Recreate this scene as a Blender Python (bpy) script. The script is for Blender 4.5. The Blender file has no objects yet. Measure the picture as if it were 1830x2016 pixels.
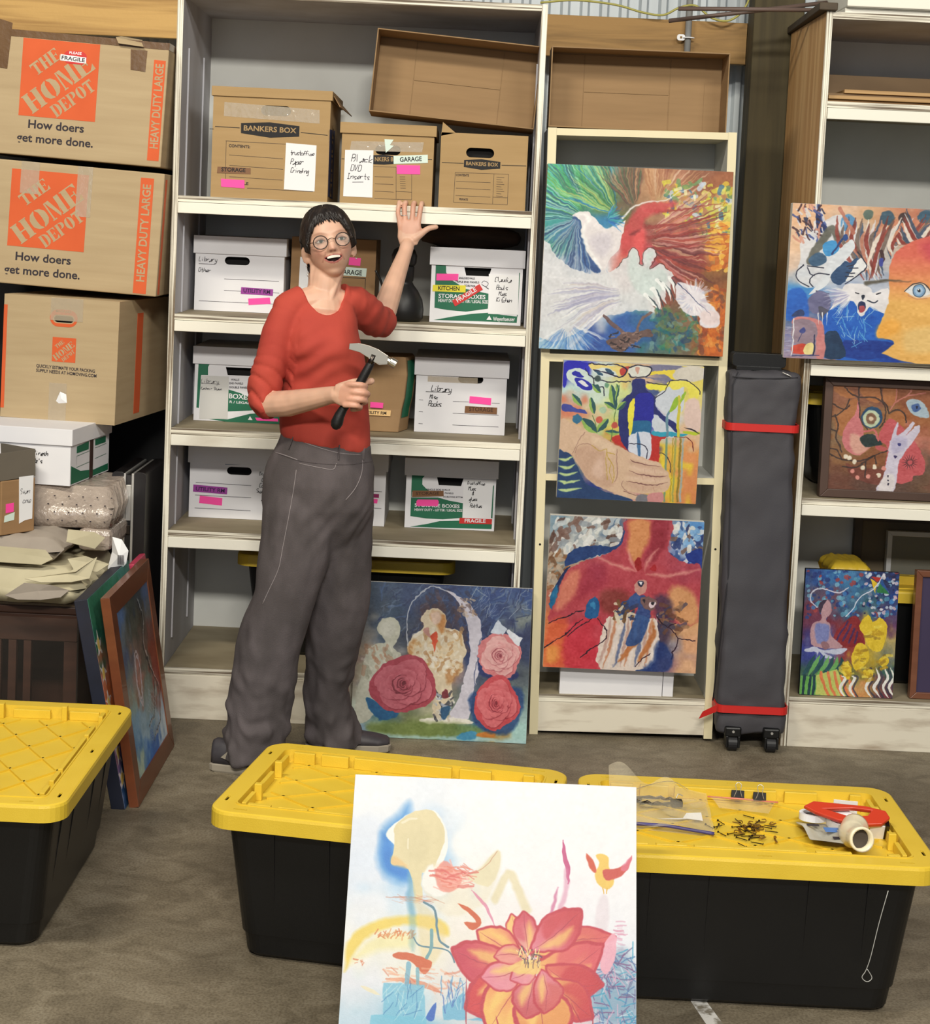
import bpy, bmesh, math, random
import numpy as np
from mathutils import Vector, Matrix
from mathutils.geometry import tessellate_polygon
random.seed(7); rng = np.random.default_rng(7)
SC = bpy.context.scene; COL = SC.collection
PI = math.pi
# ------------------------------------------------------------------ camera
CF, CCX, CCY, PITCH, ROLL = 3240.0, 915.0, 747.0, .0896, .0457
CAM = Vector((1.003, -5.517, 1.706))
_F = Vector((0, math.cos(PITCH), -math.sin(PITCH))); _R = Vector((1, 0, 0)); _U = _R.cross(_F)
R2 = _R*math.cos(ROLL)+_U*math.sin(ROLL); U2 = -_R*math.sin(ROLL)+_U*math.cos(ROLL)
cd = bpy.data.cameras.new('camera'); cam = bpy.data.objects.new('camera', cd); COL.objects.link(cam)
cd.sensor_fit = 'HORIZONTAL'; cd.sensor_width = 36; cd.lens = CF/1830*36
cd.shift_y = -(1008-CCY)/1830; cd.shift_x = 0; cd.clip_start = .05; cd.clip_end = 60
m = Matrix((R2, U2, -_F)).transposed().to_4x4(); m.translation = CAM; cam.matrix_world = m
SC.camera = cam
# ------------------------------------------------------------------ world, lamps, exposure
w = bpy.data.worlds.new('world'); SC.world = w; w.use_nodes = True
w.node_tree.nodes['Background'].inputs[0].default_value = (.62, .68, .85, 1)
w.node_tree.nodes['Background'].inputs[1].default_value = .075
SC.view_settings.view_transform = 'Standard'; SC.view_settings.look = 'None'
SC.view_settings.exposure = -.22; SC.view_settings.gamma = 1; SC.view_settings.use_curve_mapping = False
def area(name, loc, target, sx, sy, power, col):
    l = bpy.data.lights.new(name, 'AREA'); l.shape = 'RECTANGLE'; l.size = sx; l.size_y = sy; l.energy = power; l.color = col
    o = bpy.data.objects.new(name, l); COL.objects.link(o); o.location = loc
    o.rotation_euler = (Vector(target)-Vector(loc)).to_track_quat('-Z', 'Y').to_euler(); return o
area('overhead_light', (-.85, -3.4, 4.4), (-.4, -1.2, 0), 1.3, .3, 135, (1, .92, .76))
area('overhead_light', (3.2, -4.2, 4.4), (1.6, -.5, 1), 1.6, .35, 100, (1, .96, .86))
area('overhead_light', (1.2, -7.6, 4.4), (1.1, 0, 1.2), 1.8, .4, 400, (1, .95, .85))  # added behind the camera as frontal fill for box fronts
area('door_daylight', (.2, -10.5, 2.6), (1.2, 0, 1.0), 4.2, 3.2, 70, (.86, .91, 1.0))

# ------------------------------------------------------------------ helpers
def at(px, py, Y=None, Z=None, X=None):
    d = _F+R2*((px-CCX)/CF)-U2*((py-CCY)/CF)
    t = (Y-CAM.y)/d.y if Y is not None else ((Z-CAM.z)/d.z if Z is not None else (X-CAM.x)/d.x)
    return CAM+d*t
def tag(o, label=None, cat=None, group=None, kind=None):
    if label: o['label'] = label
    if cat: o['category'] = cat
    if group: o['group'] = group
    if kind: o['kind'] = kind
    return o
def thing(name, label, cat, loc=(0, 0, 0), rot=(0, 0, 0), group=None):
    o = bpy.data.objects.new(name, None); COL.objects.link(o); o.empty_display_size = .05
    o.location = loc; o.rotation_euler = rot
    return tag(o, label, cat, group)
def smooth_pts(pts, n=4, closed=False):
    P = [np.array(p, float) for p in pts]
    if len(P) < 3: return P
    out = []; N = len(P); rg = range(N if closed else N-1)
    for i in rg:
        p0 = P[(i-1) % N] if (closed or i > 0) else P[0]*2-P[1]
        p1 = P[i]; p2 = P[(i+1) % N]
        p3 = P[(i+2) % N] if (closed or i+2 < N) else P[-1]*2-P[-2]
        for k in range(n):
            t = k/n
            out.append(.5*((2*p1)+(-p0+p2)*t+(2*p0-5*p1+4*p2-p3)*t*t+(-p0+3*p1-3*p2+p3)*t**3))
    if not closed: out.append(P[-1])
    return out
class MB:
    def __init__(s): s.v = []; s.f = []
    def add(s, vs, fs, M=None):
        b = len(s.v)
        s.v += [tuple(M @ Vector(v)) if M else tuple(v) for v in vs]
        s.f += [tuple(i+b for i in f) for f in fs]; return s
    def box(s, x0, x1, y0, y1, z0, z1, M=None):
        return s.add([(x0, y0, z0), (x1, y0, z0), (x1, y1, z0), (x0, y1, z0), (x0, y0, z1), (x1, y0, z1), (x1, y1, z1), (x0, y1, z1)],
                     [(0, 3, 2, 1), (4, 5, 6, 7), (0, 1, 5, 4), (1, 2, 6, 5), (2, 3, 7, 6), (3, 0, 4, 7)], M)
    def quad(s, *p): return s.add(p, [(0, 1, 2, 3)])
    def plate(s, outer, holes, t0, t1, f):
        """prism of a 2-D outline with holes; f(u, v, t) -> point"""
        loops = [list(map(tuple, outer))]+[list(map(tuple, h)) for h in holes]
        tri = tessellate_polygon([[Vector((p[0], p[1], 0)) for p in l] for l in loops])
        flat = [p for l in loops for p in l]; n = len(flat)
        vs = [f(p[0], p[1], t0) for p in flat]+[f(p[0], p[1], t1) for p in flat]
        fs = [tuple(t) for t in tri]+[tuple(i+n for i in reversed(t)) for t in tri]
        b = 0
        for l in loops:
            for i in range(len(l)):
                j = (i+1) % len(l); fs.append((b+i, b+j, b+j+n, b+i+n))
            b += len(l)
        return s.add(vs, fs)
    def loft(s, rings, caps=True, closed=True):
        n = len(rings[0]); vs = [p for r in rings for p in r]; fs = []
        for i in range(len(rings)-1):
            for j in range(n if closed else n-1):
                k = (j+1) % n; fs.append((i*n+j, i*n+k, (i+1)*n+k, (i+1)*n+j))
        if caps: fs += [tuple(reversed(range(n))), tuple(range((len(rings)-1)*n, len(rings)*n))]
        return s.add(vs, fs)
    def tube(s, pts, r, n=8, caps=True, flat=1.0, up=None, rnd=False):
        P = [Vector(p) for p in pts]; N = len(P)
        R = list(r) if hasattr(r, '__len__') else [r]*N
        if rnd:  # rounded ends
            a = (P[0]-P[1]).normalized(); b = (P[-1]-P[-2]).normalized()
            P = [P[0]+a*R[0]*.9, P[0]+a*R[0]*.6]+P+[P[-1]+b*R[-1]*.6, P[-1]+b*R[-1]*.9]
            R = [R[0]*.35, R[0]*.8]+R+[R[-1]*.8, R[-1]*.35]; N += 4
        rings = []; prev = Vector(up) if up else None
        for i in range(N):
            t = (P[min(i+1, N-1)]-P[max(i-1, 0)]).normalized()
            if prev is None: prev = Vector((0, 0, 1)) if abs(t.z) < .9 else Vector((1, 0, 0))
            a = (prev-t*prev.dot(t)).normalized(); b = t.cross(a); prev = a
            rings.append([P[i]+(a*math.cos(q)*R[i]*flat+b*math.sin(q)*R[i]) for q in [2*PI*k/n for k in range(n)]])
        return s.loft(rings, caps)
    def ribbon(s, pts, w, f, t=0.0):
        """flat ribbon in 2-D mapped by f(u, v, t)"""
        P = [np.array(p, float) for p in pts]; L = []; R = []
        for i in range(len(P)):
            d = P[min(i+1, len(P)-1)]-P[max(i-1, 0)]; d = d/(np.linalg.norm(d)+1e-9); nrm = np.array([-d[1], d[0]])*w/2
            L.append(f(*(P[i]+nrm), t)); R.append(f(*(P[i]-nrm), t))
        n = len(P); return s.add(L+R, [(i, i+1, n+i+1, n+i) for i in range(n-1)])
    def build(s, name, mat, parent=None, bevel=0, smooth=False, seg=2, kind=None, label=None):
        me = bpy.data.meshes.new(name); me.from_pydata([tuple(v) for v in s.v], [], s.f); me.validate()
        bm = bmesh.new(); bm.from_mesh(me); bmesh.ops.recalc_face_normals(bm, faces=bm.faces)
        bm.to_mesh(me); bm.free()
        if smooth:
            for p in me.polygons: p.use_smooth = True
        o = bpy.data.objects.new(name, me); COL.objects.link(o)
        if mat: me.materials.append(mat)
        if parent: o.parent = parent
        if bevel:
            b = o.modifiers.new('b', 'BEVEL'); b.width = bevel; b.segments = seg; b.limit_method = 'ANGLE'; b.angle_limit = .6
        if kind: o['kind'] = kind
        if label: o['label'] = label
        return o
def rrect(x0, x1, y0, y1, r, n=5):
    out = []
    for cx, cy, a0 in ((x1-r, y0+r, -PI/2), (x1-r, y1-r, 0), (x0+r, y1-r, PI/2), (x0+r, y0+r, PI)):
        for k in range(n+1):
            a = a0+PI/2*k/n; out.append((cx+r*math.cos(a), cy+r*math.sin(a)))
    return out
def copy_tree(o, loc=None, rot=None, label=None, parent=None):
    c = o.copy(); COL.objects.link(c)
    if parent: c.parent = parent
    if loc is not None: c.location = loc
    if rot is not None: c.rotation_euler = rot
    if label: c['label'] = label
    for ch in list(o.children): copy_tree(ch, parent=c)
    return c
# ------------------------------------------------------------------ materials
MATS = {}
def mat(name, col, rough=.6, col2=None, scale=(8, 8, 8), detail=4, amt=.5, bump=0, bscale=60, metal=0, spec=.5, coat=0, sharp=None, trans=0, alpha=1, obj=True, distort=0):
    if name in MATS: return MATS[name]
    m = bpy.data.materials.new(name); m.use_nodes = True; nt = m.node_tree; N = nt.nodes; L = nt.links
    b = N['Principled BSDF']; b.inputs['Roughness'].default_value = rough; b.inputs['Metallic'].default_value = metal
    b.inputs['Specular IOR Level'].default_value = spec; b.inputs['Coat Weight'].default_value = coat
    b.inputs['Base Color'].default_value = (*lin(col), 1)
    b.inputs['Transmission Weight'].default_value = trans; b.inputs['Alpha'].default_value = alpha
    tc = N.new('ShaderNodeTexCoord')
    if col2 is not None:
        mp = N.new('ShaderNodeMapping'); mp.inputs['Scale'].default_value = scale; L.new(tc.outputs['Object'], mp.inputs[0])
        n = N.new('ShaderNodeTexNoise'); n.inputs['Scale'].default_value = 1; n.inputs['Detail'].default_value = detail; n.inputs['Distortion'].default_value = distort
        L.new(mp.outputs[0], n.inputs[0])
        r = N.new('ShaderNodeValToRGB'); lo, hi = sharp or (.5-amt*.5, .5+amt*.5)
        r.color_ramp.elements[0].position = lo; r.color_ramp.elements[1].position = hi
        r.color_ramp.elements[0].color = (*lin(col), 1); r.color_ramp.elements[1].color = (*lin(col2), 1)
        L.new(n.outputs[0], r.inputs[0]); L.new(r.outputs[0], b.inputs['Base Color'])
    if bump:
        n2 = N.new('ShaderNodeTexNoise'); n2.inputs['Scale'].default_value = bscale; n2.inputs['Detail'].default_value = 3
        L.new(tc.outputs['Object'], n2.inputs[0]); bp = N.new('ShaderNodeBump'); bp.inputs['Strength'].default_value = bump; bp.inputs['Distance'].default_value = .004
        L.new(n2.outputs[0], bp.inputs['Height']); L.new(bp.outputs[0], b.inputs['Normal'])
    MATS[name] = m; return m
def lin(c):
    return tuple((x/255/12.92 if x/255 <= .04045 else ((x/255+.055)/1.055)**2.4) for x in c)
M_cream = mat('painted_plywood_face', (240, 237, 224), .6, (196, 186, 168), (3, 3, 9), 8, sharp=(.60, .85), bump=.1, bscale=90)
M_grey = mat('grey_painted_panel', (224, 226, 222), .7, (208, 209, 205), (4, 4, 3), 5)
M_greyw = mat('grey_white_painted_panel', (196, 197, 205), .65, (168, 165, 168), (6, 6, 1.2), 6)
M_shelf = mat('worn_shelf_surface', (170, 158, 132), .75, (136, 124, 100), (3, 9, 3), 6, bump=.15)
def edge_mat(name, axis, base, dark):
    """painted plywood edge: ply layers as fine streaks running along the panel"""
    sc = [7, 7, 7]; sc[axis] = 2.0
    for k in range(3):
        if k != axis: sc[k] = 150
    return mat(name, base, .6, dark, tuple(sc), 6, sharp=(.44, .62), bump=.35, bscale=60)
M_edge_v = edge_mat('plywood_edge_upright', 2, (246, 242, 226), (120, 104, 84))
M_edge_h = edge_mat('plywood_edge_level', 0, (240, 235, 218), (96, 80, 62))
M_rawply = mat('raw_plywood', (226, 186, 130), .6, (186, 136, 82), (26, 26, 1.5), 6, amt=.4)
M_beam = mat('timber_beam', (214, 172, 104), .7, (150, 108, 58), (1.1, 14, 26), 6, sharp=(.42, .75), bump=.2, distort=.6)
M_beam2 = mat('brown_timber_beam', (160, 124, 72), .7, (104, 78, 42), (1.6, 14, 22), 6, sharp=(.4, .7), bump=.2, distort=.8)
M_post = mat('treated_timber_post', (84, 74, 46), .8, (58, 50, 30), (24, 24, 1.2), 6, amt=.4, bump=.2)
M_kraft = mat('kraft_cardboard', (176, 146, 102), .8, (164, 134, 90), (3, 3, 30), 4, bump=.05, bscale=200)
M_kraft2 = mat('kraft_cardboard_grey', (184, 163, 128), .8, (172, 150, 116), (3, 3, 40), 4, bump=.05, bscale=200)
M_kraftd = mat('kraft_cardboard_brown', (158, 124, 86), .85, (142, 110, 76), (2, 2, 30), 4)
M_white = mat('white_cardboard', (236, 236, 240), .7, (222, 222, 228), (3, 3, 5), 4)
M_paper = mat('white_paper', (236, 237, 240), .8)
M_black = mat('black_ink', (22, 20, 22), .7)
M_ink = mat('pen_ink', (48, 42, 50), .8)
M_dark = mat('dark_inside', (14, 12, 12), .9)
M_pink = mat('pink_tape', (255, 76, 168), .6)
M_orange = mat('orange_print', (216, 96, 48), .75, (205, 88, 42), (9, 9, 9), 4)
M_green = mat('green_print', (20, 104, 74), .6)
M_red = mat('red_tape', (202, 38, 34), .5)
M_yel = mat('yellow_tape', (226, 214, 40), .5)
M_purp = mat('purple_tape', (150, 52, 150), .5)
M_mint = mat('pale_mint_label', (214, 232, 222), .6)
M_browntape = mat('brown_tape', (124, 84, 48), .45)
M_orangel = mat('peach_label', (240, 200, 140), .6)
M_yellowp = mat('yellow_plastic', (226, 194, 62), .42, (218, 184, 52), (9, 9, 9), 4, bump=.12, bscale=350)
M_blackp = mat('black_plastic', (7, 8, 10), .38, (12, 13, 15), (5, 5, 5), 3, bump=.05, bscale=300)
M_metal = mat('steel', (196, 195, 192), .28, metal=.55)
M_metald = mat('dark_steel', (80, 74, 70), .35, metal=1)
# ------------------------------------------------------------------ lettering
GL = {'a': ["46355523131234 ", "4643333"], 'b': ["1913", "15364645443313"], 'c': ["4535251413233343"], 'd': ["4943", "45352514132343"], 'e': ["14444636251413233343"],
 'f': ["4839282723", "1646"], 'g': ["4636251413233444", "46414030201"], 'h': ["1913", "1536464543"], 'i': ["2623", "2828"], 'k': ["1913", "461443"], 'l': ["192423"], 'm': ["1613", "15263534333", "35464543"],
 'n': ["1613", "1536464543"], 'o': ["2615132343452626"], 'p': ["1610", "15364644331323"], 'r': ["1613", "15263646"], 's': ["4636261534434333231"], 't': ["293343", "1646"], 'u': ["1614233343", "4643"],
 'v': ["162346"], 'w': ["1623344346"], 'y': ["162343", "464110"], 'z': ["16461343"], 'x': ["1643", "4613"], 'B': ["1913", "19394836164644331"], 'C': ["48392918141323334"], 'D': ["1913", "193948443313"],
 'G': ["4839291814133343454"], 'I': ["1939", "2923", "1343"], 'K': ["1913", "491643"], 'L': ["191343"], 'M': ["1319264943"], 'O': ["2918142333444839"], 'P': ["1913", "1939483616"],
 'V': ["192349"], 'S': ["4839291736443323"], '4': ["39154545", "3933"], "'": ["2927"], 'T': ["1949", "2923"]}
def hand(mb, txt, x, z, h, w, f, slant=.18, sp=.62, jit=.05):
    """handwriting as thin pen strokes"""
    u = h/6.0; rr = random.Random(len(txt)*7+int(x*1000))
    for ch in txt:
        if ch == ' ': x += h*sp*.7; continue
        dz = rr.uniform(-1, 1)*jit*h
        for st in GL.get(ch, []):
            st = st.strip(); pts = [(int(st[i]), int(st[i+1])) for i in range(0, len(st)-1, 2)]
            pp = [(x+(a-1)*u*.9+(b-3)*u*slant, z+dz+(b-3)*u) for a, b in pts]
            if len(pp) == 2 and pp[0] == pp[1]: pp[1] = (pp[0][0]+u*.3, pp[0][1]-u*.3)
            mb.ribbon(smooth_pts(pp, 3), w, f)
        x += h*sp
    return x
_TC = {}
def glyphs(txt, bold=0.0):
    """outline of a word in the built-in font -> (verts, faces, width)"""
    k = (txt, bold)
    if k not in _TC:
        cu = bpy.data.curves.new('t', 'FONT'); cu.body = txt; cu.size = 1; cu.resolution_u = 3; cu.offset = bold; cu.fill_mode = 'FRONT'
        o = bpy.data.objects.new('t', cu); COL.objects.link(o); dg = bpy.context.evaluated_depsgraph_get()
        me = o.evaluated_get(dg).to_mesh(); vs = [(v.co.x, v.co.y) for v in me.vertices]; fs = [tuple(p.vertices) for p in me.polygons]
        bpy.data.objects.remove(o); bpy.data.curves.remove(cu)
        xs = [v[0] for v in vs]; x0 = min(xs); _TC[k] = ([(a-x0, b) for a, b in vs], fs, max(xs)-x0)
    return _TC[k]
def text(mb, txt, x, z, h, f, width=None, bold=.02, ang=0, centre=False, t=0.0, slant=0):
    """print a word: (x, z) baseline start, h = cap height, width squeezes it"""
    vs, fs, w = glyphs(txt, bold); s = h/.69; sx = (width/w) if width else s
    ca, sa = math.cos(ang), math.sin(ang); o = []
    for a, b in vs:
        a = a*sx-(w*sx/2 if centre else 0); b *= s; a += slant*b
        o.append(f(x+a*ca-b*sa, z+a*sa+b*ca, t))
    mb.add(o, fs)
def homog(src, dst):
    A = []; B = []
    for (x, y), (u, v) in zip(src, dst):
        A += [[x, y, 1, 0, 0, 0, -u*x, -u*y], [0, 0, 0, x, y, 1, -v*x, -v*y]]; B += [u, v]
    h = np.append(np.linalg.solve(np.array(A, float), np.array(B, float)), 1).reshape(3, 3)
    return lambda x, y: tuple((h @ (x, y, 1))[:2]/(h @ (x, y, 1))[2])
class Face:
    """flat print on one face of a box. corners: the face's corners TL, TR, BR, BL as measured on a sketch; w, h its real size;
    frame: f(u, v, t) in the box's own space"""
    def __init__(s, corners, w, h, frame, parent):
        s.H = homog(corners, [(0, h), (w, h), (w, 0), (0, 0)]); s.f = frame; s.parent = parent
    def p(s, x, y): return s.H(x, y)
    def poly(s, pts, mat_, name='print', t=.0006, smooth=0, **k):
        P = smooth_pts(pts, smooth, True) if smooth else pts
        q = [s.H(*a) for a in P]; mb = MB(); mb.plate(q, [], 0, t, s.f); return mb.build(name, mat_, s.parent, **k)
    def lines(s, segs, w, mat_, name='printed_lines', t=.0004):
        mb = MB()
        for sg in segs: mb.ribbon([s.H(*a) for a in sg], w, s.f, t)
        return mb.build(name, mat_, s.parent)
    def words(s, items, mat_, name='lettering', t=.0009):
        """items: (text, (x, y) baseline start, (x, y) baseline end, cap height as sketch units)"""
        mb = MB()
        for tx, a, b, hh in items:
            A = np.array(s.H(*a)); B = np.array(s.H(*b)); d = B-A; L = np.linalg.norm(d); n = np.array([a[0]+(b[1]-a[1])*hh/math.dist(a, b), a[1]-(b[0]-a[0])*hh/math.dist(a, b)])
            Hh = np.linalg.norm(np.array(s.H(*n))-A); text(mb, tx, A[0], A[1], Hh, s.f, L, ang=math.atan2(d[1], d[0]), t=t)
        return mb.build(name, mat_, s.parent)
    def pen(s, items, w=.0016, mat_=None, name='handwriting', t=.001):
        mb = MB()
        for tx, (x, y), hh in items:
            A = s.H(x, y); B = s.H(x, y-hh); hand(mb, tx, A[0], A[1], abs(B[1]-A[1]), w, lambda u, v, tt: s.f(u, v, t))
        return mb.build(name, mat_ or M_ink, s.parent)
# ------------------------------------------------------------------ the setting
def struct(name, mb, m, **k):
    o = mb.build(name, m, **k); o['kind'] = 'structure'; return o
M_floor = bpy.data.materials.new('concrete_floor'); M_floor.use_nodes = True
nt = M_floor.node_tree; N = nt.nodes; L = nt.links; b = N['Principled BSDF']; b.inputs['Roughness'].default_value = .55
tc = N.new('ShaderNodeTexCoord')
def noise(sc, det, dist=0.0, sx=1, sy=1):
    mp = N.new('ShaderNodeMapping'); mp.inputs['Scale'].default_value = (sx, sy, 1); L.new(tc.outputs['Object'], mp.inputs[0])
    n = N.new('ShaderNodeTexNoise'); n.inputs['Scale'].default_value = sc; n.inputs['Detail'].default_value = det; n.inputs['Distortion'].default_value = dist
    L.new(mp.outputs[0], n.inputs[0]); return n.outputs[0]
def ramp(src, stops):
    r = N.new('ShaderNodeValToRGB'); e = r.color_ramp.elements
    while len(e) < len(stops): e.new(.5)
    for i, (p, c) in enumerate(stops): e[i].position = p; e[i].color = (*lin(c), 1)
    L.new(src, r.inputs[0]); return r.outputs[0]
def mix(kind, fac, a, b_):
    x = N.new('ShaderNodeMix'); x.data_type = 'RGBA'; x.blend_type = kind; x.inputs[0].default_value = fac
    L.new(a, x.inputs[6]); L.new(b_, x.inputs[7]); return x.outputs[2]
c1 = ramp(noise(1.6, 8, .6), [(.3, (112, 105, 92)), (.52, (140, 132, 117)), (.72, (160, 152, 136))])
c2 = ramp(noise(9, 10, 1.2, 1, 1.35), [(.34, (190, 182, 168)), (.5, (226, 219, 207)), (.66, (250, 246, 238))])
c3 = ramp(noise(160, 4), [(.35, (196, 192, 186)), (.6, (252, 252, 250))])
L.new(mix('MULTIPLY', .8, mix('MULTIPLY', .75, c1, c2), c3), b.inputs['Base Color'])
bp = N.new('ShaderNodeBump'); bp.inputs['Strength'].default_value = .25; bp.inputs['Distance'].default_value = .003
L.new(noise(60, 6), bp.inputs['Height']); L.new(bp.outputs[0], b.inputs['Normal'])
struct('floor', MB().box(-4, 6, -8, 1.05, -.1, 0), M_floor)
# painted line on the floor, worn
M_line = mat('worn_floor_paint', (206, 204, 200), .7, (120, 113, 100), (26, 26, 10), 6, sharp=(.48, .58))
tp = [at(1355, 1965, Z=0), at(1385, 1965, Z=0), at(1440, 2040, Z=0), at(1405, 2040, Z=0)]
struct('floor_marking', MB().plate([(p.x, p.y) for p in tp], [], 0, .0008, lambda u, v, t: (u, v, t)), M_line)
# corrugated steel wall behind the racks
M_corr = mat('corrugated_steel', (196, 204, 208), .45, (182, 190, 196), (6, 6, 1), 3, spec=.5)
mb = MB(); pr = []; x = -2.0
while x < 4.2:
    pr += [(x, 1.0), (x+.030, 1.0), (x+.040, .978), (x+.060, .978), (x+.070, 1.0), (x+.076, 1.0)]; x += .0762
mb.loft([[(a, y, 0) for a, y in pr], [(a, y, 5.0) for a, y in pr]], caps=False, closed=False)
struct('wall_back', mb, M_corr)
# timber girts, post, conduit
struct('trim_1', MB().box(-2, 1.22, .78, .82, 2.38, 2.535), M_beam, bevel=.004)
struct('trim_2', MB().box(1.22, 2.02, .78, .82, 2.38, 2.535), M_beam2, bevel=.004)
struct('trim_3', MB().box(2.0, 3.4, .78, .82, 2.38, 2.535), M_beam2, bevel=.004)
struct('column', MB().box(2.005, 2.19, .64, .78, 0, 4.2), M_post, bevel=.006)
t = thing('wall_conduit', 'thin grey metal conduit pipe strapped to the timber beam above the empty carton', 'pipe', (1.78, .755, 2.2))
MB().tube([(0, 0, 0), (0, 0, 1.6)], .0125, 12).build('pipe', mat('galvanised_pipe', (160, 162, 162), .4, metal=.2), t, smooth=True)
s_ = MB().plate(rrect(-.042, -.012, .255, .278, .009), [[(-.031, .262), (-.031, .271), (-.023, .271), (-.023, .262)]], -.012, -.008, lambda u, v, q: (u, q, v))
s_.tube([(-.014, -.01, .266), (-.01, -.016, .266), (0, -.019, .266), (.01, -.016, .266), (.016, -.01, .266)], .010, 6, flat=.3)
s_.build('strap', M_paper, t)
cab = [(1.22, .74, 2.57), (1.35, .74, 2.585), (1.5, .74, 2.575), (1.6, .74, 2.552), (1.68, .74, 2.545), (1.74, .74, 2.575), (1.80, .74, 2.585), (1.86, .72, 2.54), (1.93, .72, 2.535), (1.99, .72, 2.60), (2.02, .72, 2.75)]
o = MB().tube(smooth_pts(cab, 5), .0042, 6).build('electric_cable', mat('yellow_cable', (172, 166, 86), .5), smooth=True)
tag(o, 'yellow electric cable running along the top of the brown timber beam', 'cable')
M_rod = mat('rusty_rod', (112, 92, 84), .5, (86, 70, 62), (4, 90, 90), 4)
for i, (a, b2) in enumerate([((1335, 17), (1628, 20)), ((1316, 41), (1628, 5))]):
    Y0, Y1 = (.22, .22) if i == 0 else (.31, .31)
    o = MB().tube([at(*a, Y=Y0), at(*b2, Y=Y1)], .0075, 8).build('metal_rod', M_rod, smooth=True)
    tag(o, ['rusty metal rod lying level across the tops of the shelves', 'rusty metal rod lying aslant, crossing the level one'][i], 'rod', 'rods laid across the shelf tops')

# ------------------------------------------------------------------ plywood racks
def rack(name, label, x, width, h, shelves, base, inner, M_out=None, top_t=.022, kick_m=None):
    t = thing(name, label, 'shelf', (x, 0, 0)); D = .61; T = .019
    for s, m_ in ((0, M_out or inner), (width-T, M_out or inner)):
        MB().box(s, s+T, .004, D, 0, h).build('side_panel', m_, t)
        MB().box(s-.0005, s+T+.0005, -.001, .005, 0, h+.001).build('front_edge', M_edge_v, t)
    if M_out:
        MB().box(T, T+.002, .006, D-.012, .2, h-.03).build('inner_lining', inner, t); MB().box(width-T-.002, width-T, .006, D-.012, .2, h-.03).build('inner_lining', inner, t)
    MB().box(T, width-T, .004, D, h-top_t, h).build('top_panel', M_greyw, t)
    MB().box(T, width-T, -.001, .004, h-top_t, h).build('front_edge', M_edge_h, t)
    MB().box(T, width-T, D-.012, D-.002, .02, h-top_t).build('back_panel', M_grey, t)
    for z in shelves:
        sh = MB().box(T+.001, width-T-.001, .006, D-.013, z-.020, z).build('shelf', M_shelf, t)
        MB().box(T+.001, width-T-.001, -.003, .006, z-.020, z).build('front_edge', M_edge_h, sh)
        MB().box(T+.002, width-T-.002, -.008, .012, z-.058, z-.0215).build('lip_board', M_cream, sh, bevel=.002)
    sh = MB().box(T+.001, width-T-.001, .006, D-.013, base-.020, base).build('shelf', M_shelf, t)
    MB().box(T+.001, width-T-.001, -.003, .006, base-.020, base).build('front_edge', M_edge_h, sh)
    MB().box(T+.002, width-T-.002, -.006, .013, 0, base-.0215).build('kick_board', kick_m or M_cream, t, bevel=.002)
    return t
M_kickw = mat('weathered_kick_board', (224, 217, 200), .65, (166, 150, 130), (5, 20, 26), 8, sharp=(.5, .78), bump=.1)
r1 = rack('storage_rack', 'wide white-edged plywood rack full of file boxes behind the woman', 0, 1.22, 2.462, [1.7825, 1.3875, 1.0014, .6513], .176, M_greyw, kick_m=M_kickw)
for y in (.12, .43):   # slotted shelf standards on both side panels
    MB().box(.019, .024, y, y+.012, .25, 2.28).build('shelf_standard', M_greyw, r1)
    MB().box(1.196, 1.201, y, y+.012, .25, 2.28).build('shelf_standard', M_greyw, r1)
r3 = rack('storage_rack', 'plywood rack with bare wood side holding the big face painting', 2.140, 1.22, 2.482, [2.190, 1.335, .860], .172, M_grey, M_rawply, kick_m=M_kickw)
# board lying on top of the second rack and its side batten
o = MB().box(2.205, 3.3, .03, .55, 2.4835, 2.502).build('white_board', M_cream, bevel=.003)
tag(o, 'white painted board lying flat on top of the bare wood rack', 'board', 'boards stacked on the bare wood rack')
o = MB().box(2.205, 3.3, .0, .5, 2.5025, 2.60).build('white_board', M_cream, bevel=.003)
tag(o, 'thick white painted panel topmost on the bare wood rack', 'board', 'boards stacked on the bare wood rack')
mm = Matrix.Translation((2.150, .3, 2.4965)) @ Matrix.Rotation(-.03, 4, 'Z')
o = MB().box(-.03, .03, -.32, .36, -.0125, .0125, mm).build('dark_batten', mat('dark_batten', (86, 72, 54), .7, (60, 50, 38), (20, 2, 20), 4), bevel=.003)
tag(o, 'dark weathered timber batten lying front to back beside the white boards', 'batten')
# thin boards stacked on the rack's upper shelf
brd = [(2.164, 3.2, .05, .5, 'two-tone tan board lowest of the stack', 0), (2.17, 3.2, .035, .5, 'tan board second from the bottom of the stack', 1), (2.162, 3.2, .06, .52, 'brown board third up in the stack', 2), (2.225, 3.2, .05, .5, 'pale tan board topmost of the stack', 1)]
z = 2.1905
M_bd = [mat('board_tan_a', (182, 142, 92), .6, (140, 104, 62), (3, 3, 200), 3), mat('board_tan_b', (196, 160, 108), .6, (160, 122, 76), (3, 3, 200), 3), mat('board_brown', (146, 116, 78), .6, (112, 86, 54), (3, 3, 200), 3)]
for (a, b2, y0, y1, lb, mi), th in zip(brd, (.011, .012, .008, .012)):
    o = MB().box(a, b2, y0, y1, z, z+th).build('thin_board', M_bd[mi], bevel=.0012); z += th+.0008
    tag(o, lb+' on the rack', 'board', 'thin boards stacked on a shelf')
o = MB().box(2.162, 3.3, .46, .475, 2.1905, 2.325).build('tan_panel', mat('tan_hardboard', (142, 118, 88), .7, (120, 98, 72), (3, 3, 9), 4), bevel=.001)
tag(o, 'tan hardboard panel standing on edge behind the thin boards', 'panel')
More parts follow.
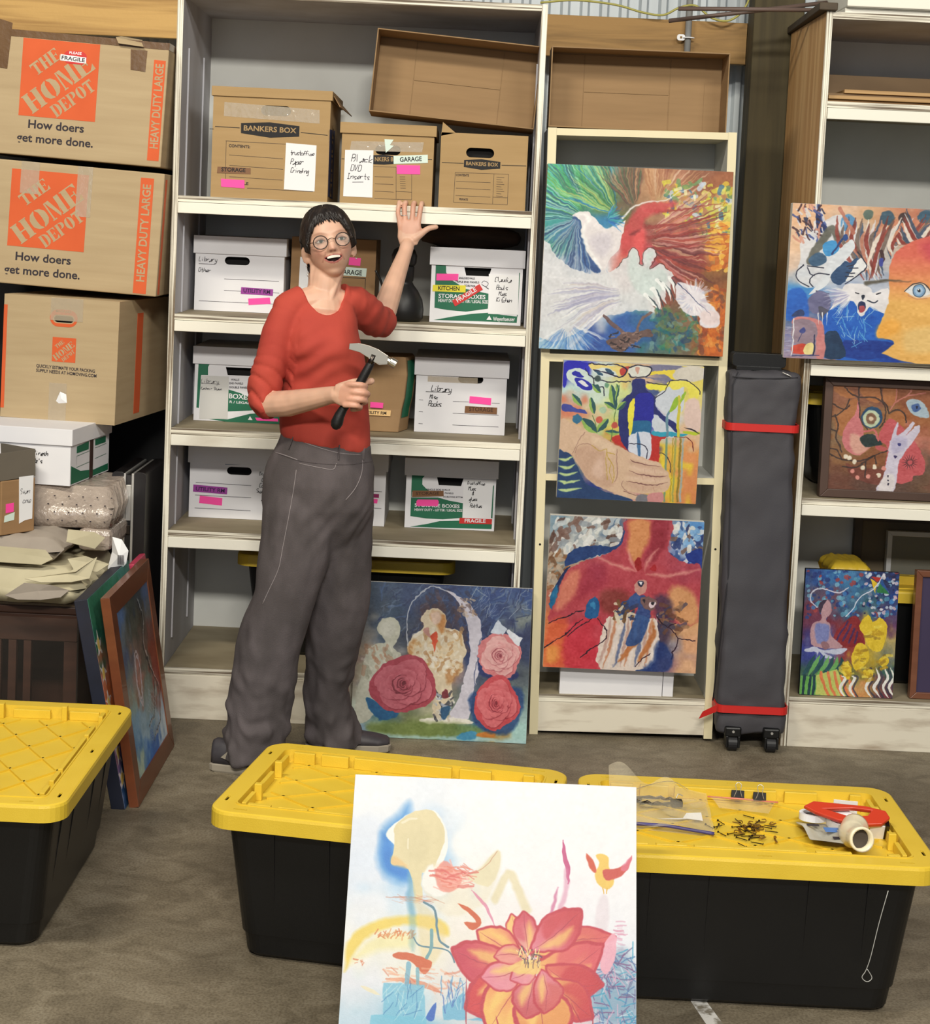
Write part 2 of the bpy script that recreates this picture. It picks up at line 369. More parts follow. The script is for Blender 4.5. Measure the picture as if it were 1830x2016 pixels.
o = MB().box(-1.3, -.02, .55, .57, 0, 2.22).build('shade_sheet', mat('black_shade_sheeting', (12, 12, 15), .8, (7, 7, 9), (6, 6, 6), 3), bevel=.002)  # added sheet: its black stands for the deep shade behind the cartons
tag(o, 'large black sheet added as the deep shade behind the stacked moving cartons', 'sheet')
# ------------------------------------------------------------------ narrow bookcase, leaning a little to one side
bc = thing('bookcase', 'narrow cream bookcase with three paintings hung on its front', 'bookcase', (1.279, 0, 0), (0, -.0185, 0))
M_bc = mat('cream_laminate', (232, 222, 186), .5, (222, 210, 172), (5, 5, 2), 4); M_bci = mat('grey_laminate', (218, 218, 212), .6, (208, 208, 202), (3, 3, 3), 3)
bw, bh, bd = .626, 2.062, .30
for s in (0, bw-.028):
    MB().box(s, s+.028, .004, bd, 0, bh).build('side_panel', M_bci, bc); MB().box(s-.0004, s+.0284, 0, .004, 0, bh+.0004).build('front_edge', M_bc, bc)
MB().box(.028, bw-.028, 0, bd, bh-.024, bh-.001).build('top_panel', M_bc, bc)
MB().box(.028, bw-.028, bd-.006, bd, .02, bh-.024).build('back_panel', M_bci, bc)
for z, th in ((1.310, .026), (.902, .022), (.140, .024)):
    s = MB().box(.0285, bw-.0285, .006, bd-.007, z-th, z).build('shelf', M_bci if z > .2 else M_shelf, bc); MB().box(.0285, bw-.0285, .002, .006, z-th, z).build('front_edge', M_bc if z > .2 else M_edge_h, s)
MB().box(.0285, bw-.0285, .004, .02, .012, .115).build('kick_board', M_kickw, bc)
for x in (.0281, bw-.0285): # shelf pin holes in the sides' edges
    for z in (.66, 1.62):
        MB().tube([(x-.012 if x < .1 else x+.014, -.0007, z), (x-.012 if x < .1 else x+.014, .003, z)], .004, 8).build('screw_hole', M_dark, bc)
# ------------------------------------------------------------------ file boxes
def slot(cx, cz, w, h, n=5): return rrect(cx-w/2, cx+w/2, cz-h/2, cz+h/2, min(w, h)*.5 if h < .6*w else h/3, n)
def trap(cx, cz, w, h): return [(cx-w*.42, cz-h/2), (cx+w*.42, cz-h/2), (cx+w/2, cz+h/2), (cx-w/2, cz+h/2)]
def carton(t, w, h, d, m_, hole=None, wall=.004, open_top=False):
    """hollow box, origin at the front-left-bottom corner, front facing -Y"""
    mb = MB(); F = lambda u, v, q: (u, q, v)
    mb.plate([(0, 0), (w, 0), (w, h), (0, h)], [hole] if hole else [], 0, wall, F)
    mb.box(0, wall, wall, d, 0, h).box(w-wall, w, wall, d, 0, h).box(wall, w-wall, d-wall, d, 0, h).box(wall, w-wall, wall, d-wall, 0, wall)
    if not open_top: mb.box(wall, w-wall, wall, d-wall, h-wall, h)
    o = mb.build('body', m_, t)
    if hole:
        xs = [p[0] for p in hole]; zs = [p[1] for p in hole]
        MB().box(min(xs)-.01, max(xs)+.01, .03, .034, min(zs)-.02, max(zs)+.02).build('inside_plate', M_dark, t)  # dark plate stands for the shade inside the handle hole
    return o
def lid(t, w, h, d, m_, lh=.062, o=.007, bow=0):
    z0, z1 = h-lh+.006, h+.006; mb = MB()
    mb.box(-o, w+o, -o, -o+.004, z0, z1).box(-o, w+o, d+o-.004, d+o, z0, z1).box(-o, -o+.004, -o+.004, d+o-.004, z0, z1).box(w+o-.004, w+o, -o+.004, d+o-.004, z0, z1).box(-o+.004, w+o-.004, -o+.004, d+o-.004, z1-.004, z1)
    return mb.build('lid', m_, t, bevel=.0012)
FR = lambda y=0.0: (lambda u, v, q: (u, y-q-.0003, v))
def side(w): return lambda u, v, q: (w+q+.0003, u, v)
GRP1 = 'file boxes on the wide rack'
# --- brown medium box, top shelf
b = thing('cardboard_box', 'largest lidded brown storage box on the top shelf, with handwritten white label', 'box', (.122, .035, 1.783), group=GRP1)
W_, H_ = .392, .358
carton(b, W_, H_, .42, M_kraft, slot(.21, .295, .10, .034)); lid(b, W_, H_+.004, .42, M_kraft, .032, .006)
MB().add([(W_+.007, .02, H_-.005), (W_+.007, .40, H_-.01), (W_+.04, .40, H_-.045), (W_+.028, .03, H_-.04), (W_+.009, .02, H_-.003), (W_+.009, .40, H_-.008), (W_+.042, .40, H_-.043), (W_+.03, .03, H_-.038)],
         [(0, 1, 2, 3), (7, 6, 5, 4), (0, 4, 5, 1), (1, 5, 6, 2), (2, 6, 7, 3), (3, 7, 4, 0)]).build('lid_flap', M_kraftd, b)
f = Face([(365, 750), (1365, 775), (1315, 1735), (305, 1690)], W_, H_, FR(), b)
M_tape = mat('clear_tape', (214, 200, 176), .12, alpha=.35, spec=.9, bump=.6, bscale=45)
f.poly([(450, 860), (1262, 915), (1260, 1035), (442, 982)], M_tape, 'clear_tape', t=.0004)
f.poly([(585, 1040), (830, 1030), (1085, 1060), (1080, 1152), (830, 1165), (582, 1128)], M_black, 'logo_plate', smooth=0)
f.words([('BANKERS BOX', (606, 1104), (1056, 1122), 44)], M_kraft, 'logo_lettering', t=.0012)
f.lines([[(318, 1095), (352, 1096)], [(365, 1073), (572, 1083)], [(1095, 1115), (1328, 1137)]], .0022, M_black)
f.lines([[(450, 1198), (962, 1220)], [(455, 1198), (438, 1530)], [(475, 1320), (938, 1350)], [(475, 1412), (935, 1443)], [(470, 1512), (930, 1540)], [(620, 1612), (1190, 1642)]], .0012, M_ink)
f.words([('CONTENTS:', (475, 1250), (655, 1260), 24), ('FILE', (560, 1580), (632, 1584), 22)], M_ink, 'printed_words')
f.poly([(375, 1424), (656, 1434), (654, 1488), (368, 1480)], M_browntape, 'tape_label', t=.0012)
f.words([('STORAGE', (405, 1464), (612, 1470), 34)], M_black, t=.0018)
f.poly([(400, 1530), (600, 1542), (598, 1615), (400, 1600)], M_pink, 'pink_tape', t=.0014)
f.poly([(966, 1208), (1230, 1228), (1205, 1640), (938, 1622)], M_paper, 'paper_label', t=.0010)
mbk = MB(); 
def pen(f, items, w=.0018, t=.0017, m_=None, sp=.62):
    mb = MB()
    for tx, (x, y), hh in items:
        A = f.H(x, y); B = f.H(x, y-hh); hand(mb, tx, A[0], A[1], abs(B[1]-A[1]), w, lambda u, v, tt: f.f(u, v, t), sp=sp)
    return mb.build('handwriting', m_ or M_ink, f.parent)
pen(f, [('trustoffice', (1000, 1312), 40), ('Paper', (1000, 1395), 48), ('Grinding', (1000, 1470), 42)], sp=.48)
f2 = Face([(1365, 790), (1470, 960), (1400, 1740), (1315, 1735)], .42, H_, side(W_), b)
f2.poly([(1342, 1170), (1395, 1200), (1360, 1715), (1322, 1700)], mat('navy_print', (44, 52, 92), .7), 'side_stripe', t=.0005)
mb = MB(); text(mb, 'MEDIUM', .135, .02, .05, lambda u, v, q: side(W_)(u, v, .0012), .24, ang=PI/2); mb.build('side_lettering', M_kraft, b)
# --- second brown box
b = thing('cardboard_box', 'lidded brown storage box with a mint GARAGE label on the top shelf', 'box', (.556, .03, 1.783), group=GRP1)
W_, H_ = .308, .262
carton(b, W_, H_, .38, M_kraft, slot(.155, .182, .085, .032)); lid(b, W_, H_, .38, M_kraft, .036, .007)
f = Face([(68, 1040), (845, 1140), (782, 1672), (22, 1612)], W_, H_*.86, FR(), b)
f.poly([(150, 1100), (760, 1160), (740, 1240), (130, 1180)], M_tape, 'clear_tape', t=.0004)
f.poly([(330, 1235), (420, 1235), (520, 1258), (520, 1318), (420, 1318), (330, 1308)], M_black, 'logo_plate')
f.words([('NKERS B', (345, 1285), (500, 1296), 34)], M_kraft, 'logo_lettering', t=.0012)
f.lines([[(55, 1245), (80, 1248)], [(770, 1298), (815, 1304)]], .002, M_black)
f.lines([[(330, 1330), (520, 1345)], [(520, 1345), (505, 1600)], [(335, 1412), (490, 1425)], [(335, 1470), (490, 1485)], [(330, 1530), (488, 1545)], [(325, 1590), (630, 1612)], [(645, 1400), (630, 1612)], [(505, 1540), (635, 1552)]]+[[(545, y), (590, y+3)] for y in range(1425, 1530, 18)], .001, M_ink)
f.poly([(90, 1172), (338, 1195), (308, 1582), (56, 1560)], M_paper, 'paper_label', t=.0010)
pen(f, [('Black', (140, 1275), 62), ('DVD', (130, 1352), 52), ('Inserts', (98, 1415), 46)], sp=.6); 
f.lines([[(142, 1448), (238, 1452)]], .0016, M_ink, 'handwriting', t=.0016)
f.poly([(505, 1252), (784, 1262), (780, 1328), (502, 1318)], M_mint, 'tape_label', t=.0013)
f.words([('GARAGE', (555, 1304), (733, 1308), 36)], M_black, t=.0019)
f.poly([(526, 1328), (716, 1344), (712, 1415), (524, 1400)], M_pink, 'pink_tape', t=.0014)
f.poly([(437, 1108), (515, 1118), (480, 1160), (512, 1170), (442, 1222)], M_mint, 'torn_tape', t=.0014)
# --- third brown box, no lid, raised corner flap
b = thing('cardboard_box', 'lidless brown storage box with clear handle hole beside the rack upright', 'box', (.886, .045, 1.783), group=GRP1)
W_, H_ = .292, .250
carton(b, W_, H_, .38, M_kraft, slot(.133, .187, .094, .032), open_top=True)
MB().box(.004, W_-.004, .006, .376, H_-.012, H_-.008).build('inside_plate', M_kraftd, b)
MB().add([(0, .0, H_-.012), (.048, .0, H_), (.004, 0, H_+.034), (0, .004, H_-.012), (.048, .004, H_), (.004, .004, H_+.034)], [(0, 1, 2), (5, 4, 3), (0, 3, 4, 1), (1, 4, 5, 2), (2, 5, 3, 0)]).build('corner_flap', M_kraft, b)
f = Face([(850, 1075), (1600, 1105), (1572, 1718), (840, 1690)], W_, H_, FR(), b)
f.poly([(1052, 1305), (1200, 1298), (1362, 1320), (1360, 1375), (1200, 1385), (1050, 1362)], M_black, 'logo_plate')
f.words([('BANKERS BOX', (1068, 1347), (1342, 1358), 30)], M_kraft, 'logo_lettering', t=.0012)
f.lines([[(862, 1326), (1048, 1333)], [(1372, 1347), (1582, 1352)]], .002, M_black)
f.lines([[(978, 1408), (1432, 1420)], [(978, 1408), (970, 1650)], [(1432, 1420), (1424, 1668)], [(970, 1650), (1424, 1668)], [(1308, 1417), (1300, 1662)], [(985, 1480), (1280, 1490)], [(985, 1535), (1280, 1548)], [(985, 1595), (1280, 1607)], [(1302, 1606), (1426, 1612)]]+[[(1330, y), (1372+(y % 3)*12, y+3)] for y in range(1445, 1600, 19)], .001, M_ink)
f.words([('CONTENTS', (985, 1436), (1095, 1440), 18), ('PRIVATE', (1018, 1632), (1090, 1636), 16)], M_ink, 'printed_words')
# --- open shallow cartons
def tray(name, label, w, h, d, loc, rot, m_in, flaps, group):
    """shallow open carton standing on its long side, open face to -Y; origin front bottom-left"""
    t = thing(name, label, 'box', loc, rot, group); g = .004
    MB().box(0, w, d-g, d, 0, h).box(0, w, 0, d-g, 0, g).box(0, w, 0, d-g, h-g, h).box(0, g, 0, d-g, g, h-g).box(w-g, w, 0, d-g, g, h-g).build('body', m_in, t, bevel=.001)
    for x0, x1, z0, z1 in flaps: MB().box(x0, x1, d-g-.0025, d-g-.0003, z0, z1).build('inner_flap', m_in, t)
    return t
M_tray = mat('brown_tray_card', (156, 126, 90), .85, (142, 114, 80), (3, 3, 40), 4)
tray('open_carton', 'empty shallow brown carton tilted open on top of two file boxes', .556, .278, .15, (.640, .052, 2.093), (-.05, .066, 0), M_tray,
     [(.005, .13, .005, .27), (.133, .43, .005, .135), (.133, .43, .138, .27), (.433, .570, .005, .27)], 'empty shallow cartons on their sides')
tray('open_carton', 'empty shallow dark brown carton standing level on top of the bookcase', .592, .265, .15, (1.242, .02, 2.0665), (0, -.004, 0), M_tray,
     [(.005, .118, .005, .255), (.121, .41, .005, .128), (.121, .41, .131, .255), (.414, .53, .005, .255)], 'empty shallow cartons on their sides')
# --- white boxes
def whitebox(label, x, y, z, w, h, d=None, hole='slot', hx=None, lh=.062, m_=None, hz=None):
    b = thing('file_box', label, 'box', (x, y, z+.001), group=GRP1); hx = hx or w*.47; d = d or .578-y; hz = hz or h-lh-.022
    hl = slot(hx, hz, .088, .028, 3) if hole == 'slot' else trap(hx, hz, .094, .028)
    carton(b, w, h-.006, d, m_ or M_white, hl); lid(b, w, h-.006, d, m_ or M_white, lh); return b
# Library Other
W_, H_ = .312, .262
b = whitebox('plain white lidded file box with purple and pink tape, upper left shelf', .040, .265, 1.3875, W_, H_)
f = Face([(180, 330), (1020, 370), (985, 925), (190, 885)], W_, H_-.056, FR(), b)
pen(f, [('Library', (215, 425), 42), ('Other', (215, 530), 40)], .0016)
f.lines([[(215, 452), (370, 462)]], .0014, M_ink, 'handwriting', t=.0012)
f.lines([[(455, 600), (960, 625)], [(455, 708), (960, 735)], [(230, 803), (930, 838)]], .0014, M_ink)
f.poly([(612, 678), (905, 700), (900, 760), (608, 740)], M_purp, 'tape_label', t=.0012)
f.words([('UTILITY RM', (632, 726), (876, 742), 36)], mat('purple_ink', (50, 14, 70), .6), t=.0018)
f.poly([(676, 785), (872, 776), (880, 834), (680, 843)], M_pink, 'pink_tape', t=.0013)
# Library green (left, second shelf down)
def green_print(f, A):
    """green storage-box artwork; A maps sheet coordinates 0..1 (x right, y down) to the face"""
    P = lambda *a: [A(*p) for p in a]
    f.poly(P((.045, .0), (.185, .0), (.165, .07), (.175, .14), (.20, .20), (.045, .20)), M_green, 'green_print')
    f.poly(P((.045, .20), (.20, .20), (.20, .30), (.245, .44), (.33, .47), (.45, .51), (.64, .57), (.97, .58), (.97, .80), (.80, .85), (.55, .84), (.30, .80), (.045, .745)), M_green, 'green_print')
    f.poly(P((.035, .955), (.20, .925), (.38, .875), (.60, .855), (.80, .84), (.96, .90), (.96, .99), (.5, .975)), M_green, 'green_print')
W_, H_ = .312, .262
b = whitebox('white and green file box behind her bent arm, with masked paper label', .055, .235, 1.0014, W_, H_, hole='trap', hx=.155)
f = Face([(195, 1290), (1000, 1345), (975, 1880), (185, 1855)], W_, H_-.056, FR(), b)
f.poly([(228, 1308), (335, 1312), (318, 1345), (318, 1422), (255, 1420), (235, 1740), (212, 1735)], M_green, 'green_print')
f.poly([(498, 1560), (620, 1600), (700, 1640), (780, 1650), (970, 1640), (975, 1720), (700, 1760), (500, 1770)], M_green, 'green_print')
f.poly([(300, 1840), (500, 1845), (700, 1790), (860, 1780), (975, 1800), (972, 1880), (500, 1868)], M_green, 'green_print')
f.words([('BOXES', (512, 1645), (700, 1660), 44), ('R / LEGAL', (518, 1690), (700, 1702), 22)], M_white, 'printed_words', t=.0012)
f.words([('WALLS', (530, 1478), (605, 1480), 18), ('END PANELS', (515, 1512), (640, 1516), 18), ('DOUBLE PANEL', (515, 1550), (680, 1556), 18)], M_ink, 'printed_words')
f.poly([(252, 1425), (512, 1440), (500, 1840), (240, 1845)], mat('pale_paper', (206, 206, 204), .7), 'paper_label', t=.0010)
pen(f, [('Library', (255, 1495), 40), ('Kashmir Shawn', (252, 1560), 26)], .0013); f.lines([[(255, 1502), (430, 1512)]], .0012, M_ink, 'handwriting', t=.0016)
f.poly([(745, 1825), (940, 1832), (945, 1858), (760, 1852)], M_pink, 'pink_tape', t=.0014)
f.poly([(700, 1812), (722, 1848), (682, 1846)], M_white, 'tree_emblem', t=.0012)
# Library Misc Books
W_, H_ = .316, .262
b = whitebox('plain white lidded file box with brown STORAGE tape, right of the paper bag', .833, .195, 1.0014, W_, H_, hx=.19, hz=.192)
f = Face([(575, 1395), (1330, 1415), (1315, 1912), (565, 1890)], W_, H_-.056, FR(), b)
f.poly([(670, 1420), (1085, 1430), (1085, 1478), (670, 1468)], M_tape, 'clear_tape', t=.0004)
pen(f, [('Library', (702, 1545), 48), ('Misc', (690, 1610), 34), ('Books', (680, 1672), 44)], .002, m_=M_black, sp=.5); f.lines([[(656, 1552), (855, 1556)]], .0016, M_black, 'handwriting', t=.0012)
f.lines([[(883, 1632), (1015, 1634)], [(1205, 1640), (1272, 1641)], [(883, 1731), (1265, 1742)], [(883, 1830), (1265, 1841)], [(602, 1622), (636, 1624)], [(602, 1722), (636, 1724)], [(602, 1822), (636, 1824)]], .0014, M_ink)
f.poly([(1022, 1584), (1202, 1598), (1198, 1656), (1018, 1642)], M_pink, 'pink_tape', t=.0013)
f.poly([(985, 1668), (1252, 1677), (1250, 1734), (981, 1726)], M_browntape, 'tape_label', t=.0012)
f.words([('STORAGE', (1018, 1708), (1218, 1714), 34)], mat('brown_ink', (70, 40, 18), .6), t=.0018)
# Utility box
W_, H_ = .312, .258
b = whitebox('white lidded file box with blue taped handle on the low shelf', .044, .262, .6513, W_, H_, hx=.175, hz=.172)
f = Face([(235, 190), (1010, 225), (950, 858), (218, 810)], W_, H_, FR(), b)
f.poly([(522, 315), (768, 322), (762, 370), (530, 368)], mat('blue_tape', (28, 70, 112), .35, bump=.5, bscale=90), 'blue_tape', t=.001)
f.lines([[(278, 522), (750, 555)], [(272, 630), (745, 660)], [(268, 738), (735, 770)]], .0016, M_ink)
f.poly([(258, 540), (545, 570), (540, 628), (255, 600)], M_purp, 'tape_label', t=.0012)
f.words([('UTILITY RM', (278, 590), (520, 612), 32)], MATS['purple_ink'], t=.0018)
f.poly([(312, 635), (500, 660), (495, 722), (305, 697)], M_pink, 'pink_tape', t=.0013)
pen(f, [('Trust', (820, 468), 34), ('Off', (842, 520), 34), ('Cook', (820, 568), 36), ('Swan', (790, 615), 34), ('East', (815, 682), 36)], .0018, m_=M_black, sp=.5)
# box behind the legs
W_, H_ = .312, .258
b = whitebox('white lidded file box mostly hidden behind the jeans on the low shelf', .428, .245, .6513, W_, H_)
f = Face([(0, 0), (312, 0), (312, 258), (0, 258)], W_, H_, FR(), b)
f.lines([[(60, 130), (300, 134)], [(60, 190), (300, 194)]], .0016, M_ink)
f.poly([(200, 142), (290, 143), (290, 156), (200, 155)], mat('dark_pink_tape', (150, 26, 96), .5), 'tape_label', t=.0012); f.poly([(220, 160), (286, 161), (285, 176), (220, 175)], M_pink, 'pink_tape', t=.0013)
# green storage box FRAGILE (low shelf right)
W_, H_ = .318, .250
b = whitebox('white and green storage box with red FRAGILE tape on the low shelf', .812, .25, .6513, W_, H_, hole='trap', hx=.155, hz=.17)
f = Face([(510, 350), (1330, 375), (1320, 935), (505, 905)], W_, H_-.056, FR(), b)
f.poly([(558, 362), (680, 368), (655, 400), (655, 465), (690, 505), (720, 525), (565, 540), (560, 600), (800, 595), (900, 625), (1030, 650), (1030, 800), (850, 818), (700, 812), (556, 790)], M_green, 'green_print')
f.poly([(556, 898), (700, 870), (820, 838), (1000, 830), (1300, 860), (1298, 912), (800, 905)], M_green, 'green_print')
f.poly([(1300, 470), (1310, 455), (1303, 800), (1290, 800)], M_green, 'green_print')
f.words([('STORAGE BOXES', (592, 692), (1000, 700), 34), ('HEAVY DUTY - LETTER / LEGAL SIZE', (592, 734), (1025, 738), 24)], M_white, 'printed_words', t=.0012)
f.words([('SINGLE SIDE WALLS', (695, 522), (908, 524), 16), ('PANELS', (862, 556), (940, 558), 16), ('DOUBLE PANEL BOTTOM', (850, 593), (1025, 598), 16)], M_ink, 'printed_words')
f.poly([(567, 528), (850, 526), (852, 582), (565, 596)], M_browntape, 'tape_label', t=.0013); f.words([('STORAGE', (600, 572), (810, 564), 30)], MATS['brown_ink'], t=.002)
f.poly([(618, 618), (800, 618), (810, 640), (800, 684), (610, 686), (606, 640)], M_pink, 'pink_tape', t=.0014)
f.poly([(1032, 400), (1300, 405), (1288, 812), (1028, 800)], M_paper, 'paper_label', t=.0010)
pen(f, [('Trust office', (1062, 455), 32), ('Mugs', (1075, 515), 40), ('4', (1108, 572), 40), ('glass', (1085, 620), 34), ('Bottles', (1095, 690), 36)], .002, m_=M_black, sp=.48)
f.poly([(1003, 800), (1300, 810), (1298, 862), (1000, 858)], M_red, 'tape_label', t=.0015); f.words([('FRAGILE', (1050, 846), (1242, 848), 36)], M_white, t=.0021)
# KITCHEN box
W_, H_ = .316, .260
b = whitebox('white and green storage box with yellow KITCHEN tape on the shelf', .870, .188, 1.3875, W_, H_, hole='trap', hx=.16, hz=.18)
f = Face([(728, 470), (1475, 500), (1450, 1012), (702, 970)], W_, H_-.056, FR(), b)
f.poly([(760, 480), (842, 486), (842, 550), (880, 610), (940, 650), (1000, 690), (1190, 732), (1180, 860), (1000, 885), (850, 870), (745, 850)], M_green, 'green_print')
f.poly([(738, 955), (900, 925), (1040, 905), (1180, 895), (1300, 915), (1425, 930), (1420, 985), (1100, 968)], M_green, 'green_print')
f.lines([[(1445, 550), (1425, 930)]], .003, M_green, 'green_line')
f.words([('STORAGE BOXES', (778, 765), (1160, 778), 34), ('HEAVY DUTY - LETTER / LEGAL SIZE', (776, 800), (1180, 815), 26), ('Weyerhaeuser', (1222, 965), (1405, 970), 34)], M_white, 'printed_words', t=.0012)
f.words([('SINGLE SIDE WALLS', (945, 604), (1075, 608), 16), ('TRIPLE END PANELS', (915, 635), (1110, 642), 16), ('DOUBLE PANEL', (990, 668), (1080, 674), 16)], M_ink, 'printed_words')
f.poly([(1192, 920), (1212, 958), (1168, 956)], M_white, 'tree_emblem', t=.0012)
f.poly([(1190, 560), (1440, 575), (1430, 915), (1182, 905)], M_paper, 'paper_label', t=.0009)
pen(f, [('Claudia', (1240, 625), 40), ('Bowls', (1250, 695), 40), ('Mugs', (1270, 745), 34), ('Kitchen', (1250, 800), 38)], .0018, sp=.5)
f.lines([smooth_pts([(1130, 640), (1150, 620), (1185, 640), (1165, 670), (1130, 650), (1190, 690), (1170, 680)], 3)], .0014, M_ink, 'scribble', t=.0012)
f.poly([(765, 560), (942, 562), (938, 618), (762, 618)], M_pink, 'pink_tape', t=.0013)
f.poly([(735, 655), (1000, 660), (998, 720), (730, 710)], M_yel, 'tape_label', t=.0014); f.words([('KITCHEN', (776, 698), (948, 704), 34)], M_black, t=.002)
f.poly([(1112, 648), (1140, 695), (912, 840), (888, 790)], M_red, 'tape_label', t=.0024); f.words([('FRAGILE', (934, 806), (1092, 705), 34)], M_white, t=.003)
# --- brown box behind her head
b = thing('cardboard_box', 'plain brown box behind the woman\'s head with a pale GARAGE label', 'box', (.372, .30, 1.3885), group=GRP1)
W_, H_ = .298, .272
# front spans x 577..745 px
carton(b, W_, H_, .27, M_kraftd)
f = Face([(575, 470), (745, 478), (735, 625), (572, 618)], W_, H_, FR(), b)
f.poly([(592, 510), (610, 511), (606, 600), (588, 598)], M_paper, 'paper_label'); f.poly([(690, 511), (713, 513), (711, 528), (688, 526)], M_pink, 'pink_tape', t=.0014)
f.poly([(660, 528), (724, 533), (722, 549), (660, 545)], M_mint, 'tape_label', t=.0012); f.words([('GARAGE', (668, 543), (714, 546), 9)], M_black, t=.0018)
f.lines([[(650, 549), (721, 552)], [(721, 552), (718, 600)]], .002, M_black)
# --- black bottle shaped lamp base, cord and rolled brown cloth
t = thing('black_lamp', 'matte black pear-shaped lamp with domed cap and cord, beside the green box', 'lamp', (.775, .18, 1.389))
prof = [(.0, 0), (.062, 0), (.072, .01), (.074, .04), (.068, .075), (.052, .105), (.036, .125), (.031, .135), (.034, .14), (.036, .185), (.033, .19)]
M_lamp = mat('matte_black', (20, 20, 22), .45)
def lathe(mb, prof, n=24, M=None):
    rings = [[(r*math.cos(2*PI*k/n), r*math.sin(2*PI*k/n), z) for k in range(n)] for r, z in prof]
    if M: rings = [[tuple(M @ Vector(p)) for p in r] for r in rings]
    return mb.loft(rings)
lathe(MB(), [(.001, 0)]+prof[1:]+[(.001, .19)]).build('lamp_body', M_lamp, t, smooth=True)
lathe(MB(), [(.001, .1902), (.036, .1902), (.042, .20), (.044, .225), (.036, .245), (.02, .255), (.001, .258)]).build('cap', M_lamp, t, smooth=True)
MB().tube(smooth_pts([(-.095, -.04, .17), (-.075, -.03, .13), (-.06, -.01, .07), (-.055, .03, .02), (-.04, .10, .008)], 5), .0045, 6).build('power_cord', M_lamp, t, smooth=True)
mb = MB(); M_cloth = mat('dark_brown_cloth', (84, 62, 46), .8, (44, 34, 28), (4, 4, 30), 5, bump=.5, bscale=25)
for (r, z, w_) in ((.045, 1.69, 1),):
    mb.tube([(.845+.034*i, .34+.01*math.sin(i), z+.004*math.sin(i*2)) for i in range(10)], [.03, .04, .044, .046, .045, .046, .044, .042, .038, .028], 12, rnd=True)
o = mb.build('rolled_cloth', M_cloth, smooth=True); tag(o, 'dark brown rolled cloth lying on top of the green KITCHEN box', 'cloth')
# --- brown paper grocery bag
t = thing('paper_bag', 'brown paper grocery bag with green side print standing on the shelf', 'bag', (.665, .145, 1.0024))
M_bag = mat('paper_bag_brown', (170, 138, 100), .8, (150, 118, 82), (7, 7, 7), 5, bump=.6, bscale=14)
mb = MB(); rings = []
for z, a, b2, c in ((0, 0, .115, .0), (.08, -.004, .122, .002), (.12, .0, .13, 0), (.2, -.004, .136, -.003), (.262, .0, .130, .0)):
    rings.append([(a-.05, c, z), (b2, c, z), (b2+.028, .10, z), (b2+.018, .2, z), (a-.05, .2, z)])
mb.loft(rings, caps=True); o = mb.build('bag_body', M_bag, t, bevel=.003)
mb = MB(); zs = [(.05, .119), (.08, .122), (.12, .130), (.2, .136), (.25, .132)]
P = [(b2+.0045, .008, z) for z, b2 in zs]; Q = [(b2+.0250, .080, z) for z, b2 in zs]
mb.add(P+Q, [(i, i+1, 5+i+1, 5+i) for i in range(4)]); mb.build('green_print', M_green, t)
f = Face([(0, 0), (120, 0), (120, 262), (0, 262)], .12, .262, FR(-.003), t)
f.poly([(15, 160), (60, 161), (59, 180), (15, 179)], M_pink, 'pink_tape', t=.001); f.poly([(-10, 186), (87, 186), (86, 206), (-10, 206)], M_orangel, 'tape_label', t=.0012); f.words([('UTILITY RM', (-6, 201), (72, 201), 10)], M_black, t=.002)
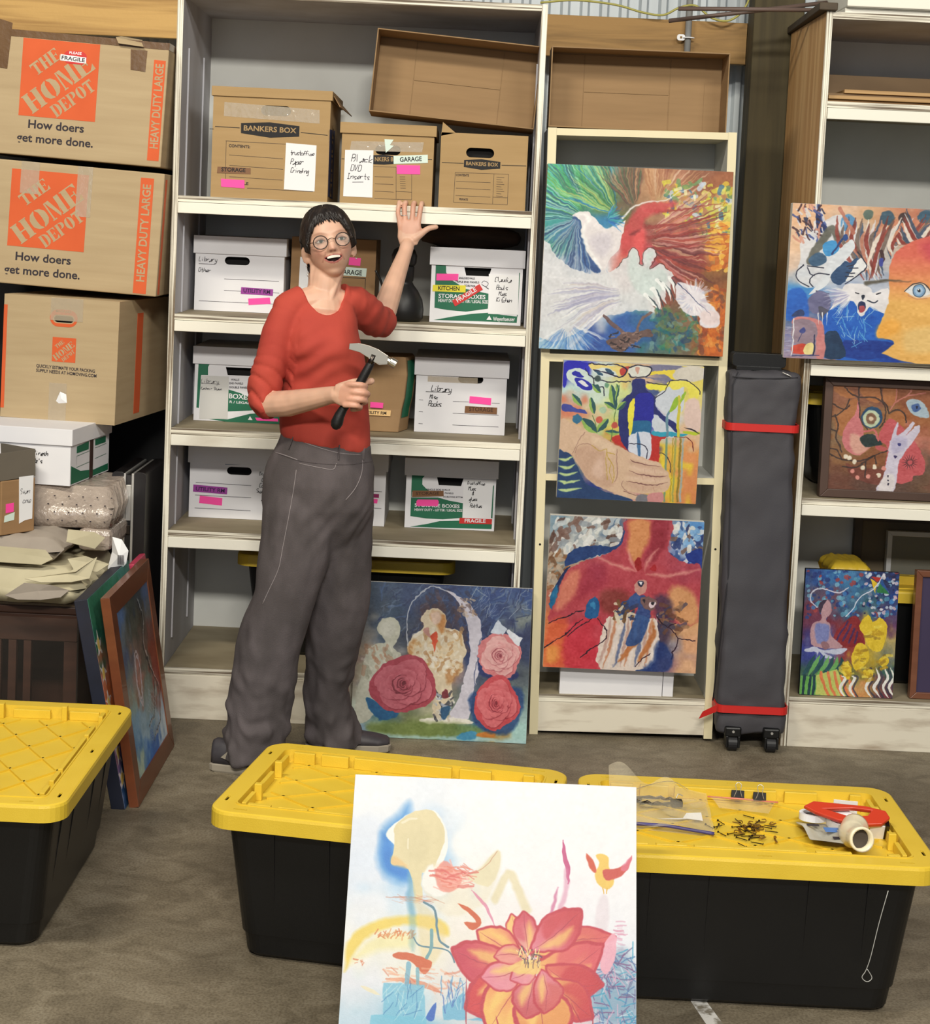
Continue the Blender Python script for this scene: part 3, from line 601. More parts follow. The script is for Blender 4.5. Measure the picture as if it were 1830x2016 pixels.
# ------------------------------------------------------------------ big moving cartons at the side
def stretch(poly): return poly
LT = {'T': [[(0, .85), (1, .85), (1, 1), (0, 1)], [(0, .66), (.08, .85), (0, .85)], [(1, .66), (.92, .85), (1, .85)], [(.36, .06), (.64, .06), (.64, .83), (.36, .83)], [(.22, 0), (.78, 0), (.78, .06), (.22, .06)]],
      'H': [[(.06, 0), (.36, 0), (.36, 1), (.06, 1)], [(.64, 0), (.94, 0), (.94, 1), (.64, 1)], [(.36, .47), (.64, .47), (.64, .54), (.36, .54)], [(0, .94), (.42, .94), (.42, 1), (0, 1)], [(0, 0), (.42, 0), (.42, .06), (0, .06)], [(.58, 0), (1, 0), (1, .06), (.58, .06)], [(.58, .94), (1, .94), (1, 1), (.58, 1)]],
      'E': [[(.08, 0), (.40, 0), (.40, 1), (.08, 1)], [(0, .94), (.90, .94), (.90, 1), (0, 1)], [(0, 0), (.95, 0), (.95, .07), (0, .07)], [(.70, .94), (.90, .72), (.90, .94)], [(.68, .07), (.95, .07), (.95, .32)], [(.44, .47), (.66, .47), (.66, .53), (.44, .53)], [(.66, .36), (.72, .36), (.72, .64), (.66, .64)]],
      'M': [[(.05, 0), (.13, 0), (.13, 1), (.05, 1)], [(.0, 0), (.24, 0), (.24, .06), (0, .06)], [(.13, 1), (.36, 1), (.60, .12), (.50, 0)], [(.60, .12), (.66, .30), (.86, 1), (.80, 1)], [(.70, 0), (.97, 0), (.97, 1), (.70, 1)], [(.62, 0), (1.03, 0), (1.03, .06), (.62, .06)]],
      'O': [[(.46, 1), (.20, .92), (.02, .7), (0, .5), (.02, .3), (.20, .08), (.46, 0), (.46, .06), (.36, .2), (.33, .5), (.36, .8), (.46, .94)], [(.54, 1), (.80, .92), (.98, .7), (1, .5), (.98, .3), (.80, .08), (.54, 0), (.54, .06), (.64, .2), (.67, .5), (.64, .8), (.54, .94)]],
      'D': [[(.06, 0), (.36, 0), (.36, 1), (.06, 1)], [(0, 0), (.44, 0), (.44, .06), (0, .06)], [(0, .94), (.44, .94), (.44, 1), (0, 1)], [(.48, 1), (.78, .93), (.98, .72), (1, .5), (.98, .28), (.78, .07), (.48, 0), (.48, .06), (.62, .16), (.68, .5), (.62, .84), (.48, .94)]],
      'P': [[(.06, 0), (.36, 0), (.36, 1), (.06, 1)], [(0, 0), (.44, 0), (.44, .06), (0, .06)], [(0, .94), (.44, .94), (.44, 1), (0, 1)], [(.48, 1), (.80, .97), (.96, .85), (.96, .62), (.80, .50), (.48, .46), (.48, .52), (.62, .56), (.66, .73), (.62, .90), (.48, .94)]]}
def stencil(mb, word, x, z, h, width, ang, f, t):
    ca, sa = math.cos(ang), math.sin(ang); n = len(word); gap = .08; cw = width/(n+gap*(n-1))
    for i, ch in enumerate(word):
        for j_, pl in enumerate(LT[ch]):
            P = []
            for a, b in pl:
                u = (i*(1+gap)+a)*cw; v = b*h; P.append((x+u*ca-v*sa, z+u*sa+v*ca))
            mb.plate(P, [], 0, t+.00008*j_, f)
def logo(t, x, z, s, F, m_bg, small=False):
    """orange square with diagonal stencil words"""
    MB().plate([(x, z), (x+s, z), (x+s, z+s), (x, z+s)], [], 0, .0005, F).build('logo_square', m_bg, t)
    G = lambda u, v, q: F(x+u*s, z+v*s, q+.0005)
    mb = MB(); a = .70
    stencil(mb, 'THE', .20, .52, .165, .42, a, G, .0004); stencil(mb, 'HOME', .185, .03, .26, 1.03, a, G, .0004); stencil(mb, 'DEPOT', .50, .01, .165, .64, a, G, .0004)
    mb.build('logo_lettering', M_kraft2, t)
def slogan(t, x, z, h, F):
    mb = MB(); text(mb, 'How doers', x+.035, z+h*1.75, h, F, h*7.0, t=.0006); text(mb, 'get more done.', x, z, h, F, h*9.6, t=.0006); mb.build('slogan_lettering', M_ink, t)
def band(t, x0, x1, z0, z1, F):
    MB().box(0, .001, 0, .001, 0, .001)
    MB().plate([(x0, z0), (x1, z0), (x1, z1), (x0, z1)], [], 0, .0005, F).build('size_band', M_orange, t)
    mb = MB(); text(mb, 'HEAVY DUTY LARGE', (x0+x1)/2+.013, z0+.04, .026, lambda u, v, q: F(u, v, .0010), (z1-z0)*.84, ang=PI/2); mb.build('band_lettering', M_kraft2, t)
GH = 'big moving cartons stacked in a tower'
M_btape = mat('brown_parcel_tape', (116, 88, 60), .3, (100, 74, 50), (9, 9, 9), 4, bump=.4, bscale=40)
# topmost
b = thing('moving_carton', 'large orange-logo moving carton topmost in the stack, edges taped brown, red fragile sticker', 'box', (-.662, -.10, 1.897), (0, .045, 0), GH)
w_, h_, d_ = .640, .402, .46; F = FR()
MB().box(0, w_, 0, d_, 0, h_).build('body', M_kraft2, b, bevel=.004)
MB().box(.628, w_+.0008, -.0008, .3, h_-.022, h_+.0008).box(0, .6275, -.0018, -.0010, h_-.022, h_).build('edge_tape', M_btape, b)
logo(b, .166, .128, .250, F, M_orange); slogan(b, .165, .045, .026, F); band(b, .594, .632, .02, .345, F)
MB().plate([(.075, h_-.125), (.120, h_-.128), (.128, h_+.02), (.083, h_+.03), (.07, h_-.04)], [], .0008, .0016, F).build('brown_tape', M_btape, b)
MB().plate([(.520, h_-.095), (.568, h_-.098), (.570, h_-.03), (.516, h_-.03)], [], .0008, .0016, F).build('brown_tape', M_btape, b)
mb = MB(); mb.add([(.465, -.002, h_+.004), (.55, -.002, h_-.006), (.56, -.016, h_-.02), (.478, -.018, h_-.016), (.475, .03, h_+.012), (.545, .03, h_+.006)], [(0, 3, 2, 1), (0, 1, 5, 4)]); mb.build('torn_flap', M_kraft2, b)
MB().plate(rrect(.300, .376, .308, .350, .02), [], .001, .0014, F).build('red_sticker', M_red, b); MB().plate([(.290, .316), (.374, .313), (.374, .332), (.290, .336)], [], .0015, .0019, F).build('sticker_band', M_paper, b)
mb = MB(); text(mb, 'FRAGILE', .294, .3195, .012, F, .076, t=.0023, ang=-.03); mb.build('sticker_lettering', M_ink, b)
mb = MB(); text(mb, 'PLEASE', .318, .3395, .008, F, .040, t=.0018); mb.build('sticker_lettering', M_paper, b)
# middle
b = thing('moving_carton', 'large orange-logo moving carton in the middle of the taped stack', 'box', (-.669, -.10, 1.474), (0, .045, 0), GH)
MB().box(0, .644, 0, .46, 0, .404).build('body', M_kraft2, b, bevel=.004)
logo(b, .145, .125, .252, F, M_orange); slogan(b, .140, .035, .026, F); band(b, .567, .610, .006, .385, F)
MB().plate([(.175, .30), (.235, .30), (.235, .404), (.175, .404)], [], .001, .0012, F).build('clear_tape', M_tape, b); MB().plate([(.36, .24), (.41, .24), (.41, .404), (.36, .404)], [], .001, .0012, F).build('clear_tape', M_tape, b)
MB().plate([(.02, .006), (.05, .006), (.05, .385), (.02, .385)], [], 0, .0005, side(.644)).build('size_band', M_orange, b)
# lowest: end face with handle hole
b = thing('moving_carton', 'moving carton with oval handle hole, lowest of the taped stack, its side turned', 'box', (-.522, -.130, 1.030), (0, .018, -.13), GH)
w_, h_, d_ = .392, .405, .55; hs = slot(.205, .335, .066, .022)
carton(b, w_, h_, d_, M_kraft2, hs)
MB().plate(slot(.205, .338, .094, .056), [slot(.205, .335, .074, .028)], 0, .0005, F).build('handle_surround', M_orange, b)
mb = MB(); text(mb, 'MOVE EASY', .178, .357, .007, F, .055, t=.0011); mb.build('print_lettering', M_kraft2, b)
logo(b, .170, .195, .080, F, M_orange)
mb = MB(); text(mb, 'QUICKLY ESTIMATE YOUR PACKING', .118, .172, .010, F, .20, t=.0006, ang=-.02); text(mb, 'SUPPLY NEEDS AT HOMOVING.COM', .118, .157, .010, F, .206, t=.0006, ang=-.02); mb.build('print_lettering', M_ink, b)
MB().plate([(.16, .33), (.27, .33), (.27, .404), (.16, .404)], [], .0011, .0013, F).build('clear_tape', M_tape, b); MB().plate([(.165, 0), (.225, 0), (.225, .125), (.165, .125)], [], .0007, .0009, F).build('clear_tape', M_tape, b)
MB().plate([(0, .03), (.012, .03), (.012, .37), (0, .37)], [], 0, .0005, F).build('size_band', M_orange, b)
MB().plate([(.18, .02), (.24, .02), (.24, .36), (.18, .36)], [], 0, .0005, side(w_)).build('size_band', M_orange, b)
mb = MB(); mb.add([(.19, -.001, .065), (.205, -.006, .098), (.225, -.003, .09), (.228, -.001, .062), (.21, -.008, .075), (.20, -.001, .058)], [(0, 4, 1), (1, 4, 2), (2, 4, 3), (3, 4, 5), (5, 4, 0)]); mb.build('torn_tape', M_paper, b)
# ------------------------------------------------------------------ things under the cartons
def pack(name, label, cat, x0, x1, y0, y1, z0, z1, m_, amp=.012, seed=0, group=None, nx=22, ny=14, er=.09):
    """soft wrapped flat parcel: rounded slab with creases"""
    r = np.random.default_rng(seed); k = [(r.uniform(8, 30), r.uniform(8, 30), r.uniform(0, 6), r.uniform(.3, 1)) for _ in range(5)]
    def nz(x, y): return sum(a*math.sin(x*kx+y*ky+p) for kx, ky, p, a in k)/3
    mb = MB(); top = []; bot = []
    for j in range(ny+1):
        for i in range(nx+1):
            u, v = i/nx, j/ny; e = min(u, 1-u, v, 1-v); rr = min(1, e/er)**.5
            x = x0+(x1-x0)*u+amp*nz(0, v*2)*(u > .9 or u < .1); y = y0+(y1-y0)*v+amp*.6*nz(u*2, 0)*(v < .1)
            h = z1-z0; mid = (z0+z1)/2
            top.append((x, y, mid+h*.5*rr+amp*.5*nz(u*1.5, v*1.5)*rr)); bot.append((x, y, mid-h*.5*rr))
    n = (nx+1)*(ny+1); fs = []
    for j in range(ny):
        for i in range(nx):
            a = j*(nx+1)+i; fs.append((a, a+1, a+nx+2, a+nx+1)); fs.append((n+a, n+a+nx+1, n+a+nx+2, n+a+1))
    ed = [i for i in range(nx+1)]+[j*(nx+1)+nx for j in range(1, ny+1)]+[ny*(nx+1)+i for i in range(nx-1, -1, -1)]+[j*(nx+1) for j in range(ny-1, 0, -1)]
    for a, b2 in zip(ed, ed[1:]+ed[:1]): fs.append((b2, a, n+a, n+b2))
    t = thing(name, label, cat, (0, 0, 0), group=group); o = MB().add(top+bot, fs).build('wrapping', m_, t, smooth=True); return t
M_wrap = mat('cream_wrapping_paper', (206, 198, 168), .75, (184, 175, 146), (6, 6, 6), 5, bump=.7, bscale=12)
M_wrap2 = mat('grey_wrapping_paper', (176, 166, 154), .75, (156, 146, 136), (6, 6, 6), 5, bump=.7, bscale=12)
def flap(name, t, pts, m_, th=.0015):
    """loose sheet of wrapping: fan of triangles with a little thickness"""
    n = len(pts); vs = [tuple(p) for p in pts]; c = tuple(sum(p[i] for p in pts)/n+(.006 if i == 2 else 0) for i in range(3))
    vs = vs+[c]; vs2 = [(a, b+.001, d-th) for a, b, d in vs]
    fs = [(i, (i+1) % n, n) for i in range(n)]; fs += [((i+1) % n+n+1, i+n+1, 2*n+1) for i in range(n)]+[(i, i+n+1, (i+1) % n+n+1, (i+1) % n) for i in range(n)]
    return MB().add(vs+vs2, fs).build(name, m_, t, smooth=False)
# slatted furniture
t = thing('slatted_chest', 'dark brown slatted wooden furniture wrapped in clear film under the wrapped parcels', 'furniture', (-.80, -.52, 0))
M_dkw = mat('dark_stained_wood', (74, 46, 34), .4, (52, 32, 24), (3, 3, 30), 4)
W0 = .645
MB().box(0, W0, 0, .52, .470, .495).build('top_board', M_dkw, t, bevel=.004)
MB().box(.01, W0-.005, .002, .03, .385, .469).build('rail', M_dkw, t, bevel=.002); MB().box(.01, W0-.005, .002, .03, .03, .10).build('rail', M_dkw, t, bevel=.002)
for x0, x1 in ((.01, .06), (.09, .12), (.15, .18), (.21, .24), (.27, .30), (.33, .36), (.385, .405), (.428, .452), (.475, .498), (.600, W0-.005)):
    MB().box(x0, x1, .004, .024, .101, .384).build('slat', M_dkw, t)
MB().box(.01, W0-.01, .48, .50, 0, .469).build('back_panel', M_dkw, t); MB().box(W0-.03, W0-.006, .031, .479, 0, .469).build('side_panel', M_dkw, t); MB().box(.01, .03, .031, .479, 0, .469).build('side_panel', M_dkw, t)
M_film = mat('clear_stretch_film', (130, 124, 118), .2, alpha=.05, spec=.4, bump=.6, bscale=22)
MB().box(.38, W0+.002, -.006, -.004, .02, .46).build('stretch_film', M_film, t)
M_film2 = mat('stretch_film_band', (150, 130, 112), .2, alpha=.45, spec=1, bump=1.0, bscale=16)
MB().box(0, W0+.003, -.005, .4, .4955, .507).build('film_band', M_film2, t, bevel=.004)
GP = 'flat parcels wrapped in paper'
t = pack('wrapped_parcel', 'wide cream paper parcel lying directly on the slatted furniture', 'parcel', -.82, -.130, -.60, -.08, .509, .622, M_wrap, .02, 3, GP)
flap('paper_fold', t, [(-.36, -.612, .545), (-.30, -.62, .588), (-.22, -.62, .585), (-.165, -.612, .570), (-.19, -.616, .548), (-.25, -.62, .538), (-.32, -.616, .535)], M_wrap2)
flap('paper_fold', t, [(-.30, -.616, .60), (-.15, -.60, .625), (-.095, -.56, .665), (-.112, -.58, .602), (-.16, -.61, .595), (-.25, -.62, .592)], M_wrap)
t = pack('wrapped_parcel', 'grey paper parcel with cream folded end, upper of the two flat parcels', 'parcel', -.82, -.215, -.56, -.12, .627, .712, M_wrap2, .018, 5, GP)
flap('paper_fold', t, [(-.44, -.575, .690), (-.25, -.572, .682), (-.228, -.57, .655), (-.262, -.572, .636), (-.44, -.575, .640)], M_wrap)
flap('paper_fold', t, [(-.20, -.50, .735), (-.13, -.45, .72), (-.10, -.43, .70), (-.125, -.46, .67), (-.20, -.52, .70)], M_wrap)
flap('paper_fold', t, [(-.185, -.56, .655), (-.135, -.54, .662), (-.07, -.50, .632), (-.10, -.53, .612), (-.165, -.56, .622)], M_wrap)
# bubble wrapped bundle
M_bub = mat('bubble_wrap', (186, 172, 160), .18, (160, 146, 136), (20, 20, 20), 4, spec=.9, bump=1.0, bscale=70)
t = pack('bubble_wrapped_bundle', 'glossy bubble-wrapped bundle between the parcels and the black case', 'parcel', -.80, -.092, -.36, -.02, .7125, .846, M_bub, .007, 9, er=.02, nx=44, ny=30)
mb = MB(); mb.box(-.205, -.096, -.364, -.06, .64, .7120); mb.build('wrapped_end', M_bub, t, bevel=.02)
for r_ in range(4):
    for c_ in range(5): MB().box(-.30+.045*c_+.02*(r_ % 2), -.295+.045*c_+.02*(r_ % 2), -.3655, -.3635, .735+.026*r_, .738+.026*r_).build('punched_mark', M_ink, t)
# white storage box with marker words
b = thing('file_box', 'white and green storage box with handwritten words under the lowest moving carton', 'box', (-.548, -.335, .8485), (0, 0, -.12), GRP1)
W_, H_ = .322, .180
carton(b, W_, H_-.006, .36, M_white); lid(b, W_, H_-.006, .36, M_white, .052)
f = Face([(375, 275), (715, 290), (690, 780), (380, 780)], .150, .130, lambda u, v, q: (u+.172, -q-.0004, v), b)
pen(f, [('Viresh', (440, 430), 56), ("Oz's", (440, 525), 52)], .002, m_=M_black, sp=.6)
f = Face([(0, 0), (100, 0), (100, 100), (0, 100)], .36, .13, side(W_), b)
f.poly([(2, 52), (25, 72), (60, 82), (98, 80), (98, 97), (2, 97)], M_green, 'green_print', smooth=0); f.poly([(15, 8), (45, 5), (45, 25), (15, 25)], M_green, 'green_print'); f.poly([(62, 6), (90, 6), (90, 22), (62, 22)], M_green, 'green_print')
f.lines([[(15, 32), (48, 30)], [(15, 32), (15, 60), (48, 58)], [(62, 28), (92, 26)], [(62, 55), (92, 53)]], .0016, M_green)
f.poly([(48, -10), (56, -10), (56, 99), (48, 99)], mat('dark_strap', (58, 36, 30), .5), 'brown_strap', t=.002)
# second white box lid peeking at the frame edge is part of the same row
# brown carton at an angle, with long paper note
b = thing('cardboard_box', 'small brown box with long handwritten paper note, on the grey wrapped parcel', 'box', (-.396, -.545, .7135), (0, 0, .95), GRP1)
MB().box(0, .13, 0, .22, 0, .168).build('body', M_kraftd, b, bevel=.003)
F5 = Face([(0, 0), (130, 0), (130, 168), (0, 168)], .13, .168, FR(), b)
F5.poly([(66, -8), (122, -8), (120, 128), (92, 130), (70, 138)], M_paper, 'paper_note', t=.0008); pen(F5, [('Swan', (70, 45), 16), ('Home', (70, 75), 18)], .0012, m_=M_ink)
F5.poly([(18, 72), (48, 70), (48, 98), (18, 100)], M_pink, 'pink_tape'); F5.poly([(14, 108), (52, 100), (50, 124), (12, 128)], M_mint, 'tape_label'); F5.lines([[(18, 118), (46, 112)]], .006, M_ink)
# grey open carton on top of it
b = thing('open_carton', 'small grey open carton balanced on the brown box with the paper note', 'box', (-.400, -.545, .8825), (0, -.03, .95))
M_gry = mat('grey_board', (112, 104, 92), .8, (98, 92, 82), (5, 5, 5), 3)
carton(b, .135, .085, .26, M_gry, None, .004, True)
# black hard case
b = thing('black_case', 'tall black hard case with silver aluminium bands standing behind the leaning pictures', 'case', (-.150, -.12, 0))
M_case = mat('case_shell', (30, 27, 28), .35, (22, 20, 22), (8, 8, 8), 3)
def rbox(mb, x0, x1, y0, y1, z0, z1, r):
    P = rrect(x0, x1, z0, z1, r); return mb.plate(P, [], y0, y1, lambda u, v, q: (u, q, v))
rbox(MB(), 0, .042, 0, .34, .0, .862, .012).build('shell', M_case, b, bevel=.004); rbox(MB(), .072, .112, 0, .34, .0, .862, .012).build('shell', M_case, b, bevel=.004)
MB().box(.043, .071, .004, .336, .01, .852).build('shell_joint', M_case, b)
for x0, x1 in ((.040, .047), (.066, .074)): MB().box(x0, x1, -.004, .342, .004, .858).build('metal_band', M_metal, b, bevel=.001)
MB().box(.048, .0655, -.005, .003, .70, .82).build('latch', M_metal, b, bevel=.002); MB().box(.049, .0645, -.008, -.0052, .655, .685).build('latch', M_metald, b, bevel=.001)
MB().box(.008, .022, -.0012, -.0002, .66, .76).build('paper_label', M_paper, b)
# crumpled paper tag with barcode
t = thing('paper_wrapper', 'crumpled white paper wrapper with barcode tucked above the leaning frame', 'paper', (-.062, -.40, .60))
mb = MB(); mb.add([(-.02, -.01, .10), (.012, -.02, .095), (.034, -.02, .06), (.03, -.03, .02), (.0, -.02, -.012), (-.03, -.02, .0), (-.022, .0, .05), (.01, -.045, .045)], [(0, 7, 1), (1, 7, 2), (2, 7, 3), (3, 7, 4), (4, 7, 5), (5, 7, 6), (6, 7, 0)]); mb.build('wrapper', M_paper, t)
mb = MB()
for i in range(7): mb.box(.006+.003*i, .0075+.003*i, -.047, -.0455, .02, .05)
mb.build('barcode', M_ink, t, kind='stuff')
# ------------------------------------------------------------------ yellow lidded totes
def tote(label, loc, rotz, group, L=.775, W=.53, H=.370, full=True):
    t = thing('storage_tote', label, 'tote', loc, (0, 0, rotz), group)
    mb = MB(); N = 7
    for zz, a in ((0, .052), (.015, .046), (H-.045, .026), (H-.02, .024)): pass
    ring = lambda z, ins, r: [(x, y, z) for x, y in rrect(-L/2+ins, L/2-ins, -W/2+ins, W/2-ins, r, N)]
    mb.loft([ring(.003, .085, .04), ring(.012, .076, .045), ring(.06, .070, .045), ring(.061, .066, .045), ring(H-.03, .034, .045), ring(H-.03, .042, .04), ring(.07, .075, .04), ring(.016, .088, .035)], caps=False)
    mb.add(ring(.016, .088, .035), [tuple(range(4*(N+1)))]); mb.add(ring(.003, .085, .04), [tuple(reversed(range(4*(N+1))))])
    mb.build('tub', M_blackp, t, smooth=False)
    for xx in (-.24, -.11, .11, .24):     # moulded side ribs
        for s in (-1, 1):
            y0 = s*(W/2-.062); y1 = s*(W/2-.031); MB().add([(xx-.007, y0, .10), (xx+.007, y0, .10), (xx+.007, y1, H-.04), (xx-.007, y1, H-.04), (xx-.007, y0-s*.012, .10), (xx+.007, y0-s*.012, .10), (xx+.007, y1-s*.012, H-.04), (xx-.007, y1-s*.012, H-.04)],
                [(0, 1, 2, 3), (7, 6, 5, 4), (0, 4, 5, 1), (1, 5, 6, 2), (2, 6, 7, 3), (3, 7, 4, 0)]).build('tub_rib', M_blackp, t)
    # lid: skirt, rim with strap slots, sunken panel
    z = H; mb = MB(); R = .055
    sl = [rrect(x-.016, x+.016, y-.0035, y+.0035, .003, 2) for x in (-L/2+.075, 0, L/2-.075) for y in (-W/2+.026, W/2-.026)]+[rrect(x-.0035, x+.0035, y-.016, y+.016, .003, 2) for x in (-L/2+.024, L/2-.024) for y in (-W/2+.09, W/2-.09)]
    I = rrect(-L/2+.050, L/2-.050, -W/2+.052, W/2-.052, .022, N)
    mb.plate(rrect(-L/2+.006, L/2-.006, -W/2+.006, W/2-.006, R-.004, N), [I]+sl, z-.004, z, lambda u, v, q: (u, v, q))
    mb.loft([ring(z-.0405, .004, R), ring(z-.041, 0, R), ring(z-.008, .0, R), ring(z-.002, .002, R-.002), ring(z, .006, R-.004), ring(z-.004, .007, R-.004), ring(z-.012, .004, R-.002), ring(z-.0405, .004, R)], caps=False)
    ir = lambda zz, ins, r: [(x, y, zz) for x, y in rrect(-L/2+.050+ins, L/2-.050-ins, -W/2+.052+ins, W/2-.052-ins, r, N)]
    mb.loft([ir(z-.004, 0, .022), ir(z+.002, 0, .022), ir(z+.002, .004, .020), ir(z-.028, .006, .018)], caps=False)
    mb.add(ir(z-.028, .006, .018), [tuple(range(4*(N+1)))])
    ld = mb.build('lid', M_yellowp, t)
    if not full: return t
    ix, iy = L/2-.060, W/2-.063
    for s in (-1, 1):
        for x0, x1 in ((-ix+.02, -ix+.075), (-.235, -.165), (-.15, .10), (.12, .20), (.28, ix-.02)):
            MB().box(x0, x1, iy-.012 if s > 0 else -iy, iy if s > 0 else -iy+.012, z-.028, z+.001).build('wall_block', M_yellowp, ld, bevel=.0015)
        for y0, y1 in ((-iy+.02, -iy+.10), (-.05, .05), (iy-.10, iy-.02)):
            MB().box((ix-.011) if s > 0 else -ix, ix if s > 0 else -ix+.011, y0, y1, z-.028, z-.004).build('wall_block', M_yellowp, ld, bevel=.0015)
        for yy in (-.09, .08):
            MB().box((ix-.022) if s > 0 else -ix+.004, ix-.004 if s > 0 else -ix+.022, yy-.007, yy+.007, z-.028, z+.012).build('stacking_post', M_yellowp, ld, bevel=.0015)
    # diamond ribs on the panel
    zz = z-.0278; px, py = ix-.03, iy-.018; step = .175
    segs = []
    for sgn in (1, -1):
        for k in range(-6, 7):
            c = k*step; P = []
            for i in range(101):
                x = -px+2*px*i/100; y = sgn*(x-c)*.66
                if abs(y) <= py: P.append((x, y))
            if len(P) > 8: segs.append((P[0], P[-1]))
    for (a, b2) in segs:
        d = (Vector((b2[0], b2[1], 0))-Vector((a[0], a[1], 0))); ln = d.length; M_ = Matrix.Translation(((a[0]+b2[0])/2, (a[1]+b2[1])/2, zz)) @ Matrix.Rotation(math.atan2(d.y, d.x), 4, 'Z')
        MB().box(-ln/2, ln/2, -.0028, .0028, 0, .0042, M_).build('panel_rib', M_yellowp, ld)
    return t
GT = 'black totes with yellow lids'
tote('black tote with bright yellow lid behind the white flower canvas, beside her feet', (.884, -1.682, 0), -.168, GT)
tR = tote('black tote with yellow lid carrying nails, plastic bags and tape dispenser', (1.712, -1.765, 0), -.012, GT)
tote('black tote with yellow lid beside the wood-framed leaning picture', (-.125, -1.50, 0), PI/2, GT, L=.80)
# one inside the racks
tote('black tote with yellow lid on the bottom shelf behind her legs', (.615, .335, .177), 0, GT, W=.36, L=.768, full=False)
tote('black tote with yellow lid on the middle shelf behind the brown-framed picture', (2.590, .42, .861), 0, GT, W=.34, L=.80, H=.335, full=False)
tote('black tote with yellow lid between the small meditation canvas and purple picture', (2.68, .31, .173), 0, GT, W=.32, L=.80, H=.350, full=False)
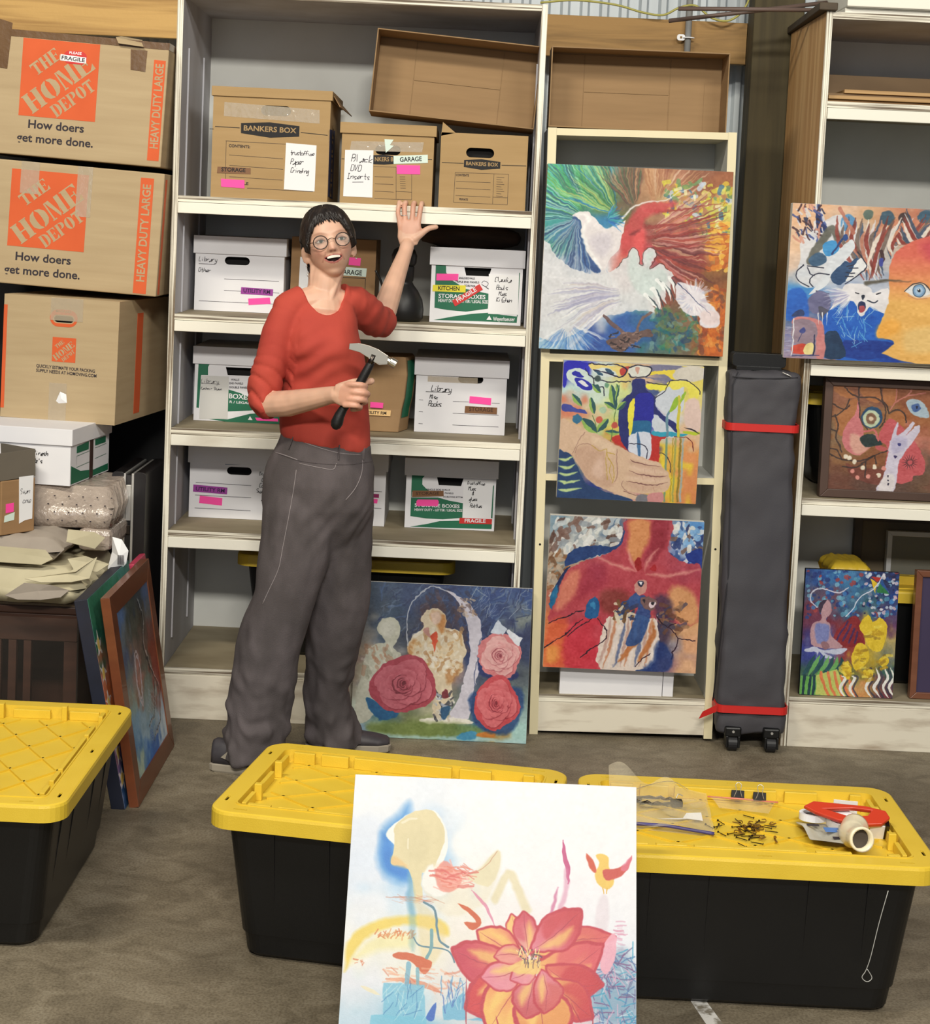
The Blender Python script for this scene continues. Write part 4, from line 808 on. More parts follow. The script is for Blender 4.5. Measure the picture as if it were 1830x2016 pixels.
# ------------------------------------------------------------------ painted canvases: each picture is computed here, stroke by stroke
def fnoise(r, h, w, cells):
    g = r.normal(size=(cells+2, cells+2)); yy = np.linspace(0, cells, h); xx = np.linspace(0, cells, w)
    def sm(t): i = np.floor(t).astype(int); f = t-i; return i, f*f*(3-2*f)
    iy, fy = sm(yy); ix, fx = sm(xx)
    a = g[np.ix_(iy, ix)]; b = g[np.ix_(iy, ix+1)]; c = g[np.ix_(iy+1, ix)]; d = g[np.ix_(iy+1, ix+1)]
    fx = fx[None]; fy = fy[:, None]; return (a*(1-fx)+b*fx)*(1-fy)+(c*(1-fx)+d*fx)*fy
class Paint:
    """raster canvas; coordinates are those of a sketch whose canvas corners are TL, TR, BR, BL"""
    def __init__(s, name, corners, W=480, H=480, seed=1, warp=2.2):
        s.name = name; s.W = W; s.H = H; s.r = np.random.default_rng(seed)
        s.hm = homog(corners, [(0, 0), (W, 0), (W, H), (0, H)]); s.k = W/math.dist(corners[0], corners[1])
        y, x = np.mgrid[0:H, 0:W].astype(np.float32); s.im = np.zeros((H, W, 3), np.float32)
        s.gx = x+warp*(fnoise(s.r, H, W, 14)+.6*fnoise(s.r, H, W, 60)).astype(np.float32); s.gy = y+warp*(fnoise(s.r, H, W, 14)+.6*fnoise(s.r, H, W, 60)).astype(np.float32)
    def bg(s, rows):
        g = np.array(rows, float); n, m = g.shape[:2]; yy = np.clip(np.linspace(-.5, n-.5, s.H), 0, n-1); xx = np.clip(np.linspace(-.5, m-.5, s.W), 0, m-1)
        yv = np.clip(yy[:, None]+.25*fnoise(s.r, s.H, s.W, 18), 0, n-1); xv = np.clip(xx[None]+.25*fnoise(s.r, s.H, s.W, 18), 0, m-1)
        iy = np.minimum(yv.astype(int), max(n-2, 0)); ix = np.minimum(xv.astype(int), max(m-2, 0)); fy = (yv-iy)[..., None]; fx = (xv-ix)[..., None]
        fy = fy*fy*(3-2*fy); fx = fx*fx*(3-2*fx)
        s.im = ((g[iy, ix]*(1-fx)+g[iy, np.minimum(ix+1, m-1)]*fx)*(1-fy)+(g[np.minimum(iy+1, n-1), ix]*(1-fx)+g[np.minimum(iy+1, n-1), np.minimum(ix+1, m-1)]*fx)*fy).astype(np.float32); return s
    def _box(s, P, mg):
        x0 = max(int(P[:, 0].min()-mg), 0); x1 = min(int(P[:, 0].max()+mg)+1, s.W); y0 = max(int(P[:, 1].min()-mg), 0); y1 = min(int(P[:, 1].max()+mg)+1, s.H)
        return (slice(y0, y1), slice(x0, x1)) if x1 > x0 and y1 > y0 else None
    def _put(s, sl, a, col):
        a = a[..., None]; s.im[sl] = s.im[sl]*(1-a)+np.asarray(col, np.float32)*a
    def poly(s, col, pts, f=1.5, al=1, sm=3, col2=None, g=None):
        P = np.array(smooth_pts([s.hm(*p) for p in pts], sm, True) if sm else [s.hm(*p) for p in pts], np.float32)
        f = max(f*s.k, .8) if f > 3 else max(f, .8); sl = s._box(P, f+6)
        if sl is None: return s
        X = s.gx[sl]; Y = s.gy[sl]; d2 = np.full(X.shape, 1e9, np.float32); ins = np.zeros(X.shape, bool); Q = np.roll(P, -1, 0)
        for (ax, ay), (bx, by) in zip(P, Q):
            dx, dy = bx-ax, by-ay; t = np.clip(((X-ax)*dx+(Y-ay)*dy)/(dx*dx+dy*dy+1e-6), 0, 1)
            d2 = np.minimum(d2, (X-ax-t*dx)**2+(Y-ay-t*dy)**2)
            if abs(dy) > 1e-6: ins ^= ((ay > Y) != (by > Y)) & (X < ax+(Y-ay)*dx/dy)
        d = np.sqrt(d2); d[ins] *= -1; a = np.clip(.5-d/f, 0, 1)*al; c = np.asarray(col, np.float32)
        if col2 is not None:
            g0, g1 = (np.array(s.hm(*q)) for q in g); v = g1-g0; t = np.clip(((X-g0[0])*v[0]+(Y-g0[1])*v[1])/(v @ v), 0, 1)[..., None]; c = c*(1-t)+np.asarray(col2, np.float32)*t
        s._put(sl, a, c); return s
    def line(s, col, w, pts, f=1.2, al=1, sm=4, taper=0):
        P = np.array(smooth_pts([s.hm(*p) for p in pts], sm) if sm and len(pts) > 2 else [s.hm(*p) for p in pts], np.float32); w = w*s.k/2; sl = s._box(P, w+f+5)
        if sl is None: return s
        X = s.gx[sl]; Y = s.gy[sl]; a = np.zeros(X.shape, np.float32); n = len(P)-1
        for i in range(n):
            (ax, ay), (bx, by) = P[i], P[i+1]; dx, dy = bx-ax, by-ay; t = np.clip(((X-ax)*dx+(Y-ay)*dy)/(dx*dx+dy*dy+1e-6), 0, 1)
            d = np.sqrt((X-ax-t*dx)**2+(Y-ay-t*dy)**2); u = (i+t)/n
            ww = w*(1 if not taper else (np.sin(np.pi*np.clip(u, .03, .97))**.6 if taper == 1 else (1-u*.92)))
            a = np.maximum(a, np.clip(.5+(ww-d)/f, 0, 1))
        s._put(sl, a*al, col); return s
    def rays(s, c, a0, a1, r0, r1, n, cols, w=10, al=.5, bend=0):
        for i in range(n):
            a = math.radians(a0+(a1-a0)*(i+s.r.uniform(-.4, .4))/n); q0 = r0*s.r.uniform(.9, 1.5); q1 = r1*s.r.uniform(.6, 1.05); am = a+bend*.5
            s.line(cols[s.r.integers(len(cols))], w*s.r.uniform(.5, 1.6), [(c[0]+q0*math.cos(a), c[1]+q0*math.sin(a)), (c[0]+(q0+q1)/2*math.cos(am), c[1]+(q0+q1)/2*math.sin(am)), (c[0]+q1*math.cos(a+bend), c[1]+q1*math.sin(a+bend))], al=al, taper=1, f=2, sm=3)
        return s
    def dabs(s, x0, x1, y0, y1, n, cols, size=12, al=.8, ln=1.0, ang=0, da=.5):
        for i in range(n):
            x = s.r.uniform(x0, x1); y = s.r.uniform(y0, y1); z = size*s.r.uniform(.5, 1.3); a = math.radians(ang)+s.r.normal()*da; c = cols[s.r.integers(len(cols))]
            s.line(c, z, [(x-math.cos(a)*z*ln/2, y-math.sin(a)*z*ln/2), (x+math.cos(a)*z*ln/2, y+math.sin(a)*z*ln/2)], al=al, sm=0, f=1.5)
        return s
    def finish(s, tex=5.0, gain=.93):
        s.im += (tex*fnoise(s.r, s.H, s.W, 90)+tex*.8*fnoise(s.r, s.H, s.W, 25)).astype(np.float32)[..., None]
        return np.clip(s.im*gain, 0, 255)
def picture_mat(p, tex=5.0, rough=.5, gain=.93):
    a = p.finish(tex, gain)[::-1]/255; im = bpy.data.images.new(p.name, p.W, p.H); im.colorspace_settings.name = 'sRGB'
    buf = np.ones((p.H, p.W, 4), np.float32); buf[..., :3] = a; im.pixels.foreach_set(buf.ravel()); im.pack()
    m = bpy.data.materials.new(p.name+'_paint'); m.use_nodes = True; n = m.node_tree.nodes; l = m.node_tree.links; b = n['Principled BSDF']
    b.inputs['Roughness'].default_value = rough; t = n.new('ShaderNodeTexImage'); t.image = im; l.new(t.outputs[0], b.inputs['Base Color'])
    tc = n.new('ShaderNodeTexCoord'); q = n.new('ShaderNodeTexNoise'); q.inputs['Scale'].default_value = 260; q.inputs['Detail'].default_value = 2
    l.new(tc.outputs['Object'], q.inputs[0]); bp = n.new('ShaderNodeBump'); bp.inputs['Strength'].default_value = .25; bp.inputs['Distance'].default_value = .001
    l.new(q.outputs[0], bp.inputs['Height']); l.new(bp.outputs[0], b.inputs['Normal']); return m
def canvas(name, label, w, h, th, loc, rot, pm, side_m, group='paintings on stretched canvas', frame=None, fm=None, fdepth=.03, cat='painting', side_img=False):
    """origin: bottom-left front corner; faces -Y"""
    t = thing(name, label, cat, loc, rot, group); fw = frame or 0
    MB().box(fw, w-fw, .001, th, fw, h-fw).build('canvas_body', side_m, t, bevel=.002)
    x0, x1, z0, z1 = fw*.9, w-fw*.9, fw*.9, h-fw*.9
    if not fw: x0, x1, z0, z1 = .0005, w-.0005, .0005, h-.0005
    me = bpy.data.meshes.new('painted_face'); me.from_pydata([(x0, 0, z0), (x1, 0, z0), (x1, 0, z1), (x0, 0, z1), (x0, .0008, z0), (x1, .0008, z0), (x1, .0008, z1), (x0, .0008, z1)], [], [(0, 1, 2, 3), (0, 4, 5, 1), (1, 5, 6, 2), (2, 6, 7, 3), (3, 7, 4, 0)])
    uv = me.uv_layers.new(name='uv').data; Q = {0: (0, 0), 1: (1, 0), 2: (1, 1), 3: (0, 1), 4: (0, 0), 5: (1, 0), 6: (1, 1), 7: (0, 1)}
    for lp in me.loops: uv[lp.index].uv = Q[lp.vertex_index]
    me.materials.append(pm); o = bpy.data.objects.new('painted_face', me); COL.objects.link(o); o.parent = t
    if fw:
        for a in ([(0, 0), (w, 0), (w-fw, fw), (fw, fw)], [(w, 0), (w, h), (w-fw, h-fw), (w-fw, fw)], [(w, h), (0, h), (fw, h-fw), (w-fw, h-fw)], [(0, h), (0, 0), (fw, fw), (fw, h-fw)]):
            MB().plate(a, [], -fdepth*.3, th+.002, lambda u, v, q: (u, q, v)).build('frame_rail', fm, t, bevel=.002)
    return t
W_ = (238, 236, 236)
# ---- the dove
p = Paint('dove', [(125, 62), (1805, 115), (1695, 1785), (45, 1725)], 560, 560, 3)
p.bg([[(86, 196, 170), (112, 190, 150), (90, 160, 160), (120, 100, 70), (196, 146, 104), (176, 118, 88), (150, 92, 62), (160, 92, 50)],
      [(60, 170, 180), (80, 160, 120), (96, 130, 70), (110, 92, 70), (186, 136, 96), (196, 176, 120), (180, 136, 96), (208, 206, 100)],
      [(60, 160, 160), (46, 104, 110), (40, 130, 180), (96, 116, 56), (130, 76, 60), (180, 120, 96), (170, 160, 120), (216, 200, 90)],
      [(80, 160, 140), (60, 90, 140), (214, 214, 224), (214, 96, 86), (190, 70, 80), (160, 74, 74), (150, 60, 50), (224, 176, 84)],
      [(190, 196, 214), (110, 136, 176), (224, 224, 228), (216, 130, 120), (176, 100, 110), (140, 72, 76), (140, 64, 40), (120, 74, 36)],
      [(214, 208, 218), (220, 218, 224), (226, 226, 226), (214, 226, 226), (200, 222, 216), (140, 74, 60), (150, 92, 50), (166, 104, 50)],
      [(204, 212, 226), (150, 186, 216), (190, 200, 216), (50, 110, 180), (40, 116, 110), (80, 100, 80), (150, 110, 80), (200, 100, 30)],
      [(160, 200, 226), (84, 140, 204), (50, 80, 160), (60, 100, 180), (60, 110, 140), (80, 110, 100), (110, 100, 80), (196, 96, 30)]])
p.rays((520, 560), 178, 262, 120, 760, 70, [(120, 226, 206), (30, 110, 130), (60, 170, 90), (190, 236, 220), (24, 70, 110), (110, 170, 60)], 14, .6)
p.rays((760, 520), 195, 262, 60, 700, 60, [(40, 140, 80), (150, 200, 120), (30, 90, 60), (200, 210, 110), (20, 120, 190), (170, 220, 150)], 12, .5)
p.rays((900, 470), 225, 285, 60, 560, 40, [(90, 60, 50), (60, 60, 60), (200, 150, 110), (130, 80, 60), (60, 90, 60)], 14, .5)
p.rays((1100, 450), 250, 340, 100, 640, 34, [(214, 166, 120), (150, 84, 56), (230, 200, 170), (170, 110, 70)], 14, .5)
p.dabs(1180, 1790, 200, 700, 170, [(230, 226, 110), (240, 236, 180), (60, 110, 150), (216, 206, 60), (200, 210, 230), (190, 130, 90), (226, 196, 50), (110, 150, 90)], 34, .8, 1.2, 0, 2)
p.dabs(1580, 1780, 550, 1000, 60, [(236, 176, 60), (250, 206, 90), (200, 100, 30), (230, 140, 40)], 44, .8, 1.3, -30, .6)
p.rays((930, 720), -32, 52, 150, 820, 60, [(120, 40, 44), (190, 96, 90), (150, 60, 60), (220, 170, 160), (96, 36, 40), (200, 80, 60), (224, 190, 150)], 26, .6, -.12)
for a, b, c in ((420, 1720, 390), (560, 1760, 470), (650, 1740, 600), (760, 1700, 700), (850, 1680, 860)):
    p.line((150, 44, 40), 34, [(1000, a+60), (1300, a+40), (b, c)], al=.75, taper=2, f=3)
p.poly((206, 66, 70), [(850, 560), (960, 420), (1120, 390), (1280, 385), (1250, 440), (1000, 560), (1000, 760), (930, 830), (800, 880), (780, 700)], 40, .85)
p.poly((236, 90, 90), [(880, 700), (1000, 640), (1000, 780), (950, 960), (900, 800)], 50, .8)
p.poly((120, 26, 30), [(850, 690), (960, 640), (900, 700)], 20, .7)
p.line(W_, 26, [(560, 640), (690, 640), (800, 540), (880, 450), (1000, 400), (1180, 372), (1300, 310), (1440, 240)], al=.95, taper=2, f=4)
# neck and head
p.poly((234, 228, 230), [(345, 525), (400, 495), (450, 482), (505, 500), (560, 580), (640, 640), (740, 620), (830, 560), (790, 680), (770, 820), (700, 900), (640, 1000), (600, 1010), (520, 920), (450, 800), (430, 700), (435, 590), (400, 545)], 5)
p.poly((196, 190, 206), [(560, 700), (680, 690), (700, 800), (600, 900), (500, 760)], 60, .5)
p.line((250, 250, 250), 26, [(390, 510), (470, 510), (500, 560), (460, 640), (470, 780), (540, 920), (600, 990)], al=.9, f=6)
p.poly((44, 80, 140), [(350, 535), (400, 548), (432, 600), (428, 720), (460, 840), (540, 950), (600, 1020), (540, 1035), (440, 960), (380, 800), (360, 640)], 12)
p.rays((400, 540), 78, 160, 30, 560, 46, [(60, 110, 170), (150, 180, 200), (30, 60, 110), (190, 206, 214), (70, 130, 160)], 14, .55)
p.rays((560, 820), 60, 130, 200, 560, 16, [(190, 200, 224), (100, 140, 190)], 12, .4)
p.rays((640, 560), -60, 40, 20, 190, 26, [(30, 130, 210), (20, 90, 170), (120, 200, 230), (20, 160, 140)], 14, .6)
# great white body and lower wing
p.poly((224, 226, 230), [(60, 760), (200, 900), (380, 1020), (600, 1060), (740, 1000), (830, 900), (870, 830), (910, 815), (935, 850), (945, 950), (975, 960), (970, 900), (980, 850), (1040, 808), (1095, 830), (1095, 890), (1040, 950), (1045, 1000), (1130, 955), (1200, 1000), (1262, 1052), (1220, 1110), (1225, 1240), (1170, 1190), (1190, 1320), (1130, 1250), (1140, 1360), (1060, 1330), (1090, 1390), (900, 1375), (760, 1420), (620, 1440), (420, 1560), (300, 1610), (50, 1620)], 5, .93, 2)
p.poly((204, 226, 222), [(860, 850), (920, 830), (935, 960), (1010, 980), (990, 880), (1050, 830), (1085, 860), (1020, 960), (1060, 1010), (1120, 980), (1200, 1040), (1160, 1200), (1000, 1250), (860, 1100)], 40, .6)
p.rays((900, 1250), 150, 205, 150, 800, 46, [(240, 240, 246), (176, 170, 196), (206, 190, 180), (150, 150, 190), (250, 250, 250)], 18, .4, -.2)
p.line((60, 46, 40), 7, [(740, 1005), (830, 905), (870, 825), (915, 812), (940, 860), (945, 950), (975, 968), (972, 890), (1000, 830), (1045, 803), (1095, 825), (1100, 890), (1045, 960), (1042, 1000), (1130, 952), (1200, 1000)], al=.7)
for q in ([(1100, 1100), (1150, 1180), (1180, 1230)], [(1150, 1140), (1200, 1200), (1235, 1290)], [(1060, 1180), (1110, 1260), (1150, 1360)], [(1220, 1080), (1250, 1150), (1262, 1220)], [(1000, 1230), (1060, 1300), (1110, 1370)]):
    p.line((246, 250, 250), 40, q, taper=2, f=2); p.line((40, 60, 70), 12, [(a+26, b+10) for a, b in q], taper=1, al=.8)
p.rays((300, 1500), 20, 150, 60, 420, 30, [(240, 244, 250), (60, 120, 200), (150, 190, 226)], 16, .5)
p.poly((40, 90, 170), [(700, 1480), (860, 1400), (1060, 1410), (1100, 1520), (1040, 1640), (800, 1740), (560, 1740), (640, 1600)], 60, .7)
p.dabs(1050, 1500, 1350, 1740, 120, [(20, 110, 120), (60, 130, 90), (30, 70, 110), (110, 120, 70), (120, 160, 150)], 30, .6, 1.5, 60, 1)
p.dabs(1480, 1700, 1180, 1760, 110, [(214, 110, 30), (160, 70, 30), (230, 150, 60), (120, 70, 50)], 36, .7, 1.4, 70, .8)
# feather
p.poly((232, 228, 236), [(1285, 1120), (1400, 1140), (1520, 1200), (1560, 1290), (1640, 1370), (1672, 1460), (1630, 1530), (1560, 1530), (1490, 1500), (1480, 1420), (1380, 1400), (1300, 1320), (1270, 1220)], 10)
p.rays((1440, 1260), 0, 360, 60, 170, 60, [(250, 248, 250), (216, 200, 214), (190, 196, 220)], 14, .6)
p.poly((240, 220, 220), [(1500, 1380), (1640, 1380), (1665, 1460), (1610, 1510), (1520, 1490)], 20, .8); p.line((70, 80, 120), 10, [(1290, 1125), (1400, 1220), (1520, 1330), (1600, 1420)], taper=2)
# branch-like feet
p.line((110, 84, 84), 34, [(640, 1430), (700, 1500), (790, 1570), (900, 1590), (1030, 1560)], al=.95); p.line((120, 92, 86), 26, [(1050, 1395), (960, 1470), (930, 1560), (870, 1600)], al=.95)
p.poly((106, 82, 78), [(800, 1570), (960, 1560), (1050, 1540), (1060, 1600), (960, 1620), (860, 1680), (780, 1740), (690, 1700), (640, 1640), (740, 1620)], 6)
p.dabs(680, 960, 1570, 1720, 40, [(40, 30, 34), (150, 120, 110)], 12, .8, 3, -20, .6)
PM_dove = picture_mat(p)
# ---- open hand with seedling
p = Paint('open_hand', [(165, 42), (1735, 122), (1660, 1675), (90, 1590)], 440, 440, 5, 1.3)
p.bg([[(30, 30, 190), (200, 220, 220), (226, 200, 120), (214, 180, 150), (120, 120, 150), (226, 210, 100)], [(190, 220, 220), (206, 226, 210), (214, 226, 150), (60, 70, 150), (230, 226, 110), (226, 214, 110)],
      [(214, 130, 100), (220, 200, 160), (190, 214, 150), (40, 50, 160), (214, 214, 220), (226, 206, 170)], [(216, 190, 150), (190, 206, 150), (214, 200, 90), (40, 50, 160), (200, 206, 216), (222, 186, 150)],
      [(214, 176, 140), (210, 170, 140), (170, 50, 40), (60, 60, 130), (226, 196, 60), (226, 150, 90)], [(30, 80, 120), (200, 160, 140), (210, 170, 150), (180, 60, 50), (236, 216, 50), (222, 146, 90)], [(40, 70, 130), (30, 50, 130), (200, 160, 140), (206, 150, 150), (230, 210, 50), (216, 136, 80)]])
p.poly((20, 20, 180), [(165, 60), (450, 75), (420, 110), (350, 135), (230, 150), (190, 320), (155, 320)]); p.poly((210, 228, 224), [(215, 155), (330, 130), (420, 170), (470, 240), (600, 270), (640, 330), (560, 380), (460, 410), (330, 350), (230, 280), (190, 220)])
for q in ([(250, 180), (310, 165), (380, 225), (350, 240), (270, 215)], [(280, 250), (360, 250), (470, 310), (470, 370), (400, 370), (320, 330)]): p.poly((24, 28, 170), q)
p.poly((230, 232, 240), [(320, 290), (370, 275), (440, 330), (400, 335)]); p.poly((236, 216, 130), [(440, 90), (560, 85), (850, 150), (840, 200), (700, 230), (600, 180), (480, 150)]); p.poly((190, 60, 50), [(790, 150), (860, 110), (900, 130), (850, 200), (800, 210)])
p.poly((214, 226, 224), [(490, 150), (640, 130), (730, 180), (760, 230), (620, 230), (500, 190)])
for q in ([(490, 150), (570, 180), (600, 215), (540, 205)], [(620, 145), (680, 150), (730, 210), (660, 200)]): p.poly((40, 80, 110), q)
p.poly((120, 120, 150), [(1130, 100), (1480, 110), (1480, 150), (1200, 160), (1100, 240), (1380, 240), (1340, 290), (1160, 260), (1060, 230)], 8); p.poly((236, 214, 70), [(1140, 180), (1400, 155), (1500, 240), (1400, 270), (1280, 200), (1130, 215)], 6)
p.poly((214, 208, 196), [(1480, 120), (1730, 130), (1720, 260), (1560, 290), (1420, 260), (1380, 200)], 12)
p.poly((206, 214, 226), [(1200, 460), (1320, 350), (1500, 330), (1500, 600), (1440, 640), (1440, 900), (1200, 880), (1170, 660), (1340, 670), (1200, 560)], 6); p.poly((236, 226, 90), [(1310, 300), (1420, 275), (1560, 290), (1650, 350), (1690, 430), (1600, 520), (1560, 400), (1520, 340), (1400, 380)], 6)
p.poly((226, 200, 190), [(1520, 520), (1680, 500), (1690, 840), (1540, 790)], 20); p.poly((240, 232, 80), [(1100, 310), (1310, 320), (1290, 380), (1110, 370)]); p.poly((70, 90, 140), [(1110, 385), (1240, 400), (1180, 440)])
# blue figure
p.poly((190, 40, 34), [(700, 930), (840, 880), (1330, 880), (1300, 920), (1250, 960), (1240, 1190), (1130, 1180), (880, 1060)], 2)
p.poly((24, 34, 110), [(930, 270), (1070, 265), (1090, 370), (1190, 460), (1190, 560), (1330, 700), (1430, 760), (1430, 860), (1330, 770), (1170, 650), (1140, 880), (1110, 1140), (930, 1090), (880, 1060), (790, 880), (780, 600), (840, 470), (920, 400)], 2)
p.poly((20, 24, 160), [(970, 440), (1140, 420), (1170, 560), (1150, 740), (950, 730)], 8, .9); p.poly((20, 100, 150), [(940, 730), (1140, 740), (1130, 860), (930, 880)], 4)
p.poly((238, 226, 70), [(880, 600), (960, 470), (940, 760), (920, 900), (900, 860)]); p.poly((214, 220, 236), [(920, 880), (1130, 860), (1140, 1150), (1020, 1130), (890, 1070), (900, 990)], 3); p.poly((60, 110, 160), [(990, 880), (1020, 880), (1030, 1120), (1000, 1110)], 3)
p.poly((220, 222, 214), [(890, 130), (1000, 100), (1120, 120), (1140, 160), (1080, 230), (940, 235), (890, 200)]); p.poly((200, 130, 110), [(960, 130), (1010, 125), (1000, 180), (980, 200)], 8, .7)
p.line((24, 24, 60), 14, [(440, 80), (600, 95), (750, 90), (860, 140), (850, 200), (770, 235), (600, 175), (490, 150)]); p.line((24, 24, 50), 14, [(890, 130), (990, 95), (1110, 110), (1150, 150), (1090, 230), (930, 240), (890, 200)]); p.line((24, 24, 50), 10, [(1100, 290), (1200, 315), (1320, 320), (1360, 275), (1500, 270), (1600, 310), (1680, 380), (1690, 430)])
p.line((24, 24, 50), 9, [(1320, 320), (1290, 400), (1190, 470)]); p.line((24, 24, 50), 9, [(910, 980), (1060, 1000), (1100, 1060), (1100, 1150)]); p.line((24, 24, 50), 9, [(1250, 1085), (1300, 1100), (1360, 1200), (1365, 1310)]); p.line((110, 36, 36), 9, [(1400, 910), (1540, 915), (1610, 980), (1625, 1070)])
p.line((24, 24, 50), 12, [(490, 240), (640, 290), (760, 280), (900, 285)]); p.line((24, 24, 40), 9, [(400, 130), (440, 200), (490, 240), (500, 310)]); p.line((24, 24, 50), 10, [(560, 340), (610, 350), (620, 440)])
p.poly((40, 160, 190), [(1160, 840), (1300, 850), (1430, 860), (1560, 880), (1430, 905), (1170, 890)], 6); p.poly((180, 200, 40), [(1510, 840), (1690, 860), (1650, 890), (1530, 870)], 3); p.line((20, 20, 30), 16, [(1520, 800), (1600, 820), (1690, 880)], taper=1)
for x, c in ((1320, (90, 140, 130)), (1420, (150, 160, 90)), (1505, (150, 180, 190)), (1390, (150, 130, 20)), (1475, (120, 110, 30))): p.line(c, 22 if x != 1390 else 10, [(x, 930), (x-8, 1300), (x-20, 1640)], al=.8, f=3)
p.line((100, 140, 160), 26, [(1350, 620), (1320, 720), (1330, 900)]); p.line((206, 196, 60), 30, [(1460, 450), (1450, 700), (1450, 900)])
for q in ([(1350, 620), (1380, 520), (1440, 450), (1440, 540), (1390, 620)], [(1465, 520), (1490, 440), (1535, 390), (1520, 460)]): p.poly((150, 190, 50), q)
# leaves
for a, b, w in (((540, 860), (360, 700), 60), ((540, 850), (660, 700), 50), ((740, 600), (690, 320), 46), ((745, 600), (620, 510), 34), ((755, 600), (860, 500), 34), ((760, 400), (750, 310), 20), ((580, 410), (480, 310), 38), ((370, 560), (255, 420), 38), ((500, 640), (465, 460), 36), ((800, 865), (630, 850), 30), ((740, 500), (780, 320), 20)):
    dx, dy = b[0]-a[0], b[1]-a[1]; L = math.hypot(dx, dy); nx, ny = -dy/L*w, dx/L*w; m_ = ((a[0]+b[0])/2, (a[1]+b[1])/2)
    p.poly((146, 184, 90), [a, (m_[0]+nx, m_[1]+ny), b, (m_[0]-nx, m_[1]-ny)]); p.poly((36, 84, 90), [a, (m_[0]+nx, m_[1]+ny), b])
p.line((90, 120, 60), 8, [(745, 600), (725, 740), (700, 940), (655, 1050)]); p.line((90, 120, 60), 8, [(540, 860), (515, 740), (480, 660)])
for x, y, r_, c in ((315, 705, 52, (40, 110, 150)), (600, 600, 42, (170, 200, 170)), (560, 710, 40, (206, 96, 76)), (640, 325, 25, (110, 160, 130)), (540, 250, 36, (60, 80, 80)), (735, 775, 36, (190, 80, 66))):
    p.poly(c, [(x+r_*math.cos(k), y+r_*math.sin(k)) for k in np.linspace(0, 5.5, 8)], 3)
p.poly((60, 70, 160), [(145, 540), (220, 535), (300, 580), (400, 600), (420, 640), (260, 620), (150, 605)], 6)
# sleeve and hand
p.poly((24, 60, 110), [(110, 1060), (240, 1100), (300, 1200), (420, 1420), (640, 1530), (900, 1600), (880, 1640), (90, 1590)], 4)
for i in range(5): p.line((190, 214, 150), 34, [(110, 1150+i*85), (200, 1165+i*85), (270+i*26, 1130+i*88)], taper=1, f=4)
p.poly((216, 184, 156), [(135, 700), (240, 740), (420, 840), (560, 880), (760, 1000), (900, 1080), (1120, 1160), (1240, 1200), (1280, 1250), (1340, 1310), (1350, 1360), (1370, 1410), (1340, 1510), (1220, 1550), (1050, 1550), (880, 1520), (1000, 1560), (1000, 1610), (880, 1600), (700, 1530), (480, 1420), (300, 1180), (260, 1090), (125, 1040)], 3)
p.poly((190, 150, 130), [(290, 1080), (420, 1000), (560, 1030), (640, 1120), (640, 1330), (740, 1440), (640, 1480), (480, 1400), (340, 1240)], 40, .5); p.poly((230, 204, 176), [(480, 900), (640, 960), (760, 1040), (700, 1090), (520, 1010)], 40, .7); p.poly((236, 206, 190), [(560, 1140), (620, 1200), (600, 1380), (480, 1300)], 50, .5)
for q, w__ in (([(900, 1190), (1090, 1250), (1270, 1270)], 60), ([(890, 1320), (1080, 1350), (1320, 1370)], 60), ([(880, 1440), (1050, 1480), (1330, 1470)], 70)): p.line((196, 156, 140), w__, q, al=.45, taper=1, f=16)
p.line((236, 206, 188), 50, [(920, 1120), (1080, 1180), (1230, 1220)], al=.5, f=14, taper=1); p.line((236, 206, 188), 44, [(920, 1250), (1100, 1290), (1310, 1320)], al=.5, f=14, taper=1); p.line((236, 206, 188), 44, [(900, 1370), (1100, 1400), (1330, 1400)], al=.5, f=14, taper=1)
for q in ([(910, 1160), (950, 1190), (1090, 1220), (1260, 1250)], [(900, 1290), (1050, 1340), (1250, 1360), (1330, 1350)], [(880, 1410), (1000, 1440), (1200, 1450), (1340, 1420)]): p.line((110, 66, 66), 12, q, al=.85, taper=1)
p.line((150, 110, 100), 9, [(770, 1060), (760, 1180), (780, 1300), (740, 1420)], al=.7); p.line((150, 110, 100), 8, [(400, 850), (330, 960), (270, 1090)], al=.7); p.line((150, 110, 100), 8, [(300, 1080), (340, 1000), (440, 985), (520, 1030)], al=.7); p.line((130, 90, 86), 10, [(850, 1520), (960, 1560), (1010, 1560)], al=.8); p.line((130, 90, 86), 8, [(840, 1410), (820, 1460), (880, 1520)], al=.6)
for q in ([(655, 1050), (660, 1120), (700, 1200), (690, 1300), (710, 1400)], [(650, 1050), (560, 1060), (480, 1000)], [(655, 1080), (640, 1180), (660, 1290), (650, 1400)], [(660, 1090), (740, 1110)], [(670, 1150), (730, 1240), (740, 1340), (710, 1430)]): p.line((190, 160, 70), 8, q, al=.9)
for x, y in ((1090, 1215), (1080, 1300), (1050, 1380), (1050, 1490), (1190, 1300), (1190, 1400), (1180, 1500)): p.line((170, 120, 110), 6, [(x, y-20), (x+6, y+20)], al=.5, sm=0)
p.poly((120, 120, 130), [(1010, 1560), (1110, 1570), (1110, 1640), (980, 1640)], 3); p.poly((206, 140, 140), [(1120, 1560), (1280, 1540), (1280, 1650), (1120, 1645)], 8)
PM_hand = picture_mat(p, 3)
